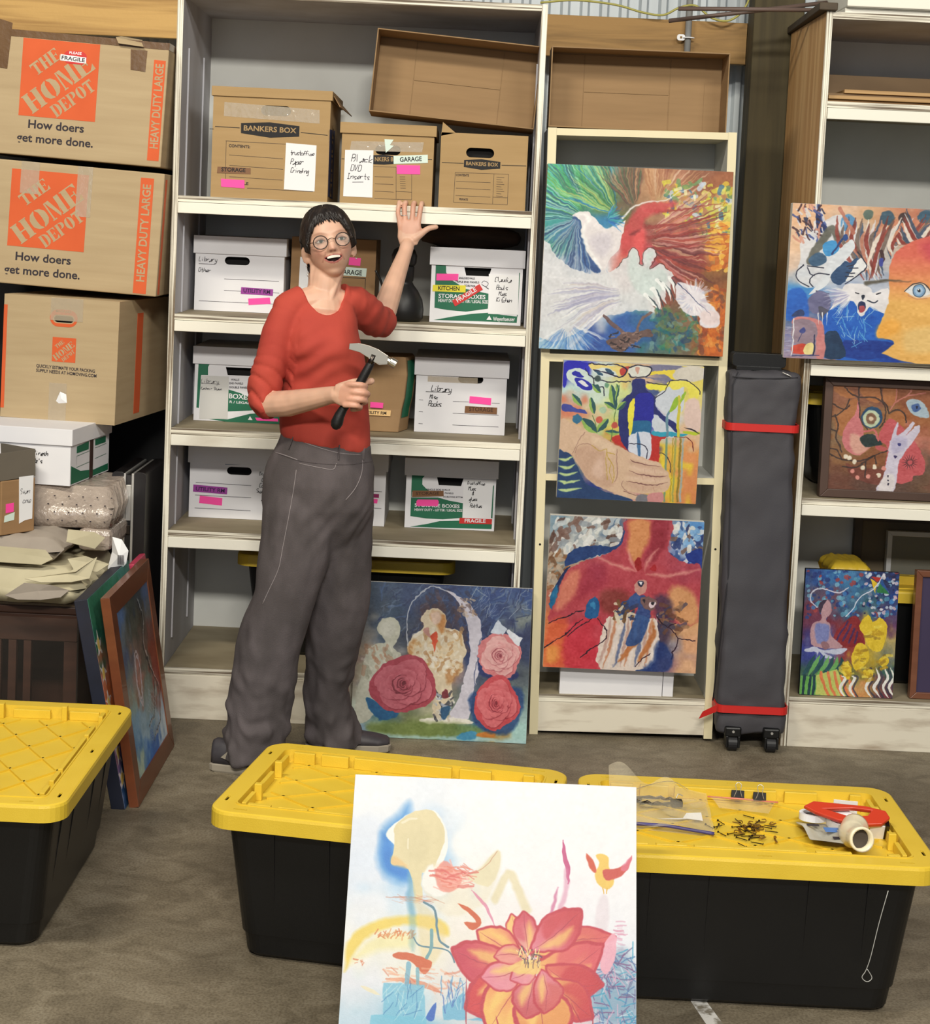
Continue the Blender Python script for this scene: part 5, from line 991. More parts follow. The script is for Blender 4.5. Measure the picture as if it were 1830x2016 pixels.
# ---- red torso with birds
p = Paint('torso', [(165, 65), (1755, 155), (1675, 1712), (100, 1640)], 460, 460, 8)
p.bg([[(130, 160, 180), (170, 180, 180), (190, 196, 196), (90, 120, 150), (190, 90, 80), (150, 40, 60), (130, 150, 180), (90, 150, 214)], [(150, 130, 120), (200, 204, 206), (206, 210, 206), (50, 70, 120), (214, 140, 96), (160, 60, 80), (150, 170, 210), (170, 190, 214)],
      [(150, 140, 120), (170, 150, 130), (30, 60, 120), (180, 80, 90), (190, 80, 84), (190, 90, 100), (40, 60, 140), (30, 60, 150)], [(160, 150, 140), (206, 120, 100), (170, 60, 80), (180, 80, 96), (190, 100, 110), (200, 120, 120), (190, 80, 90), (190, 90, 90)],
      [(190, 110, 90), (190, 90, 80), (176, 70, 80), (120, 50, 50), (160, 60, 70), (150, 80, 80), (206, 160, 120), (206, 100, 100)], [(220, 130, 80), (196, 60, 70), (170, 50, 60), (160, 130, 130), (40, 70, 130), (40, 50, 90), (170, 130, 96), (222, 170, 126)],
      [(230, 140, 80), (214, 70, 80), (206, 60, 76), (214, 190, 180), (214, 180, 160), (60, 50, 80), (150, 140, 150), (226, 170, 130)], [(230, 150, 80), (214, 70, 70), (206, 66, 80), (230, 214, 204), (226, 200, 180), (30, 60, 120), (150, 110, 120), (230, 180, 140)]])
p.dabs(180, 900, 110, 430, 90, [(224, 226, 222), (120, 90, 80), (240, 240, 238), (150, 160, 170), (90, 60, 50), (190, 200, 206)], 50, .8, 1.6, -50, .7); p.dabs(1400, 1740, 160, 560, 70, [(230, 232, 236), (60, 90, 150), (120, 90, 80), (130, 180, 230), (236, 236, 230), (40, 60, 120)], 46, .85, 1.5, -60, .8)
p.dabs(150, 330, 450, 900, 70, [(150, 100, 60), (190, 170, 150), (120, 80, 50), (220, 216, 206), (130, 140, 140)], 34, .8, 1.8, -40, .6)
p.poly((26, 60, 120), [(340, 480), (440, 410), (640, 380), (850, 385), (950, 130), (970, 140), (960, 260), (900, 430), (700, 470), (480, 540), (320, 600)], 4); p.poly((24, 40, 90), [(320, 640), (380, 610), (280, 760), (210, 1000), (190, 1060), (160, 1000), (200, 830)], 5); p.poly((24, 110, 160), [(190, 860), (240, 790), (210, 1010), (180, 1060), (160, 1000)], 6)
p.poly((20, 50, 140), [(1560, 490), (1740, 430), (1735, 640), (1640, 590)], 6)
R0 = (186, 66, 80)
p.poly(R0, [(960, 120), (1420, 135), (1370, 420), (1450, 510), (1600, 580), (1725, 640), (1700, 1180), (1400, 1180), (1000, 1180), (700, 1200), (170, 1180), (220, 960), (300, 720), (470, 560), (640, 500), (850, 430), (930, 270)], 5, .92)
p.poly((224, 160, 96), [(990, 130), (1200, 130), (1190, 300), (1130, 480), (1040, 560), (960, 420), (980, 280)], 50, .85); p.poly((140, 30, 50), [(1220, 150), (1400, 150), (1340, 420), (1240, 560), (1150, 560), (1200, 400)], 40, .7)
p.poly((224, 140, 110), [(300, 740), (470, 640), (420, 900), (240, 1060), (220, 980)], 50, .8); p.poly((150, 30, 60), [(560, 620), (720, 600), (760, 760), (600, 880), (440, 920)], 80, .5); p.poly((120, 50, 40), [(700, 870), (850, 830), (990, 900), (930, 1010), (820, 1090), (700, 1030)], 60, .7)
for q in ([(650, 500), (800, 570), (950, 620), (1060, 650)], [(1160, 680), (1300, 700), (1480, 680), (1700, 640)], [(980, 440), (1000, 540), (1060, 640)], [(1290, 420), (1200, 540), (1150, 640)]): p.line((232, 160, 150), 34, q, al=.75, f=8, taper=1)
p.poly((160, 24, 30), [(1060, 520), (1110, 530), (1120, 620), (1085, 650), (1050, 600)], 10); p.poly((170, 20, 30), [(1200, 640), (1250, 590), (1260, 650)], 8, .8)
p.poly((222, 170, 110), [(1440, 820), (1600, 860), (1690, 960), (1690, 1200), (1500, 1180), (1380, 1000)], 60, .85); p.poly((60, 44, 74), [(1240, 900), (1420, 960), (1420, 1300), (1300, 1500), (1280, 1200)], 60, .8)
p.dabs(1320, 1580, 1000, 1300, 30, [(110, 70, 50), (150, 110, 80), (60, 60, 90)], 44, .7, 1.4, 30, 1.2)
p.poly((224, 96, 60), [(140, 1230), (330, 1130), (360, 1400), (300, 1640), (110, 1630)], 60, .8); p.poly((240, 170, 80), [(150, 1430), (260, 1430), (250, 1580), (140, 1590)], 50, .7); p.poly((206, 50, 70), [(360, 1220), (700, 1130), (690, 1650), (330, 1640)], 40, .8)
# feathers
p.poly((232, 216, 206), [(760, 1140), (860, 1110), (1000, 1080), (1180, 1140), (1270, 1160), (1300, 1380), (1180, 1660), (690, 1650), (700, 1330)], 8)
for i in range(11):
    x = 760+i*48; p.line([(190, 150, 140), (196, 120, 80), (240, 230, 226), (70, 90, 140)][i % 4], 34, [(x+40, 1120), (x+10, 1350), (x-90+i*6, 1640)], al=.75, taper=1, f=4)
for q in ([(1240, 1180), (1250, 1300), (1130, 1500), (1090, 1600)], [(1100, 1180), (1080, 1360), (960, 1500), (870, 1580)]): p.line((190, 114, 60), 56, q, al=.9, taper=1, f=5)
p.poly((36, 74, 140), [(1080, 940), (1140, 900), (1200, 960), (1210, 1100), (1160, 1300), (1060, 1420), (950, 1400), (1010, 1250), (1070, 1100)], 10, .9)
p.poly((40, 84, 150), [(880, 1020), (1020, 900), (1080, 860), (1100, 960), (980, 1080), (900, 1150)], 8, .9); p.dabs(830, 1040, 980, 1150, 24, [(226, 214, 190), (50, 60, 100), (120, 84, 50)], 34, .9, 1.6, -40, .7)
p.poly((206, 150, 140), [(1040, 800), (1090, 745), (1150, 750), (1172, 810), (1150, 880), (1090, 900), (1045, 860)], 4); p.poly((30, 30, 60), [(1070, 770), (1120, 755), (1140, 790), (1100, 820)], 3); p.poly((246, 246, 250), [(1085, 770), (1125, 770), (1110, 800)], 3)
p.poly((120, 90, 90), [(1110, 940), (1200, 915), (1275, 960), (1270, 1030), (1210, 1070), (1130, 1020)], 6); p.poly((226, 206, 216), [(1200, 980), (1260, 970), (1262, 1020), (1210, 1040)], 4); p.poly((20, 16, 24), [(1222, 972), (1250, 970), (1248, 1000), (1226, 1000)], 2); p.poly((30, 24, 40), [(1130, 950), (1160, 950), (1150, 990)], 2)
p.poly((24, 90, 150), [(530, 1060), (560, 960), (640, 925), (680, 1000), (670, 1110), (560, 1140), (520, 1110)], 5); p.poly((60, 150, 200), [(570, 1000), (620, 960), (630, 1030)], 10, .7)
for q in ([(510, 1055), (430, 1065), (300, 1130), (165, 1185)], [(510, 1150), (330, 1300), (120, 1440)], [(590, 1140), (470, 1240), (355, 1315)], [(665, 1130), (760, 1270), (760, 1350), (490, 1535)], [(1270, 1130), (1340, 1200), (1460, 1290), (1490, 1350), (1675, 1375)], [(1490, 1360), (1480, 1420), (1430, 1480), (1410, 1560)], [(1400, 1230), (1460, 1190)], [(1060, 1640), (1120, 1570), (1220, 1500)]): p.line((40, 14, 34), 11, q, sm=0 if len(q) > 3 else 3)
p.poly((20, 50, 120), [(1290, 1380), (1420, 1500), (1380, 1690), (1140, 1680), (1230, 1560)], 30, .8)
PM_torso = picture_mat(p)
# ---- roses
p = Paint('roses', [(50, 75), (1790, 163), (1755, 1632), (20, 1555)], 560, 470, 11)
p.bg([[(60, 76, 96), (60, 80, 110), (50, 70, 110), (44, 60, 104), (40, 60, 110), (50, 80, 130), (44, 70, 130), (40, 70, 130)], [(70, 80, 96), (50, 72, 100), (50, 70, 110), (60, 54, 70), (40, 56, 100), (50, 66, 110), (40, 60, 110), (120, 130, 130)],
      [(130, 130, 130), (60, 80, 104), (60, 70, 90), (70, 50, 60), (30, 50, 96), (30, 50, 110), (40, 46, 80), (36, 50, 96)], [(170, 150, 130), (150, 150, 150), (70, 74, 84), (190, 160, 130), (60, 60, 90), (30, 50, 100), (40, 50, 90), (36, 50, 90)],
      [(170, 160, 140), (160, 90, 100), (160, 110, 90), (190, 150, 110), (150, 130, 130), (70, 80, 110), (60, 70, 90), (80, 90, 100)], [(190, 186, 170), (40, 90, 130), (150, 130, 110), (190, 170, 130), (120, 120, 110), (90, 110, 120), (90, 110, 110), (110, 130, 130)],
      [(196, 206, 190), (60, 110, 130), (110, 120, 90), (190, 184, 160), (130, 140, 120), (90, 110, 120), (60, 90, 120), (150, 180, 180)], [(140, 170, 190), (150, 170, 110), (130, 140, 80), (110, 130, 70), (80, 110, 80), (70, 150, 180), (170, 130, 60), (170, 210, 206)]])
p.dabs(280, 1780, 110, 600, 220, [(70, 100, 150), (30, 44, 84), (90, 110, 140), (50, 60, 90), (110, 130, 160), (24, 40, 90)], 14, .5, 7, -55, .7); p.dabs(700, 1150, 200, 700, 60, [(70, 46, 56), (50, 40, 60), (84, 56, 60)], 40, .5, 2, 70, .5)
p.dabs(1150, 1780, 120, 420, 40, [(170, 180, 190), (130, 140, 170)], 5, .7, 22, -50, .5)
for x, y, w_ in ((1, 1, 1),):
    p.poly((196, 196, 180), [(120, 960), (140, 820), (180, 720), (260, 680), (340, 660), (300, 620), (262, 560), (262, 500), (320, 440), (420, 430), (480, 500), (485, 600), (430, 690), (440, 740), (520, 800), (500, 1000), (200, 1400), (60, 1400), (70, 1120)], 5)
    p.poly((214, 214, 204), [(280, 520), (330, 460), (420, 460), (440, 540), (400, 610), (330, 620)], 40, .6); p.dabs(120, 460, 700, 1000, 40, [(224, 220, 206), (150, 150, 130), (170, 120, 90)], 30, .5, 2, 70, .5)
p.poly((220, 204, 176), [(560, 760), (600, 620), (690, 550), (720, 510), (690, 470), (700, 410), (760, 365), (850, 355), (920, 400), (940, 470), (930, 530), (1030, 545), (1110, 610), (1140, 740), (1110, 840), (1110, 960), (1020, 1040), (1020, 1180), (960, 1240), (980, 1400), (860, 1420), (820, 1290), (860, 1100), (700, 850)], 5)
p.poly((190, 120, 50), [(860, 380), (930, 430), (930, 530), (900, 600), (850, 500), (790, 440), (800, 380)], 30, .8); p.poly((224, 200, 190), [(790, 390), (870, 380), (880, 470), (820, 490)], 20, .8); p.poly((196, 130, 60), [(570, 700), (640, 640), (620, 800), (570, 780)], 30, .7); p.poly((170, 110, 50), [(960, 920), (1080, 850), (1110, 930), (1020, 1060), (960, 1050)], 30, .7)
p.dabs(600, 1110, 560, 960, 110, [(236, 230, 214), (196, 150, 90), (226, 206, 170), (170, 120, 70), (240, 236, 226)], 30, .55, 2, 60, .8)
p.poly((190, 140, 130), [(710, 550), (770, 530), (790, 620), (760, 610)]); p.poly((214, 76, 36), [(785, 610), (850, 560), (860, 620), (835, 760), (820, 720)], 2, sm=0)
p.line((196, 200, 210), 12, [(565, 700), (555, 480), (580, 330), (640, 220), (760, 150), (860, 150), (1000, 200)], al=.85)
p.poly((206, 202, 216), [(940, 175), (1060, 230), (1180, 330), (1270, 470), (1305, 620), (1290, 740), (1255, 850), (1280, 950), (1230, 1100), (1180, 1390), (985, 1400), (1080, 1200), (1120, 1040), (1170, 860), (1180, 640), (1130, 420), (1050, 280), (960, 200)], 4); p.dabs(1060, 1220, 240, 420, 30, [(110, 90, 90), (200, 180, 160), (150, 120, 100)], 20, .7, 2, 50, .5)
p.line((60, 70, 110), 10, [(1300, 640), (1250, 850), (1230, 1100), (1200, 1390)], al=.7)
p.poly((16, 90, 140), [(170, 1180), (330, 1280), (480, 1340), (440, 1390), (300, 1400), (190, 1290)], 12); p.poly((230, 226, 214), [(700, 1400), (850, 1380), (1000, 1390), (1190, 1400), (1210, 1440), (900, 1440), (740, 1430)], 10); p.dabs(840, 1020, 1150, 1400, 40, [(236, 232, 226), (170, 180, 200), (60, 60, 70), (200, 190, 170)], 26, .8, 2, 40, 1)
p.poly((120, 40, 50), [(920, 1130), (970, 1125), (975, 1190), (925, 1190)], 4); p.poly((30, 80, 120), [(920, 1300), (1000, 1290), (960, 1400), (920, 1380)], 12)
p.poly((110, 130, 60), [(220, 1440), (700, 1420), (1200, 1450), (1300, 1540), (800, 1560), (240, 1510)], 40, .8); p.poly((170, 206, 210), [(210, 1530), (900, 1560), (1240, 1560), (1760, 1600), (1750, 1630), (200, 1560)], 30, .8); p.poly((60, 140, 180), [(1130, 1520), (1250, 1520), (1250, 1590), (1080, 1580)], 12); p.poly((196, 120, 40), [(1270, 1540), (1450, 1490), (1440, 1560), (1300, 1570)], 14)
p.poly((20, 60, 120), [(1210, 1150), (1700, 1100), (1680, 1400), (1560, 1540), (1300, 1490), (1220, 1380)], 30, .85); p.poly((24, 40, 100), [(1270, 850), (1330, 1000), (1600, 1030), (1660, 960), (1500, 900)], 16)
def rose(cx, cy, rx, ry, base, lt, dk, rot=0, pale=None):
    def E(k, a0=0, a1=6.283, n=14, ex=1): return [(cx+rx*k*math.cos(a+rot)*ex*(1+.06*math.sin(3*a+1)), cy+ry*k*math.sin(a+rot)*(1+.06*math.cos(4*a))) for a in np.linspace(a0, a1, n, endpoint=False)]
    p.poly(base, E(1), 4)
    for j, k in enumerate((.93, .74, .55, .38, .24)):
        for i in range(4):
            a = rot+i*1.6+j*.75; x = cx+rx*k*.42*math.cos(a); y = cy+ry*k*.42*math.sin(a)
            P = [(x+rx*k*.56*math.cos(b), y+ry*k*.56*math.sin(b)) for b in np.linspace(0, 6.283, 9, endpoint=False)]
            c = tuple(int(base[q]+(lt[q]-base[q])*(.25+.5*((i+j) % 3)/2)) for q in range(3)); p.poly(dk, [(u+rx*.02, v+ry*.03) for u, v in P], 8, .55, 2); p.poly(c, P, 5, .9, 2, col2=lt, g=((x, y), (x+rx*k*.5*math.cos(a), y+ry*k*.5*math.sin(a))))
    for k in (.32, .2, .12): p.line(dk, rx*.05, [(cx+rx*k*math.cos(b+rot), cy+ry*k*math.sin(b+rot)) for b in np.linspace(.3, 4.6, 7)], al=.8, taper=1)
    p.poly(dk, E(.07), 3)
rose(528, 1065, 330, 275, (172, 62, 80), (206, 110, 124), (110, 20, 40), .4)
rose(1480, 800, 215, 215, (214, 126, 130), (236, 186, 184), (150, 60, 76), 1.2)
rose(1455, 1245, 222, 250, (200, 70, 80), (226, 120, 126), (130, 26, 44), .2)
p.poly((206, 216, 232), [(1390, 580), (1455, 468), (1530, 545), (1500, 610)], 2, sm=0); p.poly((226, 230, 240), [(1530, 560), (1545, 545), (1705, 630), (1665, 700), (1560, 620)], 2, sm=0)
PM_roses = picture_mat(p)
# ---- white canvas with lotus flower and profile
p = Paint('lotus', [(185, 60), (1778, 185), (1740, 1900), (0, 1870)], 760, 760, 14, 1.6)
p.bg([[(236, 240, 246), (228, 234, 244), (238, 240, 246), (240, 242, 247), (240, 241, 247), (240, 241, 246)], [(222, 230, 244), (190, 214, 240), (236, 240, 244), (240, 241, 246), (240, 241, 246), (240, 241, 246)], [(218, 228, 244), (150, 196, 236), (236, 238, 240), (239, 240, 245), (240, 240, 246), (240, 240, 246)],
      [(226, 232, 242), (210, 226, 240), (234, 234, 230), (236, 234, 236), (238, 236, 244), (236, 238, 246)], [(234, 234, 230), (232, 230, 214), (234, 230, 224), (236, 230, 230), (234, 230, 236), (226, 230, 242)], [(226, 230, 240), (214, 226, 234), (226, 222, 220), (226, 200, 200), (226, 206, 220), (190, 206, 226)], [(190, 214, 232), (130, 190, 220), (200, 214, 224), (206, 170, 170), (226, 200, 206), (190, 200, 220)], [(190, 214, 232), (130, 190, 220), (200, 214, 224), (206, 170, 170), (226, 200, 206), (190, 200, 220)]])
p.poly((40, 130, 214), [(490, 240), (430, 300), (345, 370), (330, 460), (310, 560), (350, 660), (440, 690), (500, 640), (480, 560), (400, 500), (400, 420), (460, 330), (500, 290)], 70, .9); p.poly((30, 120, 210), [(330, 400), (400, 470), (380, 600), (480, 610), (480, 680), (380, 650), (320, 560)], 40, .7); p.line((90, 160, 220), 30, [(490, 640), (480, 760), (500, 900)], al=.6, f=10)
H0 = (222, 210, 168)
p.poly((240, 240, 238), [(355, 425), (370, 380), (430, 330), (500, 290), (640, 280), (700, 360), (720, 500), (660, 620), (560, 640), (480, 600), (400, 480)], 6); p.poly(H0, [(400, 440), (400, 380), (450, 320), (530, 280), (630, 280), (690, 360), (700, 470), (650, 570), (600, 640), (560, 640), (555, 720), (560, 800), (512, 795), (480, 615), (400, 595), (376, 575), (390, 520), (398, 470)], 4)
p.poly((226, 190, 130), [(385, 540), (430, 560), (480, 610), (400, 597), (376, 575)], 14, .8); p.poly((206, 196, 156), [(450, 420), (560, 380), (620, 450), (580, 560), (480, 560)], 50, .35); p.line((236, 230, 206), 14, [(455, 340), (500, 320), (540, 320)], al=.8); p.line((236, 228, 200), 10, [(480, 500), (490, 440)], al=.8)
p.poly((230, 222, 200), [(560, 650), (640, 580), (760, 640), (860, 640), (1000, 520), (1020, 600), (960, 760), (900, 840), (700, 900), (570, 760)], 20, .6); p.poly((224, 214, 176), [(820, 680), (880, 640), (1005, 520), (1010, 610), (960, 720), (890, 720)], 8, .8); p.line(H0, 46, [(980, 800), (1060, 660), (1110, 740), (1160, 870)], al=.75, f=8)
p.poly((240, 240, 238), [(560, 660), (620, 590), (640, 700), (700, 760), (640, 790), (570, 740)], 10, .9); p.poly((228, 140, 126), [(635, 640), (690, 580), (760, 630), (790, 690), (740, 750), (660, 745)], 8, .85)
p.dabs(640, 860, 610, 740, 60, [(214, 96, 90), (240, 170, 160), (224, 130, 110)], 8, .7, 9, 10, .3)
p.line((190, 130, 100), 5, [(800, 670), (880, 640), (950, 590), (1000, 530)], al=.6); p.dabs(400, 660, 780, 820, 24, [(190, 110, 80), (210, 150, 130)], 4, .5, 26, 5, .2)
p.poly((232, 204, 84), [(80, 1180), (100, 1050), (200, 950), (350, 900), (520, 890), (660, 920), (710, 980), (680, 1010), (520, 950), (380, 950), (220, 1020), (130, 1130), (80, 1220)], 22, .9); p.poly((236, 228, 170), [(110, 1170), (200, 1060), (350, 990), (500, 1010), (480, 1080), (280, 1100), (150, 1160)], 40, .8); p.dabs(280, 500, 980, 1020, 50, [(206, 110, 60), (220, 150, 90)], 6, .7, 5, -60, .6)
p.poly((120, 170, 180), [(480, 640), (515, 800), (510, 1070), (480, 1070), (470, 800)], 20, .5); p.poly((222, 200, 140), [(510, 800), (600, 860), (690, 1000), (600, 1200), (540, 1160), (530, 900)], 20, .45)
p.line((90, 130, 150), 12, [(570, 820), (630, 870), (640, 960), (650, 1030), (700, 1070)]); p.line((90, 130, 150), 8, [(500, 1020), (530, 1060), (575, 1075), (680, 1085), (720, 1120), (735, 1170)]); p.line((110, 160, 170), 18, [(610, 980), (600, 1080), (575, 1140)])
O0 = (204, 92, 50)
p.poly(O0, [(762, 828), (820, 840), (870, 880), (900, 925), (850, 975), (800, 930), (870, 930), (830, 880)], 4); p.poly(O0, [(375, 1120), (430, 1108), (520, 1125), (605, 1170), (570, 1240), (530, 1215), (480, 1165), (390, 1145)], 4, .95); p.line((214, 110, 70), 30, [(330, 1260), (520, 1290), (650, 1340)], al=.6, taper=1); p.dabs(320, 760, 1200, 1340, 50, [(206, 100, 70), (236, 180, 150), (224, 140, 110)], 8, .5, 8, 20, .3); p.dabs(140, 200, 1150, 1180, 8, [O0], 6, .6, 4)
p.poly((120, 190, 220), [(315, 1285), (560, 1300), (545, 1500), (300, 1500)], 3, .9, 0); p.poly((100, 176, 214), [(660, 1420), (790, 1340), (800, 1500), (900, 1470), (900, 1500), (660, 1500)], 3, .85, 0); p.poly((110, 190, 220), [(230, 1480), (560, 1480), (545, 1880), (200, 1880)], 6, .8, 0); p.poly((30, 90, 190), [(560, 1470), (620, 1400), (600, 1500), (560, 1500)], 4, .9); p.dabs(320, 560, 1300, 1480, 30, [(190, 226, 236), (50, 120, 180)], 4, .6, 22, -70, .6); p.dabs(650, 800, 1300, 1420, 30, [(90, 150, 200), (60, 100, 180), (190, 220, 236)], 5, .7, 18, -80, .3)
p.line((110, 170, 200), 26, [(465, 1180), (450, 1290)], al=.8); p.line((110, 170, 190), 20, [(520, 1210), (515, 1290)], al=.8); p.line((236, 226, 190), 20, [(180, 1310), (290, 1360)], al=.8, taper=1)
p.line((190, 60, 120), 26, [(1370, 470), (1375, 560), (1395, 640), (1385, 720)], al=.9, taper=1); p.line((206, 120, 160), 26, [(1385, 640), (1375, 760), (1350, 850)], al=.5, f=6); p.line((196, 90, 140), 18, [(1335, 740), (1310, 840), (1280, 920)], al=.7, taper=1, f=4); p.line((214, 110, 150), 16, [(840, 750), (920, 830), (980, 960)], al=.7, taper=1)
# little bird
p.poly((234, 196, 90), [(1545, 555), (1580, 548), (1615, 570), (1615, 625), (1640, 690), (1625, 735), (1590, 745), (1550, 710), (1545, 650), (1570, 600)], 3); p.poly((206, 80, 50), [(1497, 545), (1530, 580), (1552, 635), (1540, 650), (1508, 610)], 3); p.poly((200, 70, 60), [(1585, 640), (1640, 640), (1700, 620), (1748, 560), (1720, 640), (1660, 690), (1600, 695)], 3); p.poly((220, 110, 140), [(1680, 640), (1748, 562), (1715, 645)], 3, .8)
p.line((226, 176, 70), 6, [(1582, 740), (1583, 775)]); p.line((226, 176, 70), 6, [(1600, 740), (1601, 772)]); p.poly((226, 216, 226), [(1560, 800), (1605, 800), (1600, 1000), (1530, 1000)], 16, .8); p.dabs(1650, 1690, 920, 1130, 26, [(214, 150, 180)], 5, .6, 8, 5, .1)
p.poly((110, 150, 180), [(1520, 1290), (1680, 1080), (1750, 1250), (1740, 1500), (1540, 1480)], 60, .7); p.dabs(1510, 1750, 1080, 1600, 200, [(60, 110, 170), (190, 214, 230), (110, 60, 120), (40, 150, 190), (210, 170, 200), (90, 90, 140)], 6, .75, 12, 0, 1.6)
# flower: petals back to front
def petal(base, tip, w_, c0, c1, edge=(190, 40, 64), bend=0, tipw=.35):
    (ax, ay), (bx, by) = base, tip; dx, dy = bx-ax, by-ay; L = math.hypot(dx, dy); ux, uy = dx/L, dy/L; nx, ny = -uy, ux
    Q = lambda t, s_: (ax+ux*L*t+nx*(w_*s_+bend*math.sin(t*PI)), ay+uy*L*t+ny*(w_*s_+bend*math.sin(t*PI)))
    O = [Q(0, 0), Q(.15, .45), Q(.45, 1), Q(.75, .85), Q(.93, .32), Q(1, 0), Q(.93, -.32), Q(.75, -.85), Q(.45, -1), Q(.15, -.45)]
    p.poly(edge, O, 3, 1, 3); p.poly(c0, [Q(.04, 0), Q(.18, .38), Q(.45, .88), Q(.73, .72), Q(.9, .22), Q(.96, 0), Q(.9, -.22), Q(.73, -.72), Q(.45, -.88), Q(.18, -.38)], 8, .95, 3, col2=c1, g=(Q(0, 0), Q(.8, 0)))
    p.poly(c1, [Q(.3, -.05), Q(.55, -.2), Q(.8, -.5), Q(.6, -.85), Q(.4, -.8)], 22, .75); p.poly((240, 206, 110), [Q(.15, .05), Q(.45, .1), Q(.75, .35), Q(.5, .62), Q(.25, .4)], 26, .7); p.line((150, 30, 60), 5, [Q(.05, 0), Q(.5, .03), Q(.93, 0)], al=.55, taper=1)
Y0 = (240, 196, 104); R1 = (216, 84, 96); K1 = (226, 140, 160)
petal((1120, 1130), (1075, 880), 60, K1, (240, 200, 120)); petal((1160, 1120), (1250, 950), 90, R1, (200, 60, 80)); petal((1170, 1130), (1650, 1010), 80, Y0, (214, 90, 90), bend=-30); p.poly((234, 170, 190), [(1580, 1060), (1640, 990), (1648, 1120), (1590, 1230), (1560, 1180)], 5, .95)
petal((1160, 1110), (1140, 870), 72, (236, 190, 170), (206, 80, 100)); petal((1180, 1170), (1585, 1060), 120, Y0, R1, bend=70); petal((1130, 1130), (870, 970), 100, R1, (240, 190, 110), bend=-10)
petal((1130, 1160), (712, 1080), 130, (232, 150, 110), (200, 56, 84), bend=-60); petal((1150, 1200), (790, 1440), 150, (222, 90, 80), (206, 50, 60), bend=-30); petal((1250, 1180), (1580, 1290), 120, (226, 120, 100), (196, 40, 56), bend=50)
petal((1170, 1100), (1465, 860), 110, K1, (200, 56, 70), bend=16); petal((1250, 1250), (1510, 1480), 110, Y0, (200, 50, 60)); petal((1160, 1220), (920, 1560), 150, (224, 100, 80), Y0); petal((1220, 1250), (1240, 1640), 170, Y0, (226, 150, 80)); petal((1190, 1240), (1130, 1490), 100, K1, (200, 80, 90)); petal((1230, 1200), (1240, 1460), 90, K1, (206, 90, 90), bend=-30)
petal((1150, 1180), (880, 1250), 95, (236, 170, 150), K1, bend=-30); petal((1160, 1140), (960, 1130), 60, (214, 110, 110), (230, 150, 140), bend=20); petal((1210, 1180), (1050, 1270), 60, (240, 190, 130), K1, bend=-10)
p.poly((236, 200, 120), [(1040, 1200), (1120, 1150), (1220, 1160), (1210, 1230), (1100, 1230)], 8, .9); p.dabs(1100, 1220, 1090, 1190, 60, [(70, 50, 70), (236, 206, 120), (130, 90, 80), (250, 230, 170)], 5, .9, 7, -80, .5)
for q in ([(795, 1250), (800, 1400), (795, 1560)], [(1500, 1400), (1505, 1560)], [(970, 1470), (985, 1560)], [(1395, 1400), (1440, 1500)]): p.line((170, 36, 56), 8, q, al=.8, taper=1)
PM_lotus = picture_mat(p, 1.6, gain=.88)
# ---- face in profile with hands and wolves
p = Paint('face_profile', [(165, 90), (3080, 270), (3000, 2100), (30, 1800)], 720, 450, 21, 1.4)
p.bg([[(238, 190, 150), (226, 190, 160), (214, 170, 130), (206, 130, 100), (120, 130, 140), (60, 80, 110), (90, 110, 130), (120, 140, 160)], [(236, 196, 160), (226, 230, 236), (206, 200, 196), (200, 180, 160), (170, 150, 150), (190, 80, 90), (214, 90, 96), (206, 90, 96)],
      [(226, 200, 180), (206, 216, 230), (170, 180, 200), (200, 196, 196), (226, 120, 100), (226, 120, 100), (226, 120, 100), (214, 110, 100)], [(70, 150, 220), (140, 160, 200), (214, 220, 232), (220, 224, 230), (240, 170, 110), (240, 180, 110), (236, 170, 110), (226, 160, 120)],
      [(90, 110, 150), (30, 100, 200), (30, 110, 200), (30, 80, 180), (240, 184, 100), (240, 190, 110), (236, 190, 120), (230, 180, 120)], [(150, 140, 170), (206, 140, 130), (20, 70, 170), (16, 60, 160), (232, 190, 120), (236, 196, 130), (236, 190, 120), (230, 180, 120)]])
p.poly((224, 228, 236), [(240, 480), (350, 400), (560, 240), (700, 240), (820, 300), (800, 600), (700, 800), (520, 900), (400, 1010), (240, 1000), (180, 880), (230, 700)], 8, .9)
p.poly((30, 50, 110), [(405, 110), (440, 112), (470, 290), (520, 360), (490, 420), (410, 380)]); p.dabs(180, 480, 120, 500, 60, [(60, 80, 150), (30, 40, 80), (214, 150, 130), (230, 230, 236), (60, 30, 40)], 20, .85, 3.5, 70, .5)
p.line((96, 96, 86), 90, [(330, 720), (480, 480), (570, 380), (620, 480)], al=.9, f=4); p.poly((60, 150, 214), [(460, 560), (560, 510), (640, 540), (620, 640), (500, 680)], 5); p.poly((60, 96, 130), [(310, 700), (430, 640), (510, 700), (480, 760), (360, 780)], 10)
for x, y, rx, ry, c in ((740, 320, 85, 100, (90, 150, 200)), (950, 220, 52, 60, (90, 110, 100)), (1150, 265, 75, 80, (60, 90, 110)), (1330, 270, 66, 60, (70, 50, 50)), (1560, 260, 86, 70, (60, 96, 120)), (1800, 250, 90, 70, (50, 80, 100))): p.poly(c, [(x+rx*math.cos(k), y+ry*math.sin(k)) for k in np.linspace(0, 5.5, 8)], 3)
for i in range(46):
    x = 660+i*26; c = [(150, 60, 50), (230, 226, 230), (110, 90, 80), (60, 80, 110), (214, 140, 110), (240, 236, 226), (120, 50, 44)][i % 7]; e = (900+(i % 9)*26, 960-(i % 5)*30) if i < 24 else (1180+(i-24)*8, 720-(i-24)*26)
    p.line(c, 44, [(x-40+(i*37) % 60, 240+(i*53) % 150), (x-20+(i*29) % 50-(i*6), 540), e], al=.85, taper=1, f=2)
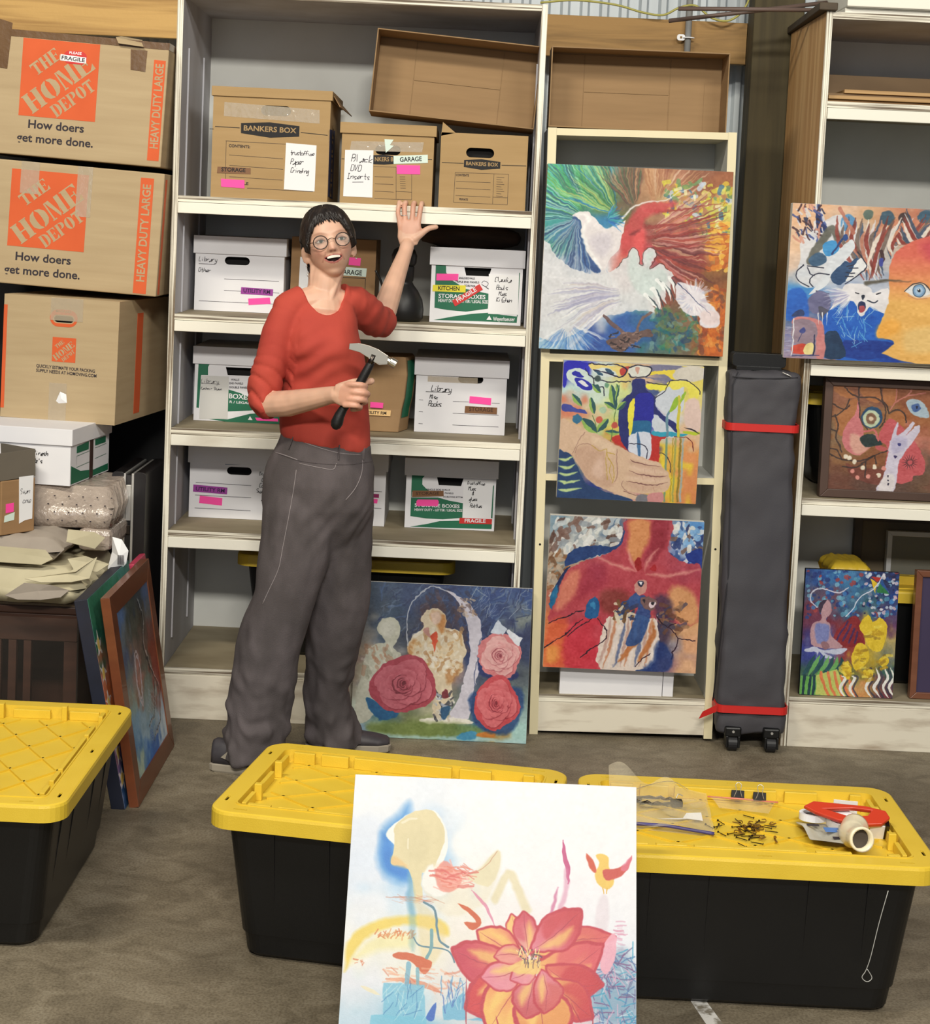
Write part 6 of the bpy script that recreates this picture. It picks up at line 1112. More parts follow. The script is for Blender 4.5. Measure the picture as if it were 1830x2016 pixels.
p.line((190, 120, 100), 44, [(650, 160), (720, 290), (790, 430)], al=.9); p.line((60, 30, 34), 40, [(1080, 640), (1100, 700), (1090, 740)], al=.9); p.poly((60, 70, 160), [(1060, 720), (1100, 710), (1100, 790), (1060, 790)], 5)
# pale hands and dark shapes
p.poly((40, 76, 120), [(540, 920), (600, 820), (700, 740), (760, 760), (820, 700), (860, 760), (800, 900), (700, 960), (620, 1000)], 4); p.poly((226, 232, 240), [(300, 1100), (420, 960), (520, 780), (600, 660), (720, 540), (790, 510), (800, 600), (700, 740), (560, 860), (500, 1000)], 4)
p.poly((236, 238, 240), [(700, 960), (760, 860), (860, 700), (930, 780), (860, 880)], 4); p.line((30, 60, 120), 24, [(560, 660), (660, 520), (710, 470)]); p.poly((40, 80, 150), [(680, 470), (720, 450), (740, 500), (700, 520)])
for q in ([(260, 765), (185, 840), (200, 930), (310, 1005)], [(300, 790), (330, 860), (370, 885)], [(530, 880), (380, 870), (320, 950), (350, 1010)], [(300, 770), (470, 805)], [(830, 640), (930, 790), (830, 900), (700, 990)], [(720, 800), (800, 780)], [(740, 822), (830, 820)], [(710, 870), (790, 880)], [(700, 905), (780, 910)], [(380, 1060), (520, 1100)]): p.line((34, 38, 60), 12, q)
p.poly((110, 110, 150), [(290, 1160), (400, 1060), (500, 1100), (540, 1200), (480, 1320), (340, 1300)], 10); p.poly((80, 80, 100), [(410, 1230), (520, 1280), (560, 1420), (500, 1450), (420, 1320)], 6)
p.poly((20, 90, 200), [(80, 1060), (260, 1050), (300, 1340), (80, 1380)], 20, .8); p.poly((24, 96, 200), [(470, 1330), (800, 1180), (1000, 1300), (1110, 1340), (1040, 1580), (1200, 1680), (1215, 1860), (460, 1820)], 8); p.poly((14, 56, 150), [(680, 1640), (1200, 1680), (1215, 1860), (690, 1830)], 10)
p.dabs(560, 960, 1250, 1700, 50, [(110, 190, 236), (60, 140, 220), (190, 220, 240)], 8, .7, 14, 70, .6); p.poly((20, 54, 90), [(465, 1560), (560, 1520), (620, 1560), (690, 1820), (460, 1815)], 4)
p.poly((236, 234, 238), [(520, 1280), (640, 1100), (700, 1000), (860, 1000), (960, 1040), (1000, 1100), (1150, 1050), (1170, 1200), (1120, 1340), (960, 1250), (900, 1360), (840, 1360), (780, 1200), (640, 1210)], 5); p.rays((780, 1100), 120, 200, 60, 320, 40, [(236, 236, 244), (170, 170, 210), (250, 250, 250)], 12, .7)
p.poly((30, 44, 90), [(820, 1220), (860, 1180), (905, 1210), (905, 1280), (870, 1320), (825, 1280)]); p.poly((170, 70, 80), [(835, 1250), (895, 1240), (895, 1320), (850, 1320)], 4); p.poly((30, 40, 60), [(860, 1125), (895, 1120), (880, 1175)]); p.line((30, 40, 60), 14, [(930, 1180), (1000, 1210), (1040, 1190)]); p.line((40, 40, 50), 12, [(800, 1095), (835, 1100)]); p.line((40, 40, 50), 12, [(1030, 1115), (1070, 1112)])
# the face
p.poly((226, 110, 90), [(1165, 940), (1180, 780), (1250, 640), (1400, 540), (1600, 480), (2000, 440), (2600, 460), (3100, 700), (3100, 2200), (1215, 1870), (1215, 1700), (1180, 1640), (1060, 1620), (1030, 1560), (1080, 1440), (1130, 1300), (1165, 1150)], 3, 1, 3, (240, 186, 100), ((1500, 700), (1450, 1250)))
p.poly((206, 70, 90), [(1500, 560), (1900, 480), (2600, 600), (2700, 800), (1750, 800)], 120, .7); p.poly((236, 206, 140), [(1350, 1560), (1700, 1540), (1700, 1800), (1350, 1800)], 80, .6); p.poly((246, 176, 70), [(1060, 1480), (1200, 1400), (1300, 1520), (1150, 1620), (1040, 1600)], 60, .8)
p.line((80, 74, 60), 46, [(930, 1000), (1080, 965), (1220, 965), (1400, 980)], taper=2, al=.9, f=6)
p.poly((240, 210, 180), [(1330, 1090), (1400, 1030), (1500, 1010), (1580, 1040), (1640, 1140), (1560, 1180), (1440, 1170)], 6); p.poly((232, 234, 236), [(1340, 1095), (1410, 1040), (1560, 1040), (1610, 1130), (1520, 1165), (1420, 1150)], 3)
for r_, c in ((76, (60, 80, 100)), (66, (130, 170, 210)), (44, (170, 200, 230)), (17, (16, 18, 26))): p.poly(c, [(1495+r_*math.cos(k), 1095+r_*math.sin(k)) for k in np.linspace(0, 5.5, 8)], 2)
p.poly((246, 246, 246), [(1485, 1080), (1497, 1080), (1497, 1092), (1485, 1092)], 1.5); p.line((60, 54, 60), 12, [(1330, 1095), (1400, 1032), (1500, 1008), (1580, 1040), (1625, 1120)]); p.line((190, 130, 110), 9, [(1370, 1150), (1480, 1195), (1580, 1185)], al=.7)
# little jar panel at the corner
p.poly((206, 130, 130), [(145, 1350), (260, 1340), (400, 1380), (460, 1450), (460, 1810), (370, 1800), (360, 1500), (140, 1450)], 3); p.poly((150, 130, 146), [(150, 1380), (370, 1420), (360, 1640), (135, 1630)], 4); p.poly((60, 70, 140), [(200, 1500), (240, 1475), (262, 1510), (240, 1540), (205, 1530)]); p.line((60, 60, 110), 8, [(230, 1530), (180, 1620)])
p.poly((206, 70, 50), [(130, 1660), (270, 1655), (260, 1760), (120, 1750)], 4); p.poly((236, 220, 150), [(260, 1655), (345, 1650), (335, 1770), (235, 1760)], 4); p.line((30, 40, 80), 16, [(360, 1560), (340, 1790)]); p.line((30, 50, 110), 10, [(120, 1785), (400, 1790)]); p.line((230, 230, 236), 12, [(145, 1360), (130, 1640), (115, 1780)]); p.dabs(50, 120, 1400, 1780, 26, [(110, 120, 180), (190, 190, 214)], 6, .7, 10, 0, .1); p.poly((40, 60, 110), [(130, 1330), (180, 1270), (240, 1260), (250, 1330)], 4)
for a in (400, 450, 500): p.line((236, 236, 240), 14, [(a, 1310), (a+10-(a-400)*.2, 1440)], taper=2)
PM_face = picture_mat(p)
# ---- brown framed heart-shapes with a pale hand
p = Paint('heart_tree', [(560, 230), (2500, 345), (2450, 1500), (540, 1385)], 560, 330, 31, 1.4)
p.bg([[(150, 96, 70), (130, 80, 60), (140, 80, 50), (150, 90, 60), (96, 74, 70), (120, 84, 70)], [(150, 100, 60), (150, 110, 70), (150, 84, 40), (160, 100, 60), (110, 84, 70), (120, 90, 74)], [(140, 110, 80), (150, 110, 60), (200, 110, 110), (190, 120, 100), (150, 90, 70), (130, 80, 60)], [(140, 96, 60), (140, 84, 50), (120, 80, 50), (110, 84, 70), (190, 80, 80), (150, 80, 60)], [(110, 66, 50), (96, 66, 54), (96, 70, 60), (110, 80, 60), (150, 70, 60), (110, 70, 50)]])
for q in ([(880, 240), (1060, 240), (1120, 380), (1060, 440), (900, 360)], [(1140, 260), (1280, 270), (1280, 420), (1200, 480), (1130, 400)], [(620, 600), (760, 420), (860, 400), (860, 600), (700, 800), (640, 760)], [(1200, 600), (1290, 530), (1380, 560), (1380, 700), (1240, 680)], [(560, 260), (700, 260), (830, 360), (700, 380)]): p.poly((176, 112, 64), q, 8, .9)
p.poly((206, 120, 124), [(860, 380), (870, 560), (920, 720), (930, 800), (1090, 800), (1000, 940), (900, 1020), (800, 1000), (700, 900), (695, 780), (740, 660), (820, 560)], 4); p.poly((226, 180, 160), [(780, 780), (900, 820), (1000, 930), (900, 1010), (800, 960)], 30, .8)
p.poly((200, 90, 96), [(1180, 640), (1270, 640), (1400, 760), (1500, 880), (1620, 1100), (1600, 1230), (1500, 1260), (1480, 1310), (1300, 1320), (1180, 1200), (1200, 940), (1110, 860), (1110, 760)], 5); p.poly((190, 90, 90), [(1060, 900), (1200, 940), (1160, 980), (1080, 960)], 3)
p.poly((120, 60, 50), [(740, 1100), (900, 1150), (1200, 1180), (1300, 1320), (1100, 1350), (900, 1290), (800, 1230)], 10, .8)
for q in ([(860, 240), (860, 380), (890, 620), (960, 720)], [(560, 440), (700, 500), (760, 460)], [(700, 260), (760, 330), (850, 370)], [(860, 375), (1040, 380), (1150, 470), (1160, 620), (1100, 720)], [(1200, 560), (1180, 480), (1120, 400), (1100, 280)], [(1200, 560), (1290, 510), (1390, 580), (1400, 660)], [(560, 1000), (700, 1060), (900, 1080), (1050, 1040), (1200, 970)], [(560, 940), (640, 960), (700, 1060)], [(960, 1160), (970, 1080), (1060, 1040)], [(700, 1140), (860, 1140), (960, 1090)], [(600, 560), (640, 700), (620, 820), (700, 980)], [(560, 580), (640, 560), (720, 480), (760, 400)], [(620, 740), (560, 720)], [(1080, 1110), (1070, 1050)], [(960, 1160), (970, 1260)]): p.line((56, 40, 38), 16, q, al=.85)
for q in ([(1210, 520), (1280, 440), (1400, 370), (1600, 330)], [(1400, 370), (1460, 290)], [(1275, 440), (1280, 280)]): p.line((190, 116, 104), 14, q)
for r_, c in ((118, (30, 70, 110)), (92, (196, 210, 180)), (58, (130, 96, 74)), (24, (226, 206, 180))): p.poly(c, [(1015+r_*math.cos(k)-(r_ < 100)*8, 600+r_*math.sin(k)+(r_ < 100)*12) for k in np.linspace(0, 5.5, 8)], 3)
p.poly((30, 50, 50), [(890, 820), (960, 780), (1040, 800), (1140, 890), (1060, 910), (960, 930), (900, 870)], 3); p.line((206, 110, 110), 22, [(930, 750), (1040, 740), (1100, 860)])
p.poly((170, 190, 206), [(1395, 440), (1450, 400), (1540, 420), (1620, 520), (1640, 610), (1540, 600), (1440, 550)], 3); p.poly((70, 100, 160), [(1450, 470), (1510, 450), (1550, 510), (1500, 550), (1460, 520)], 3); p.poly((20, 30, 60), [(1490, 480), (1520, 480), (1510, 515)], 2)
p.poly((212, 206, 226), [(1090, 1410), (1150, 1280), (1200, 1060), (1210, 900), (1240, 800), (1280, 700), (1300, 655), (1312, 680), (1290, 800), (1360, 770), (1440, 680), (1480, 650), (1490, 680), (1400, 800), (1500, 700), (1550, 695), (1550, 750), (1480, 880), (1400, 980), (1340, 1080), (1310, 1250), (1280, 1420)], 2.5)
p.poly((170, 166, 206), [(1240, 840), (1400, 820), (1400, 940), (1260, 1000)], 30, .5); p.poly((232, 226, 226), [(1110, 1400), (1180, 1240), (1280, 1240), (1270, 1410)], 20, .8); p.poly((60, 60, 130), [(1310, 890), (1345, 885), (1345, 920), (1315, 920)], 2); p.poly((50, 40, 90), [(1265, 1025), (1305, 1030), (1285, 1060)], 2)
for y in (1250, 1295, 1340): p.poly((40, 36, 60), [(1205, y-8), (1225, y-8), (1215, y+12)], 2)
for k in range(16): a = k*PI/8; p.line((80, 44, 50), 10, [(1450+30*math.cos(a), 1100+30*math.sin(a)), (1450+90*math.cos(a), 1100+90*math.sin(a))], taper=2)
for x, y in ((780, 1045), (840, 1085), (1065, 1145), (930, 1150), (820, 1185), (880, 1260), (1110, 1235), (1000, 1250), (1165, 1160), (740, 1030)): p.poly([(236, 226, 206), (226, 150, 140)][int(x) % 3 == 1], [(x+24*math.cos(k), y+26*math.sin(k)) for k in np.linspace(0, 5.3, 7)], 3)
PM_heart = picture_mat(p)
# ---- meditating figure with kite and yellow irises
p = Paint('meditation', [(165, 437), (925, 485), (905, 1490), (135, 1445)], 380, 500, 41, 1.2)
p.bg([[(40, 80, 150), (50, 110, 170), (70, 130, 180), (30, 50, 110), (30, 40, 80)], [(80, 80, 110), (110, 70, 90), (60, 120, 170), (50, 100, 120), (40, 60, 120)], [(120, 50, 70), (90, 90, 120), (50, 90, 130), (70, 110, 130), (80, 70, 110)], [(110, 50, 80), (120, 40, 60), (130, 50, 60), (190, 160, 60), (100, 60, 100)], [(60, 50, 120), (90, 90, 150), (150, 50, 50), (210, 180, 60), (190, 170, 110)], [(50, 60, 150), (110, 120, 180), (150, 60, 60), (200, 170, 50), (110, 120, 110)], [(50, 90, 80), (60, 110, 70), (120, 120, 60), (150, 130, 50), (60, 100, 90)], [(110, 160, 80), (190, 196, 110), (206, 170, 110), (210, 150, 90), (120, 60, 70)]])
p.dabs(180, 920, 440, 830, 210, [(60, 130, 200), (30, 50, 120), (130, 190, 220), (24, 70, 150), (170, 60, 60), (90, 160, 190)], 30, .75, .2); p.dabs(640, 920, 470, 800, 60, [(226, 226, 236), (190, 206, 226), (214, 190, 206), (30, 30, 80)], 26, .85, .2)
p.poly((70, 110, 140), [(520, 700), (640, 620), (740, 600), (760, 640), (600, 720), (520, 800)], 14, .6); p.poly((226, 190, 40), [(690, 525), (745, 560), (735, 640), (715, 600)], 2, sm=0); p.poly((40, 120, 70), [(775, 545), (745, 630), (850, 655)], 2, sm=0); p.poly((190, 50, 40), [(690, 512), (785, 515), (745, 555)], 2, sm=0); p.poly((30, 80, 150), [(785, 520), (850, 655), (770, 560)], 2, sm=0)
p.line((214, 220, 240), 9, [(785, 510), (750, 570), (700, 620), (600, 680), (560, 760), (500, 820)]); p.line((206, 206, 226), 10, [(510, 595), (440, 635), (360, 610), (270, 595), (210, 640), (215, 700), (265, 740)])
p.poly((140, 36, 44), [(400, 990), (520, 840), (600, 830), (660, 1000), (640, 1060), (480, 1060)], 6)
for i in range(4): p.line((50, 40, 110), 16, [(430+i*50, 1010+i*8), (520+i*26, 860+i*30)], al=.7)
p.poly((190, 150, 160), [(280, 760), (300, 700), (350, 690), (380, 730), (375, 800), (340, 830), (345, 860), (370, 880), (390, 980), (480, 1060), (420, 1080), (250, 1060), (215, 1000), (225, 880), (290, 850), (300, 810)], 3); p.poly((60, 46, 70), [(275, 740), (300, 695), (340, 690), (310, 740), (290, 790)], 4); p.poly((110, 130, 200), [(250, 880), (360, 890), (360, 1010), (270, 1030)], 14, .8)
p.poly((200, 206, 230), [(170, 1080), (250, 1060), (330, 1090), (500, 1075), (510, 1100), (440, 1130), (330, 1110), (420, 1160), (340, 1150), (290, 1100), (265, 1170), (270, 1110), (180, 1100)], 3); p.poly((150, 110, 120), [(300, 1030), (350, 1020), (375, 1060), (330, 1085)], 3)
for i in range(7): p.line((110, 180, 100) if i % 2 else (30, 80, 90), 34, [(160+i*40, 1290), (210+i*44, 1210), (260+i*36, 1130+i*4)], al=.95, taper=1)
p.poly((110, 180, 90), [(145, 1295), (280, 1300), (270, 1450), (135, 1440)], 2, sm=0)
for x in (165, 215, 250): p.line((20, 60, 70), 22, [(x+8, 1295), (x, 1445)], sm=0)
p.poly((196, 206, 110), [(275, 1290), (440, 1245), (560, 1470), (270, 1452)], 2, sm=0)
for i in range(5): p.line((226, 130, 80), 22, [(310+i*55, 1270+(i > 2)*30), (340+i*55, 1380), (380+i*55, 1465)])
for x in (480, 560, 690, 760, 830, 880): p.line((240, 240, 236), 24, [(x, 1240+(x < 600)*60), (x+30, 1320), (x-10, 1400), (x+40, 1480)], taper=1); p.line((60, 60, 80), 14, [(x+26, 1240+(x < 600)*60), (x+56, 1320), (x+18, 1400), (x+66, 1480)], al=.8)
for q in ([(610, 900), (680, 810), (720, 870), (780, 830), (840, 900), (830, 1010), (790, 1110), (700, 1080), (660, 980)], [(560, 1120), (600, 1040), (660, 1050), (700, 1120), (680, 1200), (600, 1260), (560, 1190)], [(480, 1230), (520, 1180), (560, 1240), (540, 1330), (500, 1300)], [(660, 1260), (700, 1240), (740, 1280), (720, 1320), (670, 1300)], [(790, 1160), (850, 1150), (860, 1200), (820, 1230), (780, 1200)]):
    p.poly((232, 200, 50), q, 4); x, y = np.mean(q, 0); p.dabs(x-50, x+50, y-50, y+60, 12, [(190, 150, 30), (246, 226, 90), (150, 120, 40)], 20, .6, 2)
PM_med = picture_mat(p)
# ---- plumeria canvas and framed abstract (leaning at the side): corners in plain 0..100 space
p = Paint('plumeria', [(0, 0), (100, 0), (100, 100), (0, 100)], 300, 300, 51, 2)
p.bg([[(60, 130, 100), (70, 150, 120), (90, 160, 150)], [(40, 110, 90), (90, 150, 140), (60, 120, 130)], [(200, 120, 90), (190, 200, 220), (200, 120, 110)], [(206, 110, 60), (200, 100, 90), (190, 110, 120)], [(170, 90, 60), (190, 90, 100), (200, 140, 160)], [(150, 120, 170), (200, 170, 200), (190, 160, 200)], [(40, 80, 130), (150, 160, 206), (190, 190, 220)]])
for x, y in ((6, 22), (5, 36), (6, 50), (5, 62), (6, 74), (5, 86), (40, 60), (60, 40), (70, 70)):
    for k in range(5): a = k*1.26+x; p.line((240, 230, 230), 5, [(x, y), (x+6*math.cos(a), y+6*math.sin(a))], taper=2)
    p.poly((240, 206, 110), [(x-2, y-2), (x+2, y-2), (x+2, y+2), (x-2, y+2)], 2)
PM_plum = picture_mat(p)
p = Paint('framed_abstract', [(0, 0), (100, 0), (100, 100), (0, 100)], 320, 340, 52, 3)
p.bg([[(90, 120, 170), (70, 76, 70), (60, 70, 80), (90, 110, 150)], [(110, 120, 130), (90, 90, 80), (76, 70, 60), (110, 110, 110)], [(90, 100, 130), (130, 110, 100), (110, 90, 80), (130, 80, 70)], [(120, 130, 130), (190, 130, 120), (110, 100, 90), (150, 70, 50)], [(150, 170, 160), (150, 110, 90), (120, 130, 120), (150, 60, 50)], [(130, 170, 200), (150, 180, 200), (140, 160, 160), (140, 60, 50)], [(90, 140, 190), (170, 200, 220), (120, 160, 190), (190, 210, 230)], [(190, 210, 190), (60, 120, 200), (60, 110, 190), (220, 236, 246)]])
for r_ in (10, 8): p.line((206, 190, 196), 1.5, [(38+r_*.7*math.cos(k), 48+r_*1.6*math.sin(k)) for k in np.linspace(0, 6.3, 14)])
for q in ([(60, 4), (70, 20), (62, 34), (74, 50)], [(74, 50), (90, 66), (84, 84), (60, 90)], [(50, 80), (70, 76), (80, 60)]): p.line((50, 46, 50), 1.6, q, al=.8); p.line((206, 206, 206), 1, [(a+3, b) for a, b in q], al=.7)
for k in range(6): p.line((170, 180, 190), .8, [(60-k*2, 60+k*2), (76, 70+k*3), (66, 84+k), (50, 80+k*2)], al=.6)
PM_fab = picture_mat(p)
# ---- hang and lean them
M_cside = mat('canvas_side_white', (222, 220, 212), .7); M_cdark = mat('canvas_side_dark', (24, 30, 52), .6, (16, 20, 34), (9, 9, 9), 3); M_cblue = mat('canvas_side_blue', (90, 130, 140), .6, (150, 110, 80), (6, 6, 6), 4)
GC = 'paintings hung on the bookcase'
canvas('painting', 'large square painting of a white dove with a red wing, uppermost on the bookcase', .615, .613, .035, (1.243, -.040, 1.329), (0, 0, 0), PM_dove, M_cblue, GC)
canvas('painting', 'square painting of an open hand and seedling beside a blue figure, middle of bookcase', .470, .465, .03, (1.328, -.034, .829), (0, .003, 0), PM_hand, M_cside, GC)
canvas('painting', 'square painting of a red neck and chest with birds, lowest on the bookcase', .520, .523, .03, (1.311, -.034, .246), (0, 0, 0), PM_torso, M_cside, GC)
canvas('painting', 'painting of three pink roses and pale figures leaning on the floor beside her legs', .592, .520, .022, (.672, -.115, .0008), (-.14, 0, 0), PM_roses, M_cside, 'paintings leaning on the floor')
canvas('painting', 'white canvas with red lotus flower and yellow head leaning against the front totes', .606, .606, .02, (.806, -2.355, .0008), (-.50, 0, 0), PM_lotus, M_cside, 'paintings leaning on the floor')
canvas('painting', 'wide painting of an orange face profile with blue eye on the wood-sided rack', .885, .513, .035, (2.057, -.048, 1.336), (0, 0, 0), PM_face, M_cside, 'paintings at the wood-sided rack')
M_brf = mat('dark_brown_frame', (84, 62, 52), .5, (70, 50, 42), (4, 4, 4), 3)
canvas('framed_painting', 'brown framed painting of tree shapes and a pale raised hand on the rack', .640, .408, .03, (2.226, .045, .862), (-.04, 0, 0), PM_heart, M_brf, 'paintings at the wood-sided rack', frame=.028, fm=M_brf)
canvas('painting', 'small canvas of a meditating figure with kite and yellow irises on the bottom shelf', .322, .436, .02, (2.200, .03, .1735), (-.05, 0, 0), PM_med, M_cdark, 'paintings at the wood-sided rack')
M_prf = mat('reddish_wood_frame', (128, 82, 60), .35, (104, 62, 44), (3, 3, 20), 4, coat=.3); M_prp = mat('dark_purple_panel', (62, 52, 84), .5, (54, 46, 74), (4, 4, 4), 2)
canvas('framed_picture', 'reddish wood frame around a dark purple panel at the bottom of the rack', .40, .445, .02, (2.583, .05, .1735), (-.04, 0, 0), M_prp, M_prp, 'paintings at the wood-sided rack', frame=.022, fm=M_prf, cat='picture')
# leaning at the side, faces turned to +X
M_orw = mat('orange_wood_frame', (118, 64, 36), .4, (94, 48, 26), (3, 3, 16), 4, coat=.2)
canvas('painting', 'tropical flower canvas with dark side edge leaning behind the wood-framed picture', .56, .625, .040, (.080, -.90, .0008), (-.20, 0, PI/2), PM_plum, M_cdark, 'pictures leaning beside the slatted furniture')
canvas('framed_painting', 'wood-framed swirling blue-grey painting leaning foremost beside the slatted furniture', .575, .622, .022, (.112, -.88, .0008), (-.163, 0, PI/2), PM_fab, M_orw, 'pictures leaning beside the slatted furniture', frame=.060, fm=M_orw, fdepth=.012)
t = thing('picture_board', 'pink edged board leaning behind the wood-framed picture', 'board', (.048, -.315, .0008), (-.13, 0, PI/2), 'pictures leaning beside the slatted furniture'); MB().box(0, .18, 0, .02, 0, .60).build('board', mat('pink_board', (190, 60, 100), .5, (170, 46, 60), (3, 3, 3), 3), t, bevel=.003)
# white box under the torso painting
t = thing('white_panel_box', 'pale grey flat panel standing under the red torso painting in the bookcase', 'panel', (1.375, .015, .1405)); MB().box(0, .352, 0, .05, 0, .16).build('panel', M_white, t, bevel=.002); MB().box(.354, .390, .002, .05, 0, .165).build('side_strip', M_white, t, bevel=.002)
pack('yellow_bundle', 'crumpled yellow bundle on the tote behind the small meditation canvas', 'bundle', 2.320, 2.470, .20, .42, .526, .605, M_yellowp, .010, 17, er=.2)
# mirror-like silver frame, brown frame and grey carton behind the small canvas
canvas('framed_picture', 'silver grey framed glass picture behind the small meditation canvas', .50, .50, .02, (2.592, .497, .175), (-.03, 0, 0), mat('grey_glass', (120, 120, 112), .15, spec=.8), M_white, 'frames stored on the bottom shelf', frame=.018, fm=mat('silver_frame', (190, 192, 196), .4), cat='picture')
canvas('framed_picture', 'dark wooden frame leaning at the back of the bottom shelf', .60, .555, .02, (2.480, .545, .175), (-.03, 0, 0), mat('dull_brown', (104, 92, 72), .7), M_prf, 'frames stored on the bottom shelf', frame=.03, fm=mat('old_frame', (88, 76, 64), .6, (58, 50, 44), (12, 12, 12), 5), cat='picture')
# ------------------------------------------------------------------ the woman
from mathutils.bvhtree import BVHTree
from mathutils import noise as mn
PPL = 'person'
person = thing('person', 'smiling woman in red top and grey trousers holding a hammer, one hand on shelf', 'person', (.50, -.42, 0))
base_p = Vector((.50, -.42, 0))
def ell(c, hw, hd, n=20, tilt=0.0, yaw=0.0):
    """horizontal ring; tilt raises it towards +X"""
    o = []
    for k in range(n):
        a = 2*PI*k/n; x = hw*math.cos(a); y = hd*math.sin(a); x, y = x*math.cos(yaw)-y*math.sin(yaw), x*math.sin(yaw)+y*math.cos(yaw)
        o.append((c[0]+x, c[1]+y, c[2]+tilt*x))
    return o
def span(mb, rows, n=24):
    """rows: (left px, right px, y px, centre depth, half depth, tilt) measured on the sketch -> loft of rings at true size"""
    R = []
    for l, r, y, Y, hd, *tl in rows:
        a = at(l, y, Y=Y); b2 = at(r, y, Y=Y); z = (a.z+b2.z)/2
        R.append(ell(((a.x+b2.x)/2, Y, z), (b2.x-a.x)/2, hd, n, tl[0] if tl else 0))
    return mb.loft(R)
def limb(mb, pts, n=14, rnd=True):
    """pts: (px, py, depth, radius)"""
    return mb.tube([at(x, y, Y=Y) for x, y, Y, r in pts], [p[3] for p in pts], n, rnd=rnd)
def fuse(mb, name, vox, mat_, parent, smooth_it=2, cut=None, disp=None, decimate=None):
    """one watertight skin around overlapping volumes"""
    me = bpy.data.meshes.new(name); me.from_pydata([tuple(v) for v in mb.v], [], mb.f)
    bm = bmesh.new(); bm.from_mesh(me); bmesh.ops.recalc_face_normals(bm, faces=bm.faces); bm.to_mesh(me); bm.free()
    o = bpy.data.objects.new(name, me); COL.objects.link(o); r = o.modifiers.new('r', 'REMESH'); r.mode = 'VOXEL'; r.voxel_size = vox
    s = o.modifiers.new('s', 'SMOOTH'); s.iterations = smooth_it; s.factor = .5
    if cut:
        b = o.modifiers.new('b', 'BOOLEAN'); b.operation = 'DIFFERENCE'; b.object = cut; b.solver = 'EXACT'
    dg = bpy.context.evaluated_depsgraph_get(); m2 = bpy.data.meshes.new_from_object(o.evaluated_get(dg)); bpy.data.objects.remove(o)
    if cut: bpy.data.objects.remove(cut)
    N_ = len(m2.vertices); co = np.empty(N_*3, np.float32); m2.vertices.foreach_get('co', co); co = co.reshape(-1, 3)
    if disp:
        nr = np.empty(N_*3, np.float32); m2.vertices.foreach_get('normal', nr); co += nr.reshape(-1, 3)*disp(co)[:, None]
    co -= np.array(parent.location)[None]; m2.vertices.foreach_set('co', co.astype(np.float32).ravel()); m2.update()
    for p_ in m2.polygons: p_.use_smooth = True
    m2.materials.clear(); m2.materials.append(mat_); m2.name = name
    o = bpy.data.objects.new(name, m2); COL.objects.link(o); o.parent = parent; return o
# ---- head shape in its own frame (x to her left, -y forwards, z up)
HC = at(646, 478, Y=-.475)
HM = Matrix.Translation(HC) @ Matrix.Rotation(.20, 4, 'Z') @ Matrix.Rotation(-.195, 4, 'Y') @ Matrix.Rotation(-.04, 4, 'X')
HI = HM.inverted()
def g(x, s): return math.exp(-(x/s)**2)
def head_pt(az, el, off=0.0):
    """az 0 = front, el -pi/2..pi/2"""
    ce = math.cos(el)**.80; x = math.sin(az)*ce; y = -math.cos(az)*ce; z = math.sin(el)
    zz = z*(.108 if z < 0 else .0975); low = max(0, -z)
    hw = .0715*(1-.36*low**1.6)*(1-.04*max(0, z)); fr = y < 0
    hd = (.088 if fr else .098)*(1-(.10 if fr else .50)*low**1.5)
    p = math.copysign(abs(x)**.92, x)*hw; q = math.copysign(abs(y)**.95, y)*hd
    if not fr: zz = zz*(1-.25*low)+.0
    f = max(0, -y)  # face features
    if f > .05:
        d = 0
        if -.032 < zz < .024: t_ = (.018-zz)/.040; d += g(p, .0085+.005*max(0, t_))*max(0, min(1, t_))**1.2*.022*(1 if zz > -.021 else max(0, 1-(-.021-zz)/.009))
        d -= .0075*(g(p-.031, .016)+g(p+.031, .016))*g(zz-.010, .012)
        d += .0035*(g(p-.030, .022)+g(p+.030, .022))*g(zz-.031, .009)
        d += .0055*(g(p-.040, .016)+g(p+.040, .016))*g(zz+.026, .016)
        d += .0045*g(p, .030)*g(zz+.048, .016)-.003*g(p, .03)*g(zz+.080, .008)+.007*g(p, .024)*g(zz+.100, .015)
        q -= d*min(1, f*1.6)
    v = Vector((p, q, zz)); return v+v.normalized()*off
mb = MB(); NA, NE = 120, 90; rings = []
for j in range(1, NE): el = -PI/2+PI*j/NE; rings.append([HM @ head_pt(2*PI*i/NA, el) for i in range(NA)])
mb.loft(rings)
for s_ in (-1, 1):   # ears
    E_ = []
    for k in range(9):
        u = -1+2*k/8; zc = u*.030; rr = math.sqrt(max(.02, 1-u*u)); wy = .017*rr*(1.0 if u > -.2 else .75)
        E_.append([HM @ Vector((s_*(.068+.014*rr*(.6+.4*math.cos(a)) + .008*math.sin(a)), .008+wy*math.sin(a)+.003*u, -.028+zc)) for a in [2*PI*i/10 for i in range(10)]])
    mb.loft(E_)
# neck and upper chest
mb.tube([HM @ Vector((0, .022, -.055)), at(640, 548, Y=-.462), at(637, 578, Y=-.462), at(634, 612, Y=-.47)], [.052, .0505, .053, .075], 20, rnd=True)
for x0, x1 in ((606, 612), (672, 655)): mb.tube([HM @ Vector((.05 if x0 > 650 else -.05, .01, -.04)), at((x0+x1)/2+(6 if x0 < 650 else -4), 560, Y=-.488), at(648, 596, Y=-.515)], [.012, .011, .010], 8, rnd=True)
mb.tube([at(574, 608, Y=-.52), at(602, 596, Y=-.497), at(632, 592, Y=-.475), at(684, 598, Y=-.43)], [.036, .046, .054, .038], 14, rnd=True)
span(mb, [(590, 682, 606, -.47, .06), (562, 688, 640, -.475, .085), (556, 702, 690, -.475, .09), (566, 712, 760, -.47, .08), (560, 716, 840, -.47, .085), (545, 722, 900, -.47, .095), (535, 722, 960, -.47, .09)])
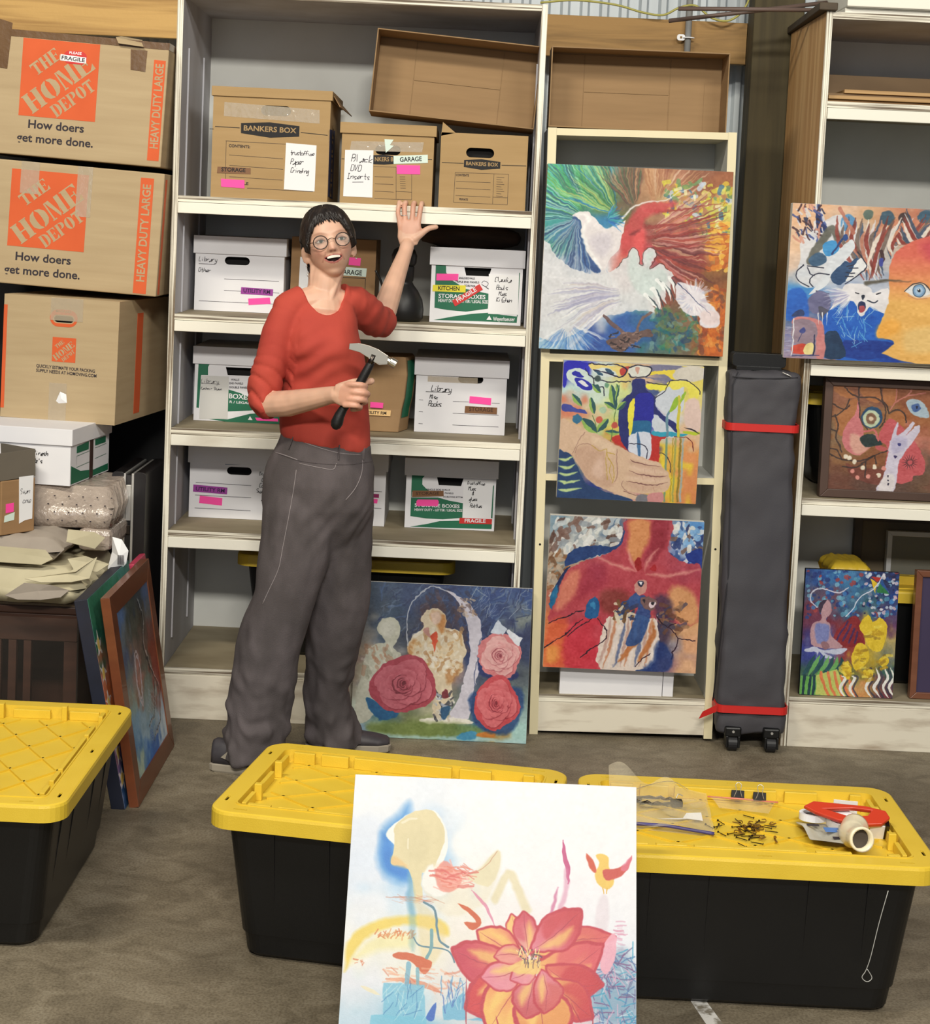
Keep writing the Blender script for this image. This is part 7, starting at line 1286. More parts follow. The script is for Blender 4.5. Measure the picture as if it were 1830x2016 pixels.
# arms
RA = [(556, 638, -.545, .033), (538, 700, -.55, .036), (522, 772, -.555, .039), (530, 796, -.57, .042), (570, 794, -.62, .040), (612, 786, -.675, .033), (650, 778, -.722, .0265), (664, 777, -.742, .0255)]
LA = [(690, 608, -.41, .028), (722, 618, -.33, .031), (748, 634, -.235, .041), (757, 610, -.195, .0405), (770, 572, -.150, .036), (785, 530, -.100, .029), (797, 498, -.062, .024), (801, 484, -.048, .024)]
limb(mb, RA); limb(mb, LA)
def flatten(mb, c, ax, up, hw, hh, th, n=12, rows=5):
    """slab for a palm: c centre, ax along, up across; half sizes"""
    ax = Vector(ax).normalized(); up = (Vector(up)-ax*Vector(up).dot(ax)).normalized(); nn = ax.cross(up)
    R = []
    for i in range(rows):
        u = -1+2*i/(rows-1); s_ = (1-.22*abs(u)**3); R.append([Vector(c)+ax*hw*u+up*hh*s_*math.copysign(abs(math.cos(a))**.7, math.cos(a))+nn*th*s_*math.copysign(abs(math.sin(a))**.8, math.sin(a)) for a in [2*PI*k/n for k in range(n)]])
    return mb.loft(R)
# right hand gripping the hammer
pc = at(681, 777, Y=-.762); flatten(mb, pc, (.040, -.012, 0), (-.25, 0, 1), .034, .036, .0135)
for (kx, ky, r_, L_) in ((696, 757, .0092, 1), (699, 772, .0095, 1.05), (696, 786, .0090, 1), (690, 798, .0080, .82)):
    mb.tube(smooth_pts([at(kx-12, ky, Y=-.768), at(kx, ky, Y=-.779), at(kx+15*L_, ky+1, Y=-.778), at(kx+23*L_, ky+4, Y=-.757), at(kx+18*L_, ky+7, Y=-.730), at(kx+4*L_, ky+8, Y=-.724)], 3), r_, 10, rnd=True)
mb.tube(smooth_pts([at(668, 762, Y=-.745), at(690, 755, Y=-.722), at(708, 751, Y=-.712), at(724, 752, Y=-.716), at(731, 750, Y=-.722)], 3), [.0125]*5+[.0115]*4+[.0105]*4, 10, rnd=True)
# left hand on the shelf edge
pc = at(805, 458, Y=-.036); flatten(mb, pc, at(807, 430, Y=-.034)-at(803, 490, Y=-.045), (1, 0, 0), .040, .0385, .0125)
ZL = 1.7825
for (x0, y0, x1, y1, r_) in ((787, 446, 783, 418, .0076), (797, 440, 796, 409, .0088), (811, 437, 813, 406, .0090), (823, 440, 828, 408, .0086)):
    top = at(x1, y1, Y=-.018); mb.tube(smooth_pts([at(x0+1, y0+12, Y=-.036), at(x0, y0, Y=-.034), at((x0+x1)/2, (y0+y1)/2, Y=-.027), Vector((top.x, -.019, top.z)), Vector((top.x+.002, -.006, ZL+.0095)), Vector((top.x+.004, .016, ZL+.0085))], 3), [r_*1.08]*6+[r_]*10, 10, rnd=True)
mb.tube(smooth_pts([at(815, 470, Y=-.040), at(829, 460, Y=-.034), at(843, 450, Y=-.026), at(858, 447, Y=-.022)], 3), [.0145, .014, .013, .012, .011, .0105, .010, .0095, .009, .0085][:10], 10, rnd=True)
# legs and feet inside the trousers
RL = [(598, 950, -.50, .075), (560, 1120, -.515, .062), (535, 1230, -.52, .050), (515, 1330, -.51, .045), (492, 1440, -.495, .034), (484, 1488, -.49, .033)]
LL = [(676, 950, -.43, .075), (672, 1120, -.40, .062), (665, 1230, -.37, .050), (660, 1330, -.32, .045), (664, 1420, -.27, .034), (668, 1452, -.25, .033)]
limb(mb, RL); limb(mb, LL)
span(mb, [(545, 722, 900, -.47, .09), (545, 725, 960, -.47, .09), (560, 715, 1010, -.47, .08)])
mb.tube([(.350, -.50, .05), (.39, -.51, .045), (.46, -.515, .038)], [.030, .028, .018], 10, rnd=True); mb.tube([(.625, -.26, .05), (.66, -.256, .045), (.73, -.25, .036)], [.030, .028, .016], 10, rnd=True)
M_skin = bpy.data.materials.new('skin'); M_skin.use_nodes = True; nt = M_skin.node_tree; b_ = nt.nodes['Principled BSDF']; b_.inputs['Roughness'].default_value = .48
b_.inputs['Subsurface Weight'].default_value = .12; b_.inputs['Subsurface Radius'].default_value = (.010, .004, .002)
a_ = nt.nodes.new('ShaderNodeAttribute'); a_.attribute_name = 'tone'; nt.links.new(a_.outputs[0], b_.inputs['Base Color'])
MOUTH = lambda x: (-.0395+.0135*(x/.027)**2-.0002, -.0600+.033*(x/.027)**2)
def face_disp(co):
    d = np.zeros(len(co), np.float32); return d
body = fuse(mb, 'body', .0034, M_skin, person, 2)
me = body.data; N_ = len(me.vertices); co = np.empty(N_*3, np.float32); me.vertices.foreach_get('co', co); co = co.reshape(-1, 3)
w4 = np.c_[co+np.array(base_p), np.ones(N_)]; hl = (np.array(HI) @ w4.T).T[:, :3]
tone = np.tile(np.array([214, 172, 148.]), (N_, 1))
hd_ = (np.abs(hl[:, 0]) < .10) & (np.abs(hl[:, 1]) < .13) & (hl[:, 2] > -.13) & (hl[:, 2] < .13)
X, Y_, Z = hl.T; front = hd_ & (Y_ < -.02)
def blend(mask, c, w_):
    w_ = (w_*mask)[:, None]; tone[:] = tone*(1-w_)+np.array(c)*w_
blend(front, (216, 140, 124), .40*(np.exp(-((np.abs(X)-.042)/.020)**2)*np.exp(-((Z+.026)/.020)**2)))
blend(front, (210, 142, 126), .25*np.exp(-(X/.014)**2)*np.exp(-((Z+.020)/.012)**2))
blend(front, (150, 104, 86), .55*np.exp(-((np.abs(X)-.031)/.020)**2)*np.exp(-((Z-.0305+.25*(np.abs(X)-.031)**2/.02)/.0032)**2))
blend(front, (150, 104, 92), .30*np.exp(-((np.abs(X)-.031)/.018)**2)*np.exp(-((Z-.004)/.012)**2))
blend(front, (120, 70, 60), .8*np.exp(-((np.abs(X)-.006)/.0032)**2)*np.exp(-((Z+.0265)/.0028)**2))
for s_ in (-1, 1):   # smile folds: crease shade painted into the skin tone
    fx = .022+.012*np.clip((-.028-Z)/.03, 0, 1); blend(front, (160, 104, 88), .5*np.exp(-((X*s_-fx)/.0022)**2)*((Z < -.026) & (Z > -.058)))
zu = -.0395-.006*(X/.027)**2; zl = -.0585+.0130*(X/.027)**2; inm = front & (np.abs(X) < .0265) & (Z < zu) & (Z > zl)
lip = front & (np.abs(X) < .0275) & (Z < zu+.0038) & (Z > zl-.0058) & ~inm
tone[lip] = (196, 118, 110); tone[inm] = (52, 16, 18)
inw = np.where(inm, np.minimum(1, np.minimum(zu-Z, Z-zl)/.0035), 0).astype(np.float32)
fwd = np.array((HM.to_3x3() @ Vector((0, 1, 0)))); co += inw[:, None]*.011*fwd[None]
blend(w4[:, 0] > 9, (0, 0, 0), np.zeros(N_))
hands = np.zeros(N_, bool)
for c_, r_ in ((at(700, 778, Y=-.76), .05), (at(808, 430, Y=-.03), .055)): hands |= (np.linalg.norm(w4[:, :3]-np.array(c_)[None], axis=1) < r_)
blend(hands, (204, 142, 120), .45*np.ones(N_))
nz_ = np.array([mn.noise(Vector(v)*38) for v in w4[:, :3]]); tone *= (1+.05*nz_)[:, None]
me.vertices.foreach_set('co', co.astype(np.float32).ravel()); me.update()
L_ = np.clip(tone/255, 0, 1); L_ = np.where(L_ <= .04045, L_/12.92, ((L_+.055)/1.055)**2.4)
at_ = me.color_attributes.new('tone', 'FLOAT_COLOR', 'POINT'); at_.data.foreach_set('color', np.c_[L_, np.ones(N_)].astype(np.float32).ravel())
def local(mb): mb.v = [tuple(Vector(v)-base_p) for v in mb.v]; return mb
# teeth, eyes, glasses, earrings
mb = MB(); T1 = []; 
for k in range(15):
    x = -.0195+.039*k/14; zt = -.0390-8.2*x*x; zb = max(zt-.0078*(1-.3*(x/.0195)**2), -.0585+17.8*x*x+.0006); y = -.0880+.9*x*x/.09*.5+.004
    T1.append((x, y, zt, zb))
A = [HM @ Vector((x, y-.0035, zt)) for x, y, zt, zb in T1]; B_ = [HM @ Vector((x, y-.004, zb)) for x, y, zt, zb in T1]; A2 = [HM @ Vector((x, y+.001, zt)) for x, y, zt, zb in T1]; B2 = [HM @ Vector((x, y+.001, zb)) for x, y, zt, zb in T1]
mb.loft([list(q) for q in zip(A, B_, B2, A2)]); M_teeth = mat('teeth', (224, 217, 204), .3); local(mb).build('teeth', M_teeth, person, smooth=False)
def sphere(mb, c, r_, M=None, n=14, sx=1, sy=1, sz=1):
    R = [[(Vector(c)+Vector((sx*r_*math.sin(t_)*math.cos(p_), sy*r_*math.sin(t_)*math.sin(p_), sz*r_*math.cos(t_)))) for p_ in [2*PI*i/n for i in range(n)]] for t_ in [PI*(j+.02)/(n//2+.04) for j in range(n//2+1)]]
    if M: R = [[M @ p_ for p_ in r2] for r2 in R]
    return mb.loft(R)
M_eye = mat('eye_white', (226, 222, 216), .15); M_iris = mat('iris', (58, 66, 60), .2); M_frame = mat('tortoise_frame', (46, 30, 24), .3)
M_lens = mat('lens_glass', (225, 230, 225), .02, alpha=.07, spec=.6)
for s_ in (-1, 1):
    ex = s_*.0315; e = sphere(MB(), (ex, -.0722, .0072), .0112, HM, 18, 1.25, 1, .62); eo = local(e).build('eye', M_eye, person, smooth=True)
    d_ = MB(); sphere(d_, (ex+.001, -.0815, .0074), .0060, HM, 14, 1, .45, .95); local(d_).build('iris', M_iris, person, smooth=True).parent = eo
    d_ = MB(); sphere(d_, (ex+.001, -.0838, .0075), .0034, HM, 10, 1, .4, 1); local(d_).build('pupil', M_dark, person, smooth=True).parent = eo
    mb = MB(); mb.tube(smooth_pts([HM @ Vector((ex-.0155, -.0790, .0050)), HM @ Vector((ex-.008, -.0845, .0120)), HM @ Vector((ex+.004, -.0850, .0128)), HM @ Vector((ex+.0155, -.0790, .0060))], 3), .0026, 6); local(mb).build('eyelid', mat('eyelid', (150, 104, 88), .5), person, smooth=True)
gl = bpy.data.objects.new('glasses', None)
mb = MB()
for s_ in (-1, 1):
    c = (s_*.0335, -.0985, .0035); P = [HM @ Vector((c[0]+.0205*math.cos(a)*1.04, c[1]+.0035*abs(math.cos(a)) if math.cos(a)*s_ > 0 else c[1], c[2]+.0200*math.sin(a))) for a in [2*PI*i/28 for i in range(29)]]
    mb.tube(P, .0017, 6, caps=False)
mb.tube(smooth_pts([HM @ Vector((-.013, -.0985, .007)), HM @ Vector((0, -.1040, .012)), HM @ Vector((.013, -.0985, .007))], 4), .0012, 6)
for s_ in (-1, 1): mb.tube(smooth_pts([HM @ Vector((s_*.0545, -.0950, .006)), HM @ Vector((s_*.066, -.075, .006)), HM @ Vector((s_*.0735, -.03, .007)), HM @ Vector((s_*.076, .012, .010)), HM @ Vector((s_*.072, .028, -.006))], 3), .0011, 6)
gf = local(mb).build('glasses', M_frame, person, smooth=True)
for s_ in (-1, 1):
    mb = MB(); c = (s_*.0335, -.0985, .0035); q = [HM @ Vector((c[0]+.0205*math.cos(a), c[1]+.0006, c[2]+.0197*math.sin(a))) for a in [2*PI*i/20 for i in range(20)]]; q2 = [v+HM.to_3x3() @ Vector((0, .0008, 0)) for v in q]
    mb.loft([q, q2]); o = local(mb).build('lens', M_lens, person); o.parent = gf
for s_ in (-1, 1):
    mb = MB(); sphere(mb, (s_*.0770, .000, -.060), .0028, HM, 8); 
    if s_ < 0: mb.tube([HM @ Vector((-.077, .000, -.062)), HM @ Vector((-.0775, .000, -.084))], .0006, 5); sphere(mb, (-.0775, .000, -.088), .0045, HM, 8, .6, .6, 1.2)
    local(mb).build('earring', M_metal, person, smooth=True)
# hair
def hairline(az):
    a = abs((az+PI) % (2*PI)-PI)   # 0 front .. pi back
    pts = [(0, .071), (.35, .066), (.62, .058), (.85, .034), (1.00, .000), (1.22, -.026), (1.36, .006), (1.75, .006), (2.05, -.045), (2.5, -.070), (3.15, -.078)]
    for (a0, z0), (a1, z1) in zip(pts, pts[1:]):
        if a <= a1: return z0+(z1-z0)*(a-a0)/(a1-a0)
    return -.08
mb = MB(); NA2, NE2 = 150, 90; vs = []; fs = []; idx = {}
for j in range(NE2+1):
    el = -.85+(PI/2+.85)*j/NE2
    for i in range(NA2):
        az = 2*PI*i/NA2; hz = hairline(az)+.006*mn.noise(Vector((math.sin(az)*9, math.cos(az)*9, 2)))+.004*math.sin(az*31)*math.cos(az*13); v = head_pt(az, min(el, PI/2-.001))
        e_ = (v.z-hz); th = -.004+(.0130+.0055*abs(math.sin(az)))*min(1, max(0, e_+.003)/.014)+.0035*mn.noise(Vector((math.sin(az)*16, math.cos(az)*16, el*3.0)))+.004*max(0, v.z/.11)
        idx[(i, j)] = len(vs); vs.append(HM @ (v+v.normalized()*th))
for j in range(NE2):
    for i in range(NA2):
        k = (i+1) % NA2; v = HI @ vs[idx[(i, j+1)]]; az = 2*PI*i/NA2
        if v.z > hairline(az)-.010: fs.append((idx[(i, j)], idx[(k, j)], idx[(k, j+1)], idx[(i, j+1)]))
mb.add(vs, fs)
M_hair = mat('dark_brown_hair', (28, 21, 19), .5, (58, 48, 42), (60, 60, 14), 4, sharp=(.5, .85), bump=.35, bscale=140)
hr = local(mb).build('hair', M_hair, person, smooth=True)
mb = MB()
for i in range(120):   # fringe and side locks
    az = random.uniform(-1.15, 1.15) if i < 90 else random.choice((-1, 1))*random.uniform(1.5, 2.6); z1 = hairline(az)-random.uniform(.0, .013); P = []
    for t_ in range(5):
        zt = z1+.026*(1-t_/4); el = math.asin(max(-1, min(1, zt/.0975))); P.append(HM @ head_pt(az-.16*(1-t_/4)*(1 if az > -.3 else -.6), el, .0085*(1-t_/4)+.0032))
    mb.tube(P, [.0016, .0022, .0024, .0018, .0006], 5)
mb.tube([HM @ Vector((-.060, .045, -.050)), HM @ Vector((-.064, .035, -.072)), HM @ Vector((-.062, .026, -.092))], [.011, .010, .004], 8, rnd=True)
o = local(mb).build('hair_locks', M_hair, person, smooth=True); o['kind'] = 'stuff'; o.parent = hr
# ---- red top
mb = MB()
mb.tube([at(566, 604, Y=-.52), at(600, 590, Y=-.495), at(632, 588, Y=-.475), at(666, 588, Y=-.44), at(698, 596, Y=-.42)], [.046, .050, .058, .050, .046], 18, rnd=True)
span(mb, [(585, 680, 590, -.465, .060, .10), (552, 696, 600, -.47, .080), (535, 704, 625, -.475, .098), (537, 707, 655, -.478, .108), (545, 716, 690, -.482, .114), (552, 720, 715, -.480, .108), (556, 722, 750, -.472, .099), (553, 725, 790, -.468, .098), (550, 728, 830, -.468, .104), (551, 729, 862, -.468, .108, -.16), (552, 728, 874, -.468, .106, -.16)], 28)
limb(mb, [(574, 608, -.525, .044), (559, 624, -.535, .047), (546, 655, -.545, .048), (536, 700, -.55, .048), (524, 745, -.553, .0525), (518, 780, -.556, .0505), (524, 795, -.566, .050), (534, 796, -.573, .0485)], 16, rnd=False)
limb(mb, [(690, 590, -.42, .052), (712, 608, -.37, .057), (735, 628, -.29, .056), (748, 634, -.24, .053), (756, 622, -.215, .050)], 16, rnd=False)
cutm = MB(); cutm.tube([at(658, 603, Y=-.62), at(648, 588, Y=-.56), at(633, 562, Y=-.475), at(630, 520, Y=-.455)], [.034, .054, .080, .088], 28, rnd=True)
cme = bpy.data.meshes.new('cut'); cme.from_pydata([tuple(v) for v in cutm.v], [], cutm.f); bmx = bmesh.new(); bmx.from_mesh(cme); bmesh.ops.recalc_face_normals(bmx, faces=bmx.faces); bmx.to_mesh(cme); bmx.free()
cutter = bpy.data.objects.new('cut', cme); COL.objects.link(cutter); cutter.hide_render = True
sh0, sh1 = np.array(at(550, 650, Y=-.545)), np.array(at(520, 775, Y=-.555)); l0, l1 = np.array(at(705, 600, Y=-.4)), np.array(at(756, 625, Y=-.22))
def seg_t(co, a, b2):
    d = b2-a; t_ = ((co-a) @ d)/(d @ d); return t_, np.linalg.norm(co-a-np.clip(t_, 0, 1)[:, None]*d, axis=1)
def shirt_disp(co):
    t_, r_ = seg_t(co, sh0, sh1); n1 = np.array([mn.noise(Vector((v[0]*9, v[1]*9, v[2]*6))) for v in co]); n2 = np.array([mn.noise(Vector((v[0]*20+5, v[1]*20, v[2]*30))) for v in co])
    arm = (r_ < .075)*np.clip(t_*1.3+.1, 0, 1); fold = np.sin((co[:, 2]*1.0+co[:, 0]*.55)*175+n1*4.5)
    d = arm*(-.0105*(1-np.abs(np.sin((co[:, 2]+co[:, 0]*.5)*68+n1*5)))**2*np.clip(t_, .25, 1)+.003*n2+.002)
    t2, r2 = seg_t(co, l0, l1); arm2 = (r2 < .08); d += arm2*(.0015*np.sin((co[:, 0]*1.3-co[:, 2]*.6)*120+n1*4)+.0025*n2)
    tor = ~((r_ < .075) | arm2); q = co[:, 2]; fr_ = np.clip((-.50-co[:, 1])*14, 0, 1)
    for bx, bz, ba in ((.622, 1.355, .020), (.525, 1.355, .014)): d += fr_*ba*np.exp(-((co[:, 0]-bx)/.045)**2-((q-bz)/.050)**2)
    d += tor*(.0055*n1+.0022*n2*np.clip((1.35-q)*6, .3, 1))
    pull = np.exp(-((co[:, 0]-.50)/.10)**2)*np.exp(-((q-1.30)/.09)**2); d += tor*pull*.0040*np.sin((q*1.0-co[:, 0]*.55)*110+n1*2)
    return d.astype(np.float32)
M_shirt = mat('red_knit_top', (186, 72, 56), .85, (168, 58, 48), (5, 5, 5), 4, bump=.12, bscale=420)
shirt = fuse(mb, 'red_top', .0062, M_shirt, person, 9, cut=cutter, disp=shirt_disp)
# ---- trousers
mb = MB()
span(mb, [(556, 730, 857, -.468, .100, -.17), (545, 732, 885, -.468, .108, -.12), (526, 736, 915, -.468, .118), (517, 738, 950, -.470, .122), (515, 736, 995, -.470, .112), (528, 722, 1035, -.466, .090), (556, 700, 1068, -.462, .060), (590, 670, 1090, -.46, .03)], 28)
span(mb, [(524, 660, 940, -.49, .080), (517, 668, 1000, -.495, .095), (515, 662, 1050, -.50, .092), (508, 650, 1100, -.508, .090), (500, 630, 1160, -.515, .085), (480, 612, 1215, -.52, .080), (465, 596, 1265, -.52, .078), (455, 582, 1320, -.515, .080), (448, 574, 1380, -.508, .082), (442, 568, 1440, -.498, .086), (432, 560, 1482, -.495, .092), (430, 556, 1492, -.494, .093)], 24)
span(mb, [(606, 730, 940, -.44, .080), (598, 736, 1000, -.435, .092), (600, 733, 1060, -.42, .088), (602, 730, 1120, -.405, .084), (603, 728, 1190, -.385, .080), (604, 716, 1245, -.365, .078), (601, 703, 1300, -.34, .078), (600, 690, 1350, -.315, .080), (602, 692, 1390, -.295, .084), (603, 708, 1425, -.28, .090), (603, 718, 1452, -.272, .095), (604, 720, 1462, -.270, .096)], 24)
def jean_disp(co):
    n1 = np.array([mn.noise(Vector((v[0]*11, v[1]*11, v[2]*4))) for v in co]); n2 = np.array([mn.noise(Vector((v[0]*26, v[1]*26, v[2]*16+3))) for v in co]); q = co[:, 2]
    n3 = np.array([mn.noise(Vector((v[0]*24+v[2]*5, v[1]*24, v[2]*2.6+9))) for v in co]); low = np.clip((.42-q)*3.2, 0, 1); hip = np.exp(-((q-.80)/.08)**2)
    d = .0080*n1*(.5+low)+.0055*n3*np.clip((.9-q)*4, 0, 1)+.0035*n2*(1+low)+low*.0065*np.sin((q*1.0+co[:, 0]*.9)*55+n1*6)*np.clip(.5+n2*2, 0, 1.3)+hip*.0016*np.sin((q-co[:, 0]*1.6)*80+n1*7)
    return d.astype(np.float32)
M_cord = mat('grey_corduroy', (76, 70, 71), .9, (104, 96, 99), (9, 9, 5), 6, sharp=(.42, .8), bump=.25, bscale=260)
jeans = fuse(mb, 'corduroy_trousers', .0068, M_cord, person, 7, disp=jean_disp)
bv = BVHTree.FromPolygons([v.co+base_p for v in jeans.data.vertices], [tuple(p_.vertices) for p_ in jeans.data.polygons])
def onto(px, py, lift=.0006, tree=None):
    d = (at(px, py, Y=-.5)-CAM).normalized(); h = (tree or bv).ray_cast(CAM, d); p_ = h[0] if h[0] else at(px, py, Y=-.58); return p_-d*lift-base_p
M_seam = mat('worn_seam', (150, 142, 144), .8)
def seam(pts, r_=.0011, name='seam', m_=None):
    P = [onto(x, y) for x, y in smooth_pts(pts, 4)]; return MB().tube(P, r_, 5).build(name, m_ or M_seam, person, smooth=True)
for o, in [(seam(q),) for q in ([(583, 925), (575, 980), (556, 1080), (548, 1120), (530, 1160), (516, 1190)], [(588, 912), (625, 920), (655, 924), (662, 912)], [(585, 905), (560, 896), (540, 890)], [(600, 872), (640, 885), (675, 893), (712, 895)], [(714, 898), (712, 930), (700, 960), (680, 985)])]: o.parent = jeans; o.location = (0, 0, 0)
for x0, y0, x1, y1 in ((580, 852, 568, 884), (668, 876, 666, 905), (716, 878, 714, 905)):
    o = MB().tube([onto(x0, y0, .002), onto((x0+x1)/2, (y0+y1)/2, .003), onto(x1, y1, .002)], .0048, 6, flat=.45).build('belt_loop', M_cord, person); o.parent = jeans
o = MB().tube([onto(x, y, .0002) for x, y in smooth_pts([(548, 893), (590, 907), (640, 913), (690, 914), (731, 908)], 6)], .0022, 6, flat=.6).build('waistband_edge', M_cord, person); o.parent = jeans
# shoes
M_shoe = mat('grey_trainer', (52, 50, 56), .6, (70, 66, 70), (30, 30, 30), 4); M_sole = mat('shoe_sole', (150, 142, 128), .7)
def shoe(x, y, yaw, L_=.27):
    M = Matrix.Translation((x, y, 0)) @ Matrix.Rotation(yaw, 4, 'Z'); o = []
    prof = [(-.5, .028, .060, .092), (-.46, .036, .058, .098), (-.3, .040, .055, .095), (-.1, .040, .05, .085), (.15, .045, .04, .062), (.35, .046, .04, .052), (.47, .034, .035, .045), (.5, .02, .03, .040)]
    mb = MB(); R = []
    for u, hw, _, h in prof: R.append([M @ Vector((u*L_, hw*math.copysign(abs(math.cos(a))**.8, math.cos(a)), .026+(h-.026)*max(0, math.sin(a))**.7)) for a in [PI*k/10 for k in range(11)]]+[M @ Vector((u*L_, 0, .024))])
    mb.loft(R); s_ = local(mb).build('shoe', M_shoe, person, smooth=True)
    mb = MB(); R = []
    for z, k in ((.0, .96), (.006, 1.02), (.024, 1.03), (.027, .98)): R.append([M @ Vector((u*L_*k, w_*k, z)) for u, w_ in [(p_[0], p_[1]+.003) for p_ in prof]+[(p_[0], -p_[1]-.003) for p_ in reversed(prof)]])
    mb.loft(R); q = local(mb).build('sole', M_sole, person); q.parent = s_
    mb = MB(); mb.add([M @ Vector(v) for v in ((-.10, -.0415, .05), (-.05, -.0425, .035), (-.02, -.0425, .045), (-.07, -.0415, .078), (-.10, -.0435, .05), (-.05, -.0445, .035), (-.02, -.0445, .045), (-.07, -.0435, .078))], [(0, 1, 2, 3), (7, 6, 5, 4), (0, 4, 5, 1), (1, 5, 6, 2), (2, 6, 7, 3), (3, 7, 4, 0)]); q = local(mb).build('side_patch', M_sole, person); q.parent = s_
    return s_
shoe(.405, -.515, -.12); shoe(.675, -.255, .10)
# ring
c = Vector(at(795, 424, Y=-.026)); o = MB().tube([c+Vector((.0098*math.cos(a), .0098*math.sin(a), .001*math.cos(a))) for a in [2*PI*i/16 for i in range(17)]], .0016, 6, caps=False); local(o).build('ring', M_metal, person, smooth=True)
# ---- hammer
hm = thing('hammer', 'claw hammer with black grip and bright steel head held in her hand', 'hammer', tuple(at(700, 776, Y=-.742)))
hb = Vector(hm.location)
def hl_(mb): mb.v = [tuple(Vector(v)-hb) for v in mb.v]; return mb
M_grip = mat('black_rubber', (16, 16, 18), .55, bump=.2, bscale=300)
pts = [(663, 832, .0225), (668, 818, .019), (676, 804, .0155), (690, 784, .0165), (704, 762, .0165), (717, 738, .0165), (728, 718, .015)]
mb = MB(); mb.tube([at(x, y, Y=-.744) for x, y, r_ in pts], [p_[2] for p_ in pts], 12, flat=.8, rnd=True); hl_(mb).build('grip', M_grip, hm, smooth=True)
mb = MB(); mb.tube([at(727, 720, Y=-.744), at(736, 698, Y=-.744)], [.0135, .0145], 10, flat=.8); hl_(mb).build('neck', M_metald, hm, smooth=True)
F7 = lambda x, y, q: at(x, y, Y=-.744)+Vector((0, q, 0))
mb = MB(); out = [(688, 676), (706, 675), (724, 679), (744, 687), (764, 700), (763, 716), (748, 716), (738, 713), (724, 703), (708, 693), (687, 687)]
mb.plate(out, [], -.011, -.002, F7); mb.plate([(a, b2+1) for a, b2 in out], [], .002, .011, F7); mb.plate([(720, 681), (746, 690), (764, 701), (763, 717), (746, 718), (726, 706)], [], -.0105, .0105, F7); mb.tube([at(757, 706, Y=-.744), at(768, 712, Y=-.744)], .011, 12); mb.tube([at(767, 711, Y=-.744), at(779, 718, Y=-.744)], [.0135, .0140], 14)
hl_(mb).build('head', mat('hammer_steel', (196, 190, 176), .3, metal=.9), hm, bevel=.0008)
mb = MB(); text(mb, 'CR', 0, 0, .007, lambda u, v, t_: at(703, 768, Y=-.744)+Vector((u, -.0150, v)), ang=1.1); hl_(mb).build('grip_lettering', mat('grey_print', (150, 150, 150), .6), hm)
# ------------------------------------------------------------------ wheeled canopy bag
t = thing('wheeled_bag', 'tall grey fabric roller bag with red straps standing between bookcase and rack', 'bag', (1.905, -.085, 0))
M_fab = mat('charcoal_polyester', (74, 72, 76), .75, (60, 60, 68), (2.2, 2.2, 1.4), 5, bump=.15, bscale=300)
def bag_ring(z, x0, x1, y0, y1, r=.03): return [(x, y, z) for x, y in rrect(x0, x1, y0, y1, r, 4)]
zs = [.045, .07, .12, .145, .16, .3, .5, .8, 1.0, 1.10, 1.115, 1.2, 1.27, 1.292]; mb = MB(); R = []
for i, z in enumerate(zs):
    s_ = -.030*z/1.29; q = .004*math.sin(z*11)+(.0 if z not in (.145, 1.10) else -.004); R.append(bag_ring(z, s_+.003-q, s_+.233+q, -.0+(.012 if z > 1.28 or z < .05 else 0), .20, .028))
mb.loft(R); o = mb.build('bag_body', M_fab, t, smooth=True)
o.modifiers.new('s', 'SUBSURF').levels = 3; o.modifiers['s'].subdivision_type = 'CATMULL_CLARK'; o.modifiers['s'].render_levels = 3
tx = bpy.data.textures.new('bag_folds', 'CLOUDS'); tx.noise_scale = .11; dm = o.modifiers.new('d', 'DISPLACE'); dm.texture = tx; dm.strength = .026; dm.mid_level = .5
def strap(z, tail=False):
    s_ = -.030*z/1.29; P = rrect(s_-.004, s_+.242, -.008, .207, .028, 5)
    m_ = MB(); m_.plate(P, [rrect(s_+.002, s_+.238, -.002, .201, .026, 5)], z-.0155, z+.0095, lambda u, v, q: (u, v, q-.02*(u-s_-.12)*0)); q = m_.build('strap', M_red, t)
    if tail: MB().add([(s_-.002, -.006, z-.014), (s_-.002, -.006, z+.010), (s_-.05, -.020, z-.012), (s_-.062, -.022, z-.036), (s_-.002, -.003, z-.014), (s_-.002, -.003, z+.010), (s_-.05, -.017, z-.012), (s_-.062, -.019, z-.036)], [(0, 1, 2, 3), (7, 6, 5, 4), (0, 4, 5, 1), (1, 5, 6, 2), (2, 6, 7, 3), (3, 7, 4, 0)]).build('strap_tail', M_red, t)
strap(.148, True); strap(1.105)
for s2 in (.055, .185):
    MB().box(s2-.028, s2+.028, -.012, .03, .05, .085).build('wheel_bracket', M_blackp, t, bevel=.006)
    for dx in (-.020, .020): MB().box(s2+dx-.004, s2+dx+.004, -.016, .03, .015, .055).build('wheel_fork', M_blackp, t, bevel=.002)
    MB().tube([(s2-.015, .008, .027), (s2+.015, .008, .027)], .0265, 20).build('wheel', mat('wheel_rubber', (26, 26, 30), .5), t, smooth=False)
    MB().tube([(s2, -.014, .07), (s2, -.0115, .07)], .0045, 10).build('rivet', M_metal, t)
s_ = -.030
MB().tube([(s_+.012, .003, .17), (s_*0+.008, -.001, .6), (s_+.014, .0, 1.24), (s_+.03, .004, 1.285)], .0022, 6).build('piping', mat('dark_piping', (44, 44, 50), .7), t, smooth=True)
MB().tube(smooth_pts([(s_+.012, .0, 1.268), (s_+.10, -.004, 1.266), (s_+.2, -.004, 1.272), (s_+.228, .0, 1.275)], 4), .0018, 6).build('zip', MATS['dark_piping'], t, smooth=True)
MB().tube([(s_+.175, -.006, 1.290), (s_+.20, -.006, 1.280), (s_+.205, -.006, 1.276)], .0022, 6).build('zip_pull', M_metal, t, smooth=True)
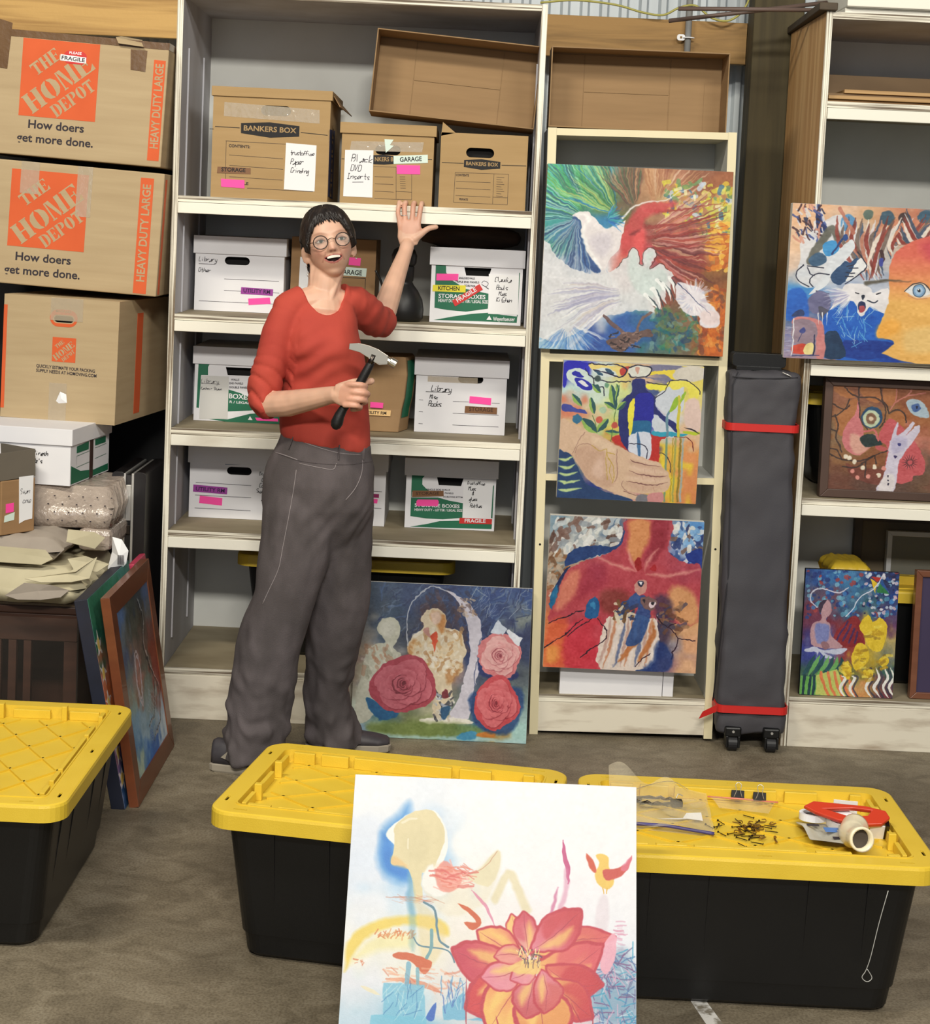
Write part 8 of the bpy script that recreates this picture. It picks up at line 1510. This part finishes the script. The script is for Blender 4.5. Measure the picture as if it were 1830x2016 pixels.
mb = MB(); mb.plate(rrect(s_+.018, s_+.196, 1.300, 1.345, .012, 4), [], .05, .12, lambda u, v, q: (u, q, v)); mb.box(s_+.03, s_+.18, .04, .13, 1.288, 1.302); mb.build('pull_handle', M_blackp, t, bevel=.004)
# ------------------------------------------------------------------ small things on the right-hand tote lid
LZ = .3432
M_poly = mat('clear_plastic_bag', (236, 226, 200), .08, alpha=.13, spec=1, bump=.8, bscale=14)
def sheet(pts_grid, th=.0006):
    """grid of 3-D points -> thin sheet"""
    n = len(pts_grid[0]); vs = [p_ for r_ in pts_grid for p_ in r_]; m_ = len(vs); vs2 = [(a, b2, c-th) for a, b2, c in vs]; fs = []
    for j in range(len(pts_grid)-1):
        for i in range(n-1): a = j*n+i; fs += [(a, a+1, a+n+1, a+n), (m_+a, m_+a+n, m_+a+n+1, m_+a+1)]
    return MB().add(vs+vs2, fs)
def quadgrid(TL, TR, BR, BL, nx, ny, zf):
    G = []
    for j in range(ny+1):
        v = j/ny; r_ = []
        for i in range(nx+1):
            u = i/nx; x = (TL[0]*(1-u)+TR[0]*u)*(1-v)+(BL[0]*(1-u)+BR[0]*u)*v; y = (TL[1]*(1-u)+TR[1]*u)*(1-v)+(BL[1]*(1-u)+BR[1]*u)*v; r_.append((x, y, zf(u, v)))
        G.append(r_)
    return G
t = thing('plastic_bag', 'large clear zip bag holding picture wire, lying beside the white canvas', 'bag', (0, 0, 0))
zf = lambda u, v: LZ+.010+.060*max(0, 1-v*3.2)**1.3*max(.15, 1-u*1.15+.25*math.sin(u*13))+.009*abs(math.sin(u*8+v*7))*math.sin(v*PI)+.012*abs(math.sin(u*5-v*6+1))*math.sin(PI*u)
G = quadgrid((1.400, -1.560), (1.640, -1.585), (1.625, -1.835), (1.400, -1.800), 26, 22, lambda u, v: max(LZ+.004, zf(u, v)))
sheet(G).build('bag_film', M_poly, t, smooth=True)
sheet(quadgrid((1.402, -1.562), (1.638, -1.587), (1.623, -1.833), (1.402, -1.798), 8, 8, lambda u, v: LZ+.0016)).build('bag_film', M_poly, t, smooth=True)
MB().tube(smooth_pts([(1.44, -1.795, LZ+.010), (1.51, -1.806, LZ+.013), (1.57, -1.818, LZ+.010), (1.624, -1.832, LZ+.008)], 5), .0042, 8).build('blue_zip_strip', mat('blue_zip', (66, 60, 120), .4), t, smooth=True)
t = thing('wire_coil', 'coil of thin dark picture wire clipped inside the clear bag', 'wire', (1.545, -1.650, LZ+.008))
mb = MB(); 
P = []
for k in range(240): a = k*2*PI/24; r_ = 1+.10*math.sin(k*.37); P.append((-.035+.052*r_*math.cos(a), .022*r_*math.sin(a), .002+.006*math.sin(k*1.7)**2+.00003*k))
mb.tube(P, .0008, 4); mb.build('wire', M_metald, t)
MB().box(.000, .028, -.016, .008, .0, .014).build('clip', M_black, t, bevel=.002); MB().tube([(.014, .01, .014), (.02, .018, .022), (.03, .012, .02)], .0012, 6).build('clip_arm', M_metal, t)
MB().tube(smooth_pts([(-.11, .05, .003), (-.05, .075, .02), (.01, .085, .03), (.05, .06, .02)], 6), .0007, 4).build('wire_end', M_metald, t)
t = thing('paper_twist', 'twisted white paper slip inside the clear bag', 'paper', (1.555, -1.735, LZ+.003)); MB().add([(-.05, 0, 0), (.01, .004, .003), (.02, .02, .010), (.055, .022, .012), (.055, -.012, .004), (.02, -.008, .006), (0, -.004, .002)], [(0, 1, 6), (1, 5, 6), (1, 2, 5), (2, 3, 4, 5)]).build('paper', M_paper, t)
t = thing('zip_bag', 'small clear zip bag with pink seal clipped by two binder clips', 'bag', (0, 0, 0))
sheet(quadgrid((1.640, -1.585), (1.812, -1.600), (1.775, -1.690), (1.660, -1.665), 18, 10, lambda u, v: LZ+.012+.012*math.sin(PI*v)*(.6+.4*math.sin(u*12)))).build('bag_film', M_poly, t, smooth=True)
MB().tube([(1.642, -1.595, LZ+.014), (1.73, -1.602, LZ+.014), (1.812, -1.612, LZ+.013)], .0022, 6).build('pink_seal', mat('pink_seal', (220, 130, 110), .4), t, smooth=True)
for i, (x, y) in enumerate(((1.716, -1.592), (1.768, -1.600))):
    t = thing('binder_clip', ['black binder clip on the zip bag, nearer the wire bag', 'black binder clip on the zip bag, nearer the tape dispenser'][i], 'clip', (x, y, LZ+.014), (0, 0, -.05), 'binder clips on the small bag')
    MB().add([(-.0155, -.009, 0), (.0155, -.009, 0), (.0155, .009, 0), (-.0155, .009, 0), (-.0155, -.001, .018), (.0155, -.001, .018), (.0155, .001, .018), (-.0155, .001, .018)], [(0, 3, 2, 1), (4, 5, 6, 7), (0, 1, 5, 4), (1, 2, 6, 5), (2, 3, 7, 6), (3, 0, 4, 7)]).build('clip_body', M_black, t)
    MB().tube(smooth_pts([(-.010, -.009, .004), (-.005, -.010, .020), (-.007, -.006, .034), (0, -.004, .039), (.007, -.006, .034), (.005, -.010, .020), (.010, -.009, .004)], 3), .0009, 5).build('wire_arm', M_metal, t, smooth=True)
# loose hardware: nails and hooks, each its own
M_brass = mat('brass', (170, 134, 62), .35, metal=.8)
def lie(x, y): return (x, y, LZ+.0008)
nail = None; hook = None
for k in range(46):
    x = 1.712+random.gauss(0, .030); y = -1.785+random.gauss(0, .038); a = random.uniform(0, PI*2)
    lab = ['steel nail lying loose in the hardware scatter on the yellow lid', 'brass picture hook in the hardware scatter on the yellow lid'][k % 3 == 0]
    if k % 3:
        if nail is None:
            nail = thing('nail', lab, 'nail', lie(x, y), (0, 0, a), 'loose nails on the tote lid'); MB().tube([(-.014, 0, .0014), (.012, 0, .0014), (.0145, 0, .0014)], [.0011, .0012, .0003], 6).build('shank', M_metald, nail); MB().tube([(-.0152, 0, .0018), (-.0140, 0, .0018)], .0026, 8).build('nail_head', M_metald, nail)
        else: copy_tree(nail, (x, y, LZ+.0008+.0012*(k % 3)), (0, 0, a))
    else:
        if hook is None:
            hook = thing('picture_hook', lab, 'hook', lie(x, y), (0, 0, a), 'picture hooks on the tote lid'); MB().tube(smooth_pts([(-.012, 0, .002), (.004, 0, .002), (.012, 0, .004), (.010, 0, .009), (.002, 0, .008)], 3), .0028, 6, flat=.35).build('hook_strip', M_brass, hook)
        else: copy_tree(hook, (x, y, LZ+.0008+.001*(k % 4)), (0, 0, a))
# tape dispenser, label roll, sachets, white elbow pipe
t = thing('label_packets', 'crumpled pale packets with blue and printed patches beneath the tape dispenser', 'packet', (1.865, -1.815, LZ))
pk = sheet(quadgrid((-.035, .075), (.045, .070), (.075, -.085), (-.030, -.062), 12, 10, lambda u, v: .004+.010*math.sin(u*7+v*3)*math.sin(PI*v)+.008+.010*v)); pk.build('packet', mat('packet_film', (206, 204, 190), .35, (180, 178, 166), (20, 20, 20), 3), t, smooth=True)
for (a, b2, c, d, m_) in ((-.020, .018, .008, .030, M_ink), (.015, -.016, .050, .012, mat('blue_label', (86, 130, 196), .5)), (.024, -.060, .058, -.046, M_ink)):
    MB().box(a, c, b2, d, .0245, .0252).build('printed_patch', m_, t)
t = thing('tape_dispenser', 'red framed packing tape dispenser lying on the tote lid', 'dispenser', (1.925, -1.765, LZ+.022), (.42, 0, -.05))
M_rp = mat('red_plastic', (196, 60, 36), .3, coat=.3)
mb = MB(); mb.plate([(-.085, .010), (-.06, .028), (.06, .022), (.105, .010), (.112, -.012), (.09, -.034), (.05, -.040), (-.01, -.030), (-.06, -.008)], [[(-.035, .004), (.03, .012), (.072, .008), (.060, -.010), (.02, -.016)]], .030, .040, lambda u, v, q: (u, v, q)); mb.build('frame', M_rp, t, bevel=.0025); MB().box(.100, .110, -.030, .006, -.018, .0295).build('steel_guard', M_metald, t)
MB().tube([(.0, .0, .0), (.0, .0, .024)], .030, 24).build('tape_core', M_white, t); mb = MB(); mb.plate([(.048*math.cos(a)-.01, .040*math.sin(a)-.0) for a in [2*PI*i/28 for i in range(28)]], [[(.031*math.cos(a)-.0, .031*math.sin(a)) for a in [2*PI*i/24 for i in range(24)]]], .001, .027, lambda u, v, q: (u, v, q)); mb.build('tape_roll', M_poly, t)
MB().box(.066, .100, -.0285, -.0255, -.018, .026).build('steel_label', M_paper, t)
t = thing('tape_roll', 'grey and white tape roll standing under the red dispenser', 'tape', (1.868, -1.748, LZ+.024)); mb = MB(); mb.plate([(.033*math.cos(a), .026*math.sin(a)) for a in [2*PI*i/28 for i in range(28)]], [[(.024*math.cos(a), .019*math.sin(a)) for a in [2*PI*i/24 for i in range(24)]]], .0, .016, lambda u, v, q: (u, v, q)); mb.build('tape', M_white, t); MB().tube([(0, 0, .001), (0, 0, .010)], .0185, 20).build('core_disc', M_metald, t)
t = thing('paper_card', 'folded white card standing behind the tape dispenser', 'card', (1.955, -1.695, LZ+.001), (.12, 0, -.15)); MB().box(-.028, .028, 0, .002, 0, .055).build('card', M_paper, t)
t = thing('pipe_elbow', 'off-white plastic pipe elbow lying at the front rim of the tote lid', 'pipe', (1.930, -1.890, LZ+.036))
M_pvc = mat('ivory_plastic', (236, 226, 196), .3, coat=.2)
def elbow(mb, r0, r1):
    P = smooth_pts([(.020, .070, .0), (.008, .040, .0), (.000, .010, .002), (.000, -.025, .010), (.004, -.062, .018)], 4); R_ = np.interp(np.linspace(0, 1, len(P)), [0, .45, .55, .8, .82, 1], [r0, r0, r0*.92, r1, r1*1.16, r1*1.18])
    n = 24; rings = []; prev = Vector((0, 0, 1)); PP = [Vector(p_) for p_ in P]
    for i in range(len(PP)):
        tt = (PP[min(i+1, len(PP)-1)]-PP[max(i-1, 0)]).normalized(); a = (prev-tt*prev.dot(tt)).normalized(); b2 = tt.cross(a); rings.append([PP[i]+(a*math.cos(q)+b2*math.sin(q))*R_[i] for q in [2*PI*k/n for k in range(n)]])
    e = PP[-1]; tt = (PP[-1]-PP[-2]).normalized(); inner = []
    for dd, k_ in ((0, .80), (.03, .78), (.05, .7)): inner.append([(p_-e)*k_+e-tt*dd for p_ in rings[-1]])
    return mb.loft(rings+inner)
elbow(MB(), .031, .0235).build('elbow', M_pvc, t, smooth=True)
MB().tube([(.0022, -.038, .0122), (.0024, -.040, .0126)], .0215, 20).build('bore_shade', mat('grey_brown_bore_shade', (70, 62, 54), .8), t)  # disc coloured dark as the shade inside the pipe opening
# cord loop hanging on the tote
o = MB().tube(smooth_pts([(1.975, -2.040, .318), (1.962, -2.032, .24), (1.952, -2.022, .16), (1.945, -2.016, .125), (1.938, -2.014, .108), (1.950, -2.013, .098), (1.960, -2.014, .108), (1.948, -2.016, .128)], 5), .0009, 5).build('hanging_thread', mat('pale_thread', (190, 190, 186), .7), smooth=True)
tag(o, 'thin pale thread with a loop hanging down the front tote', 'thread')
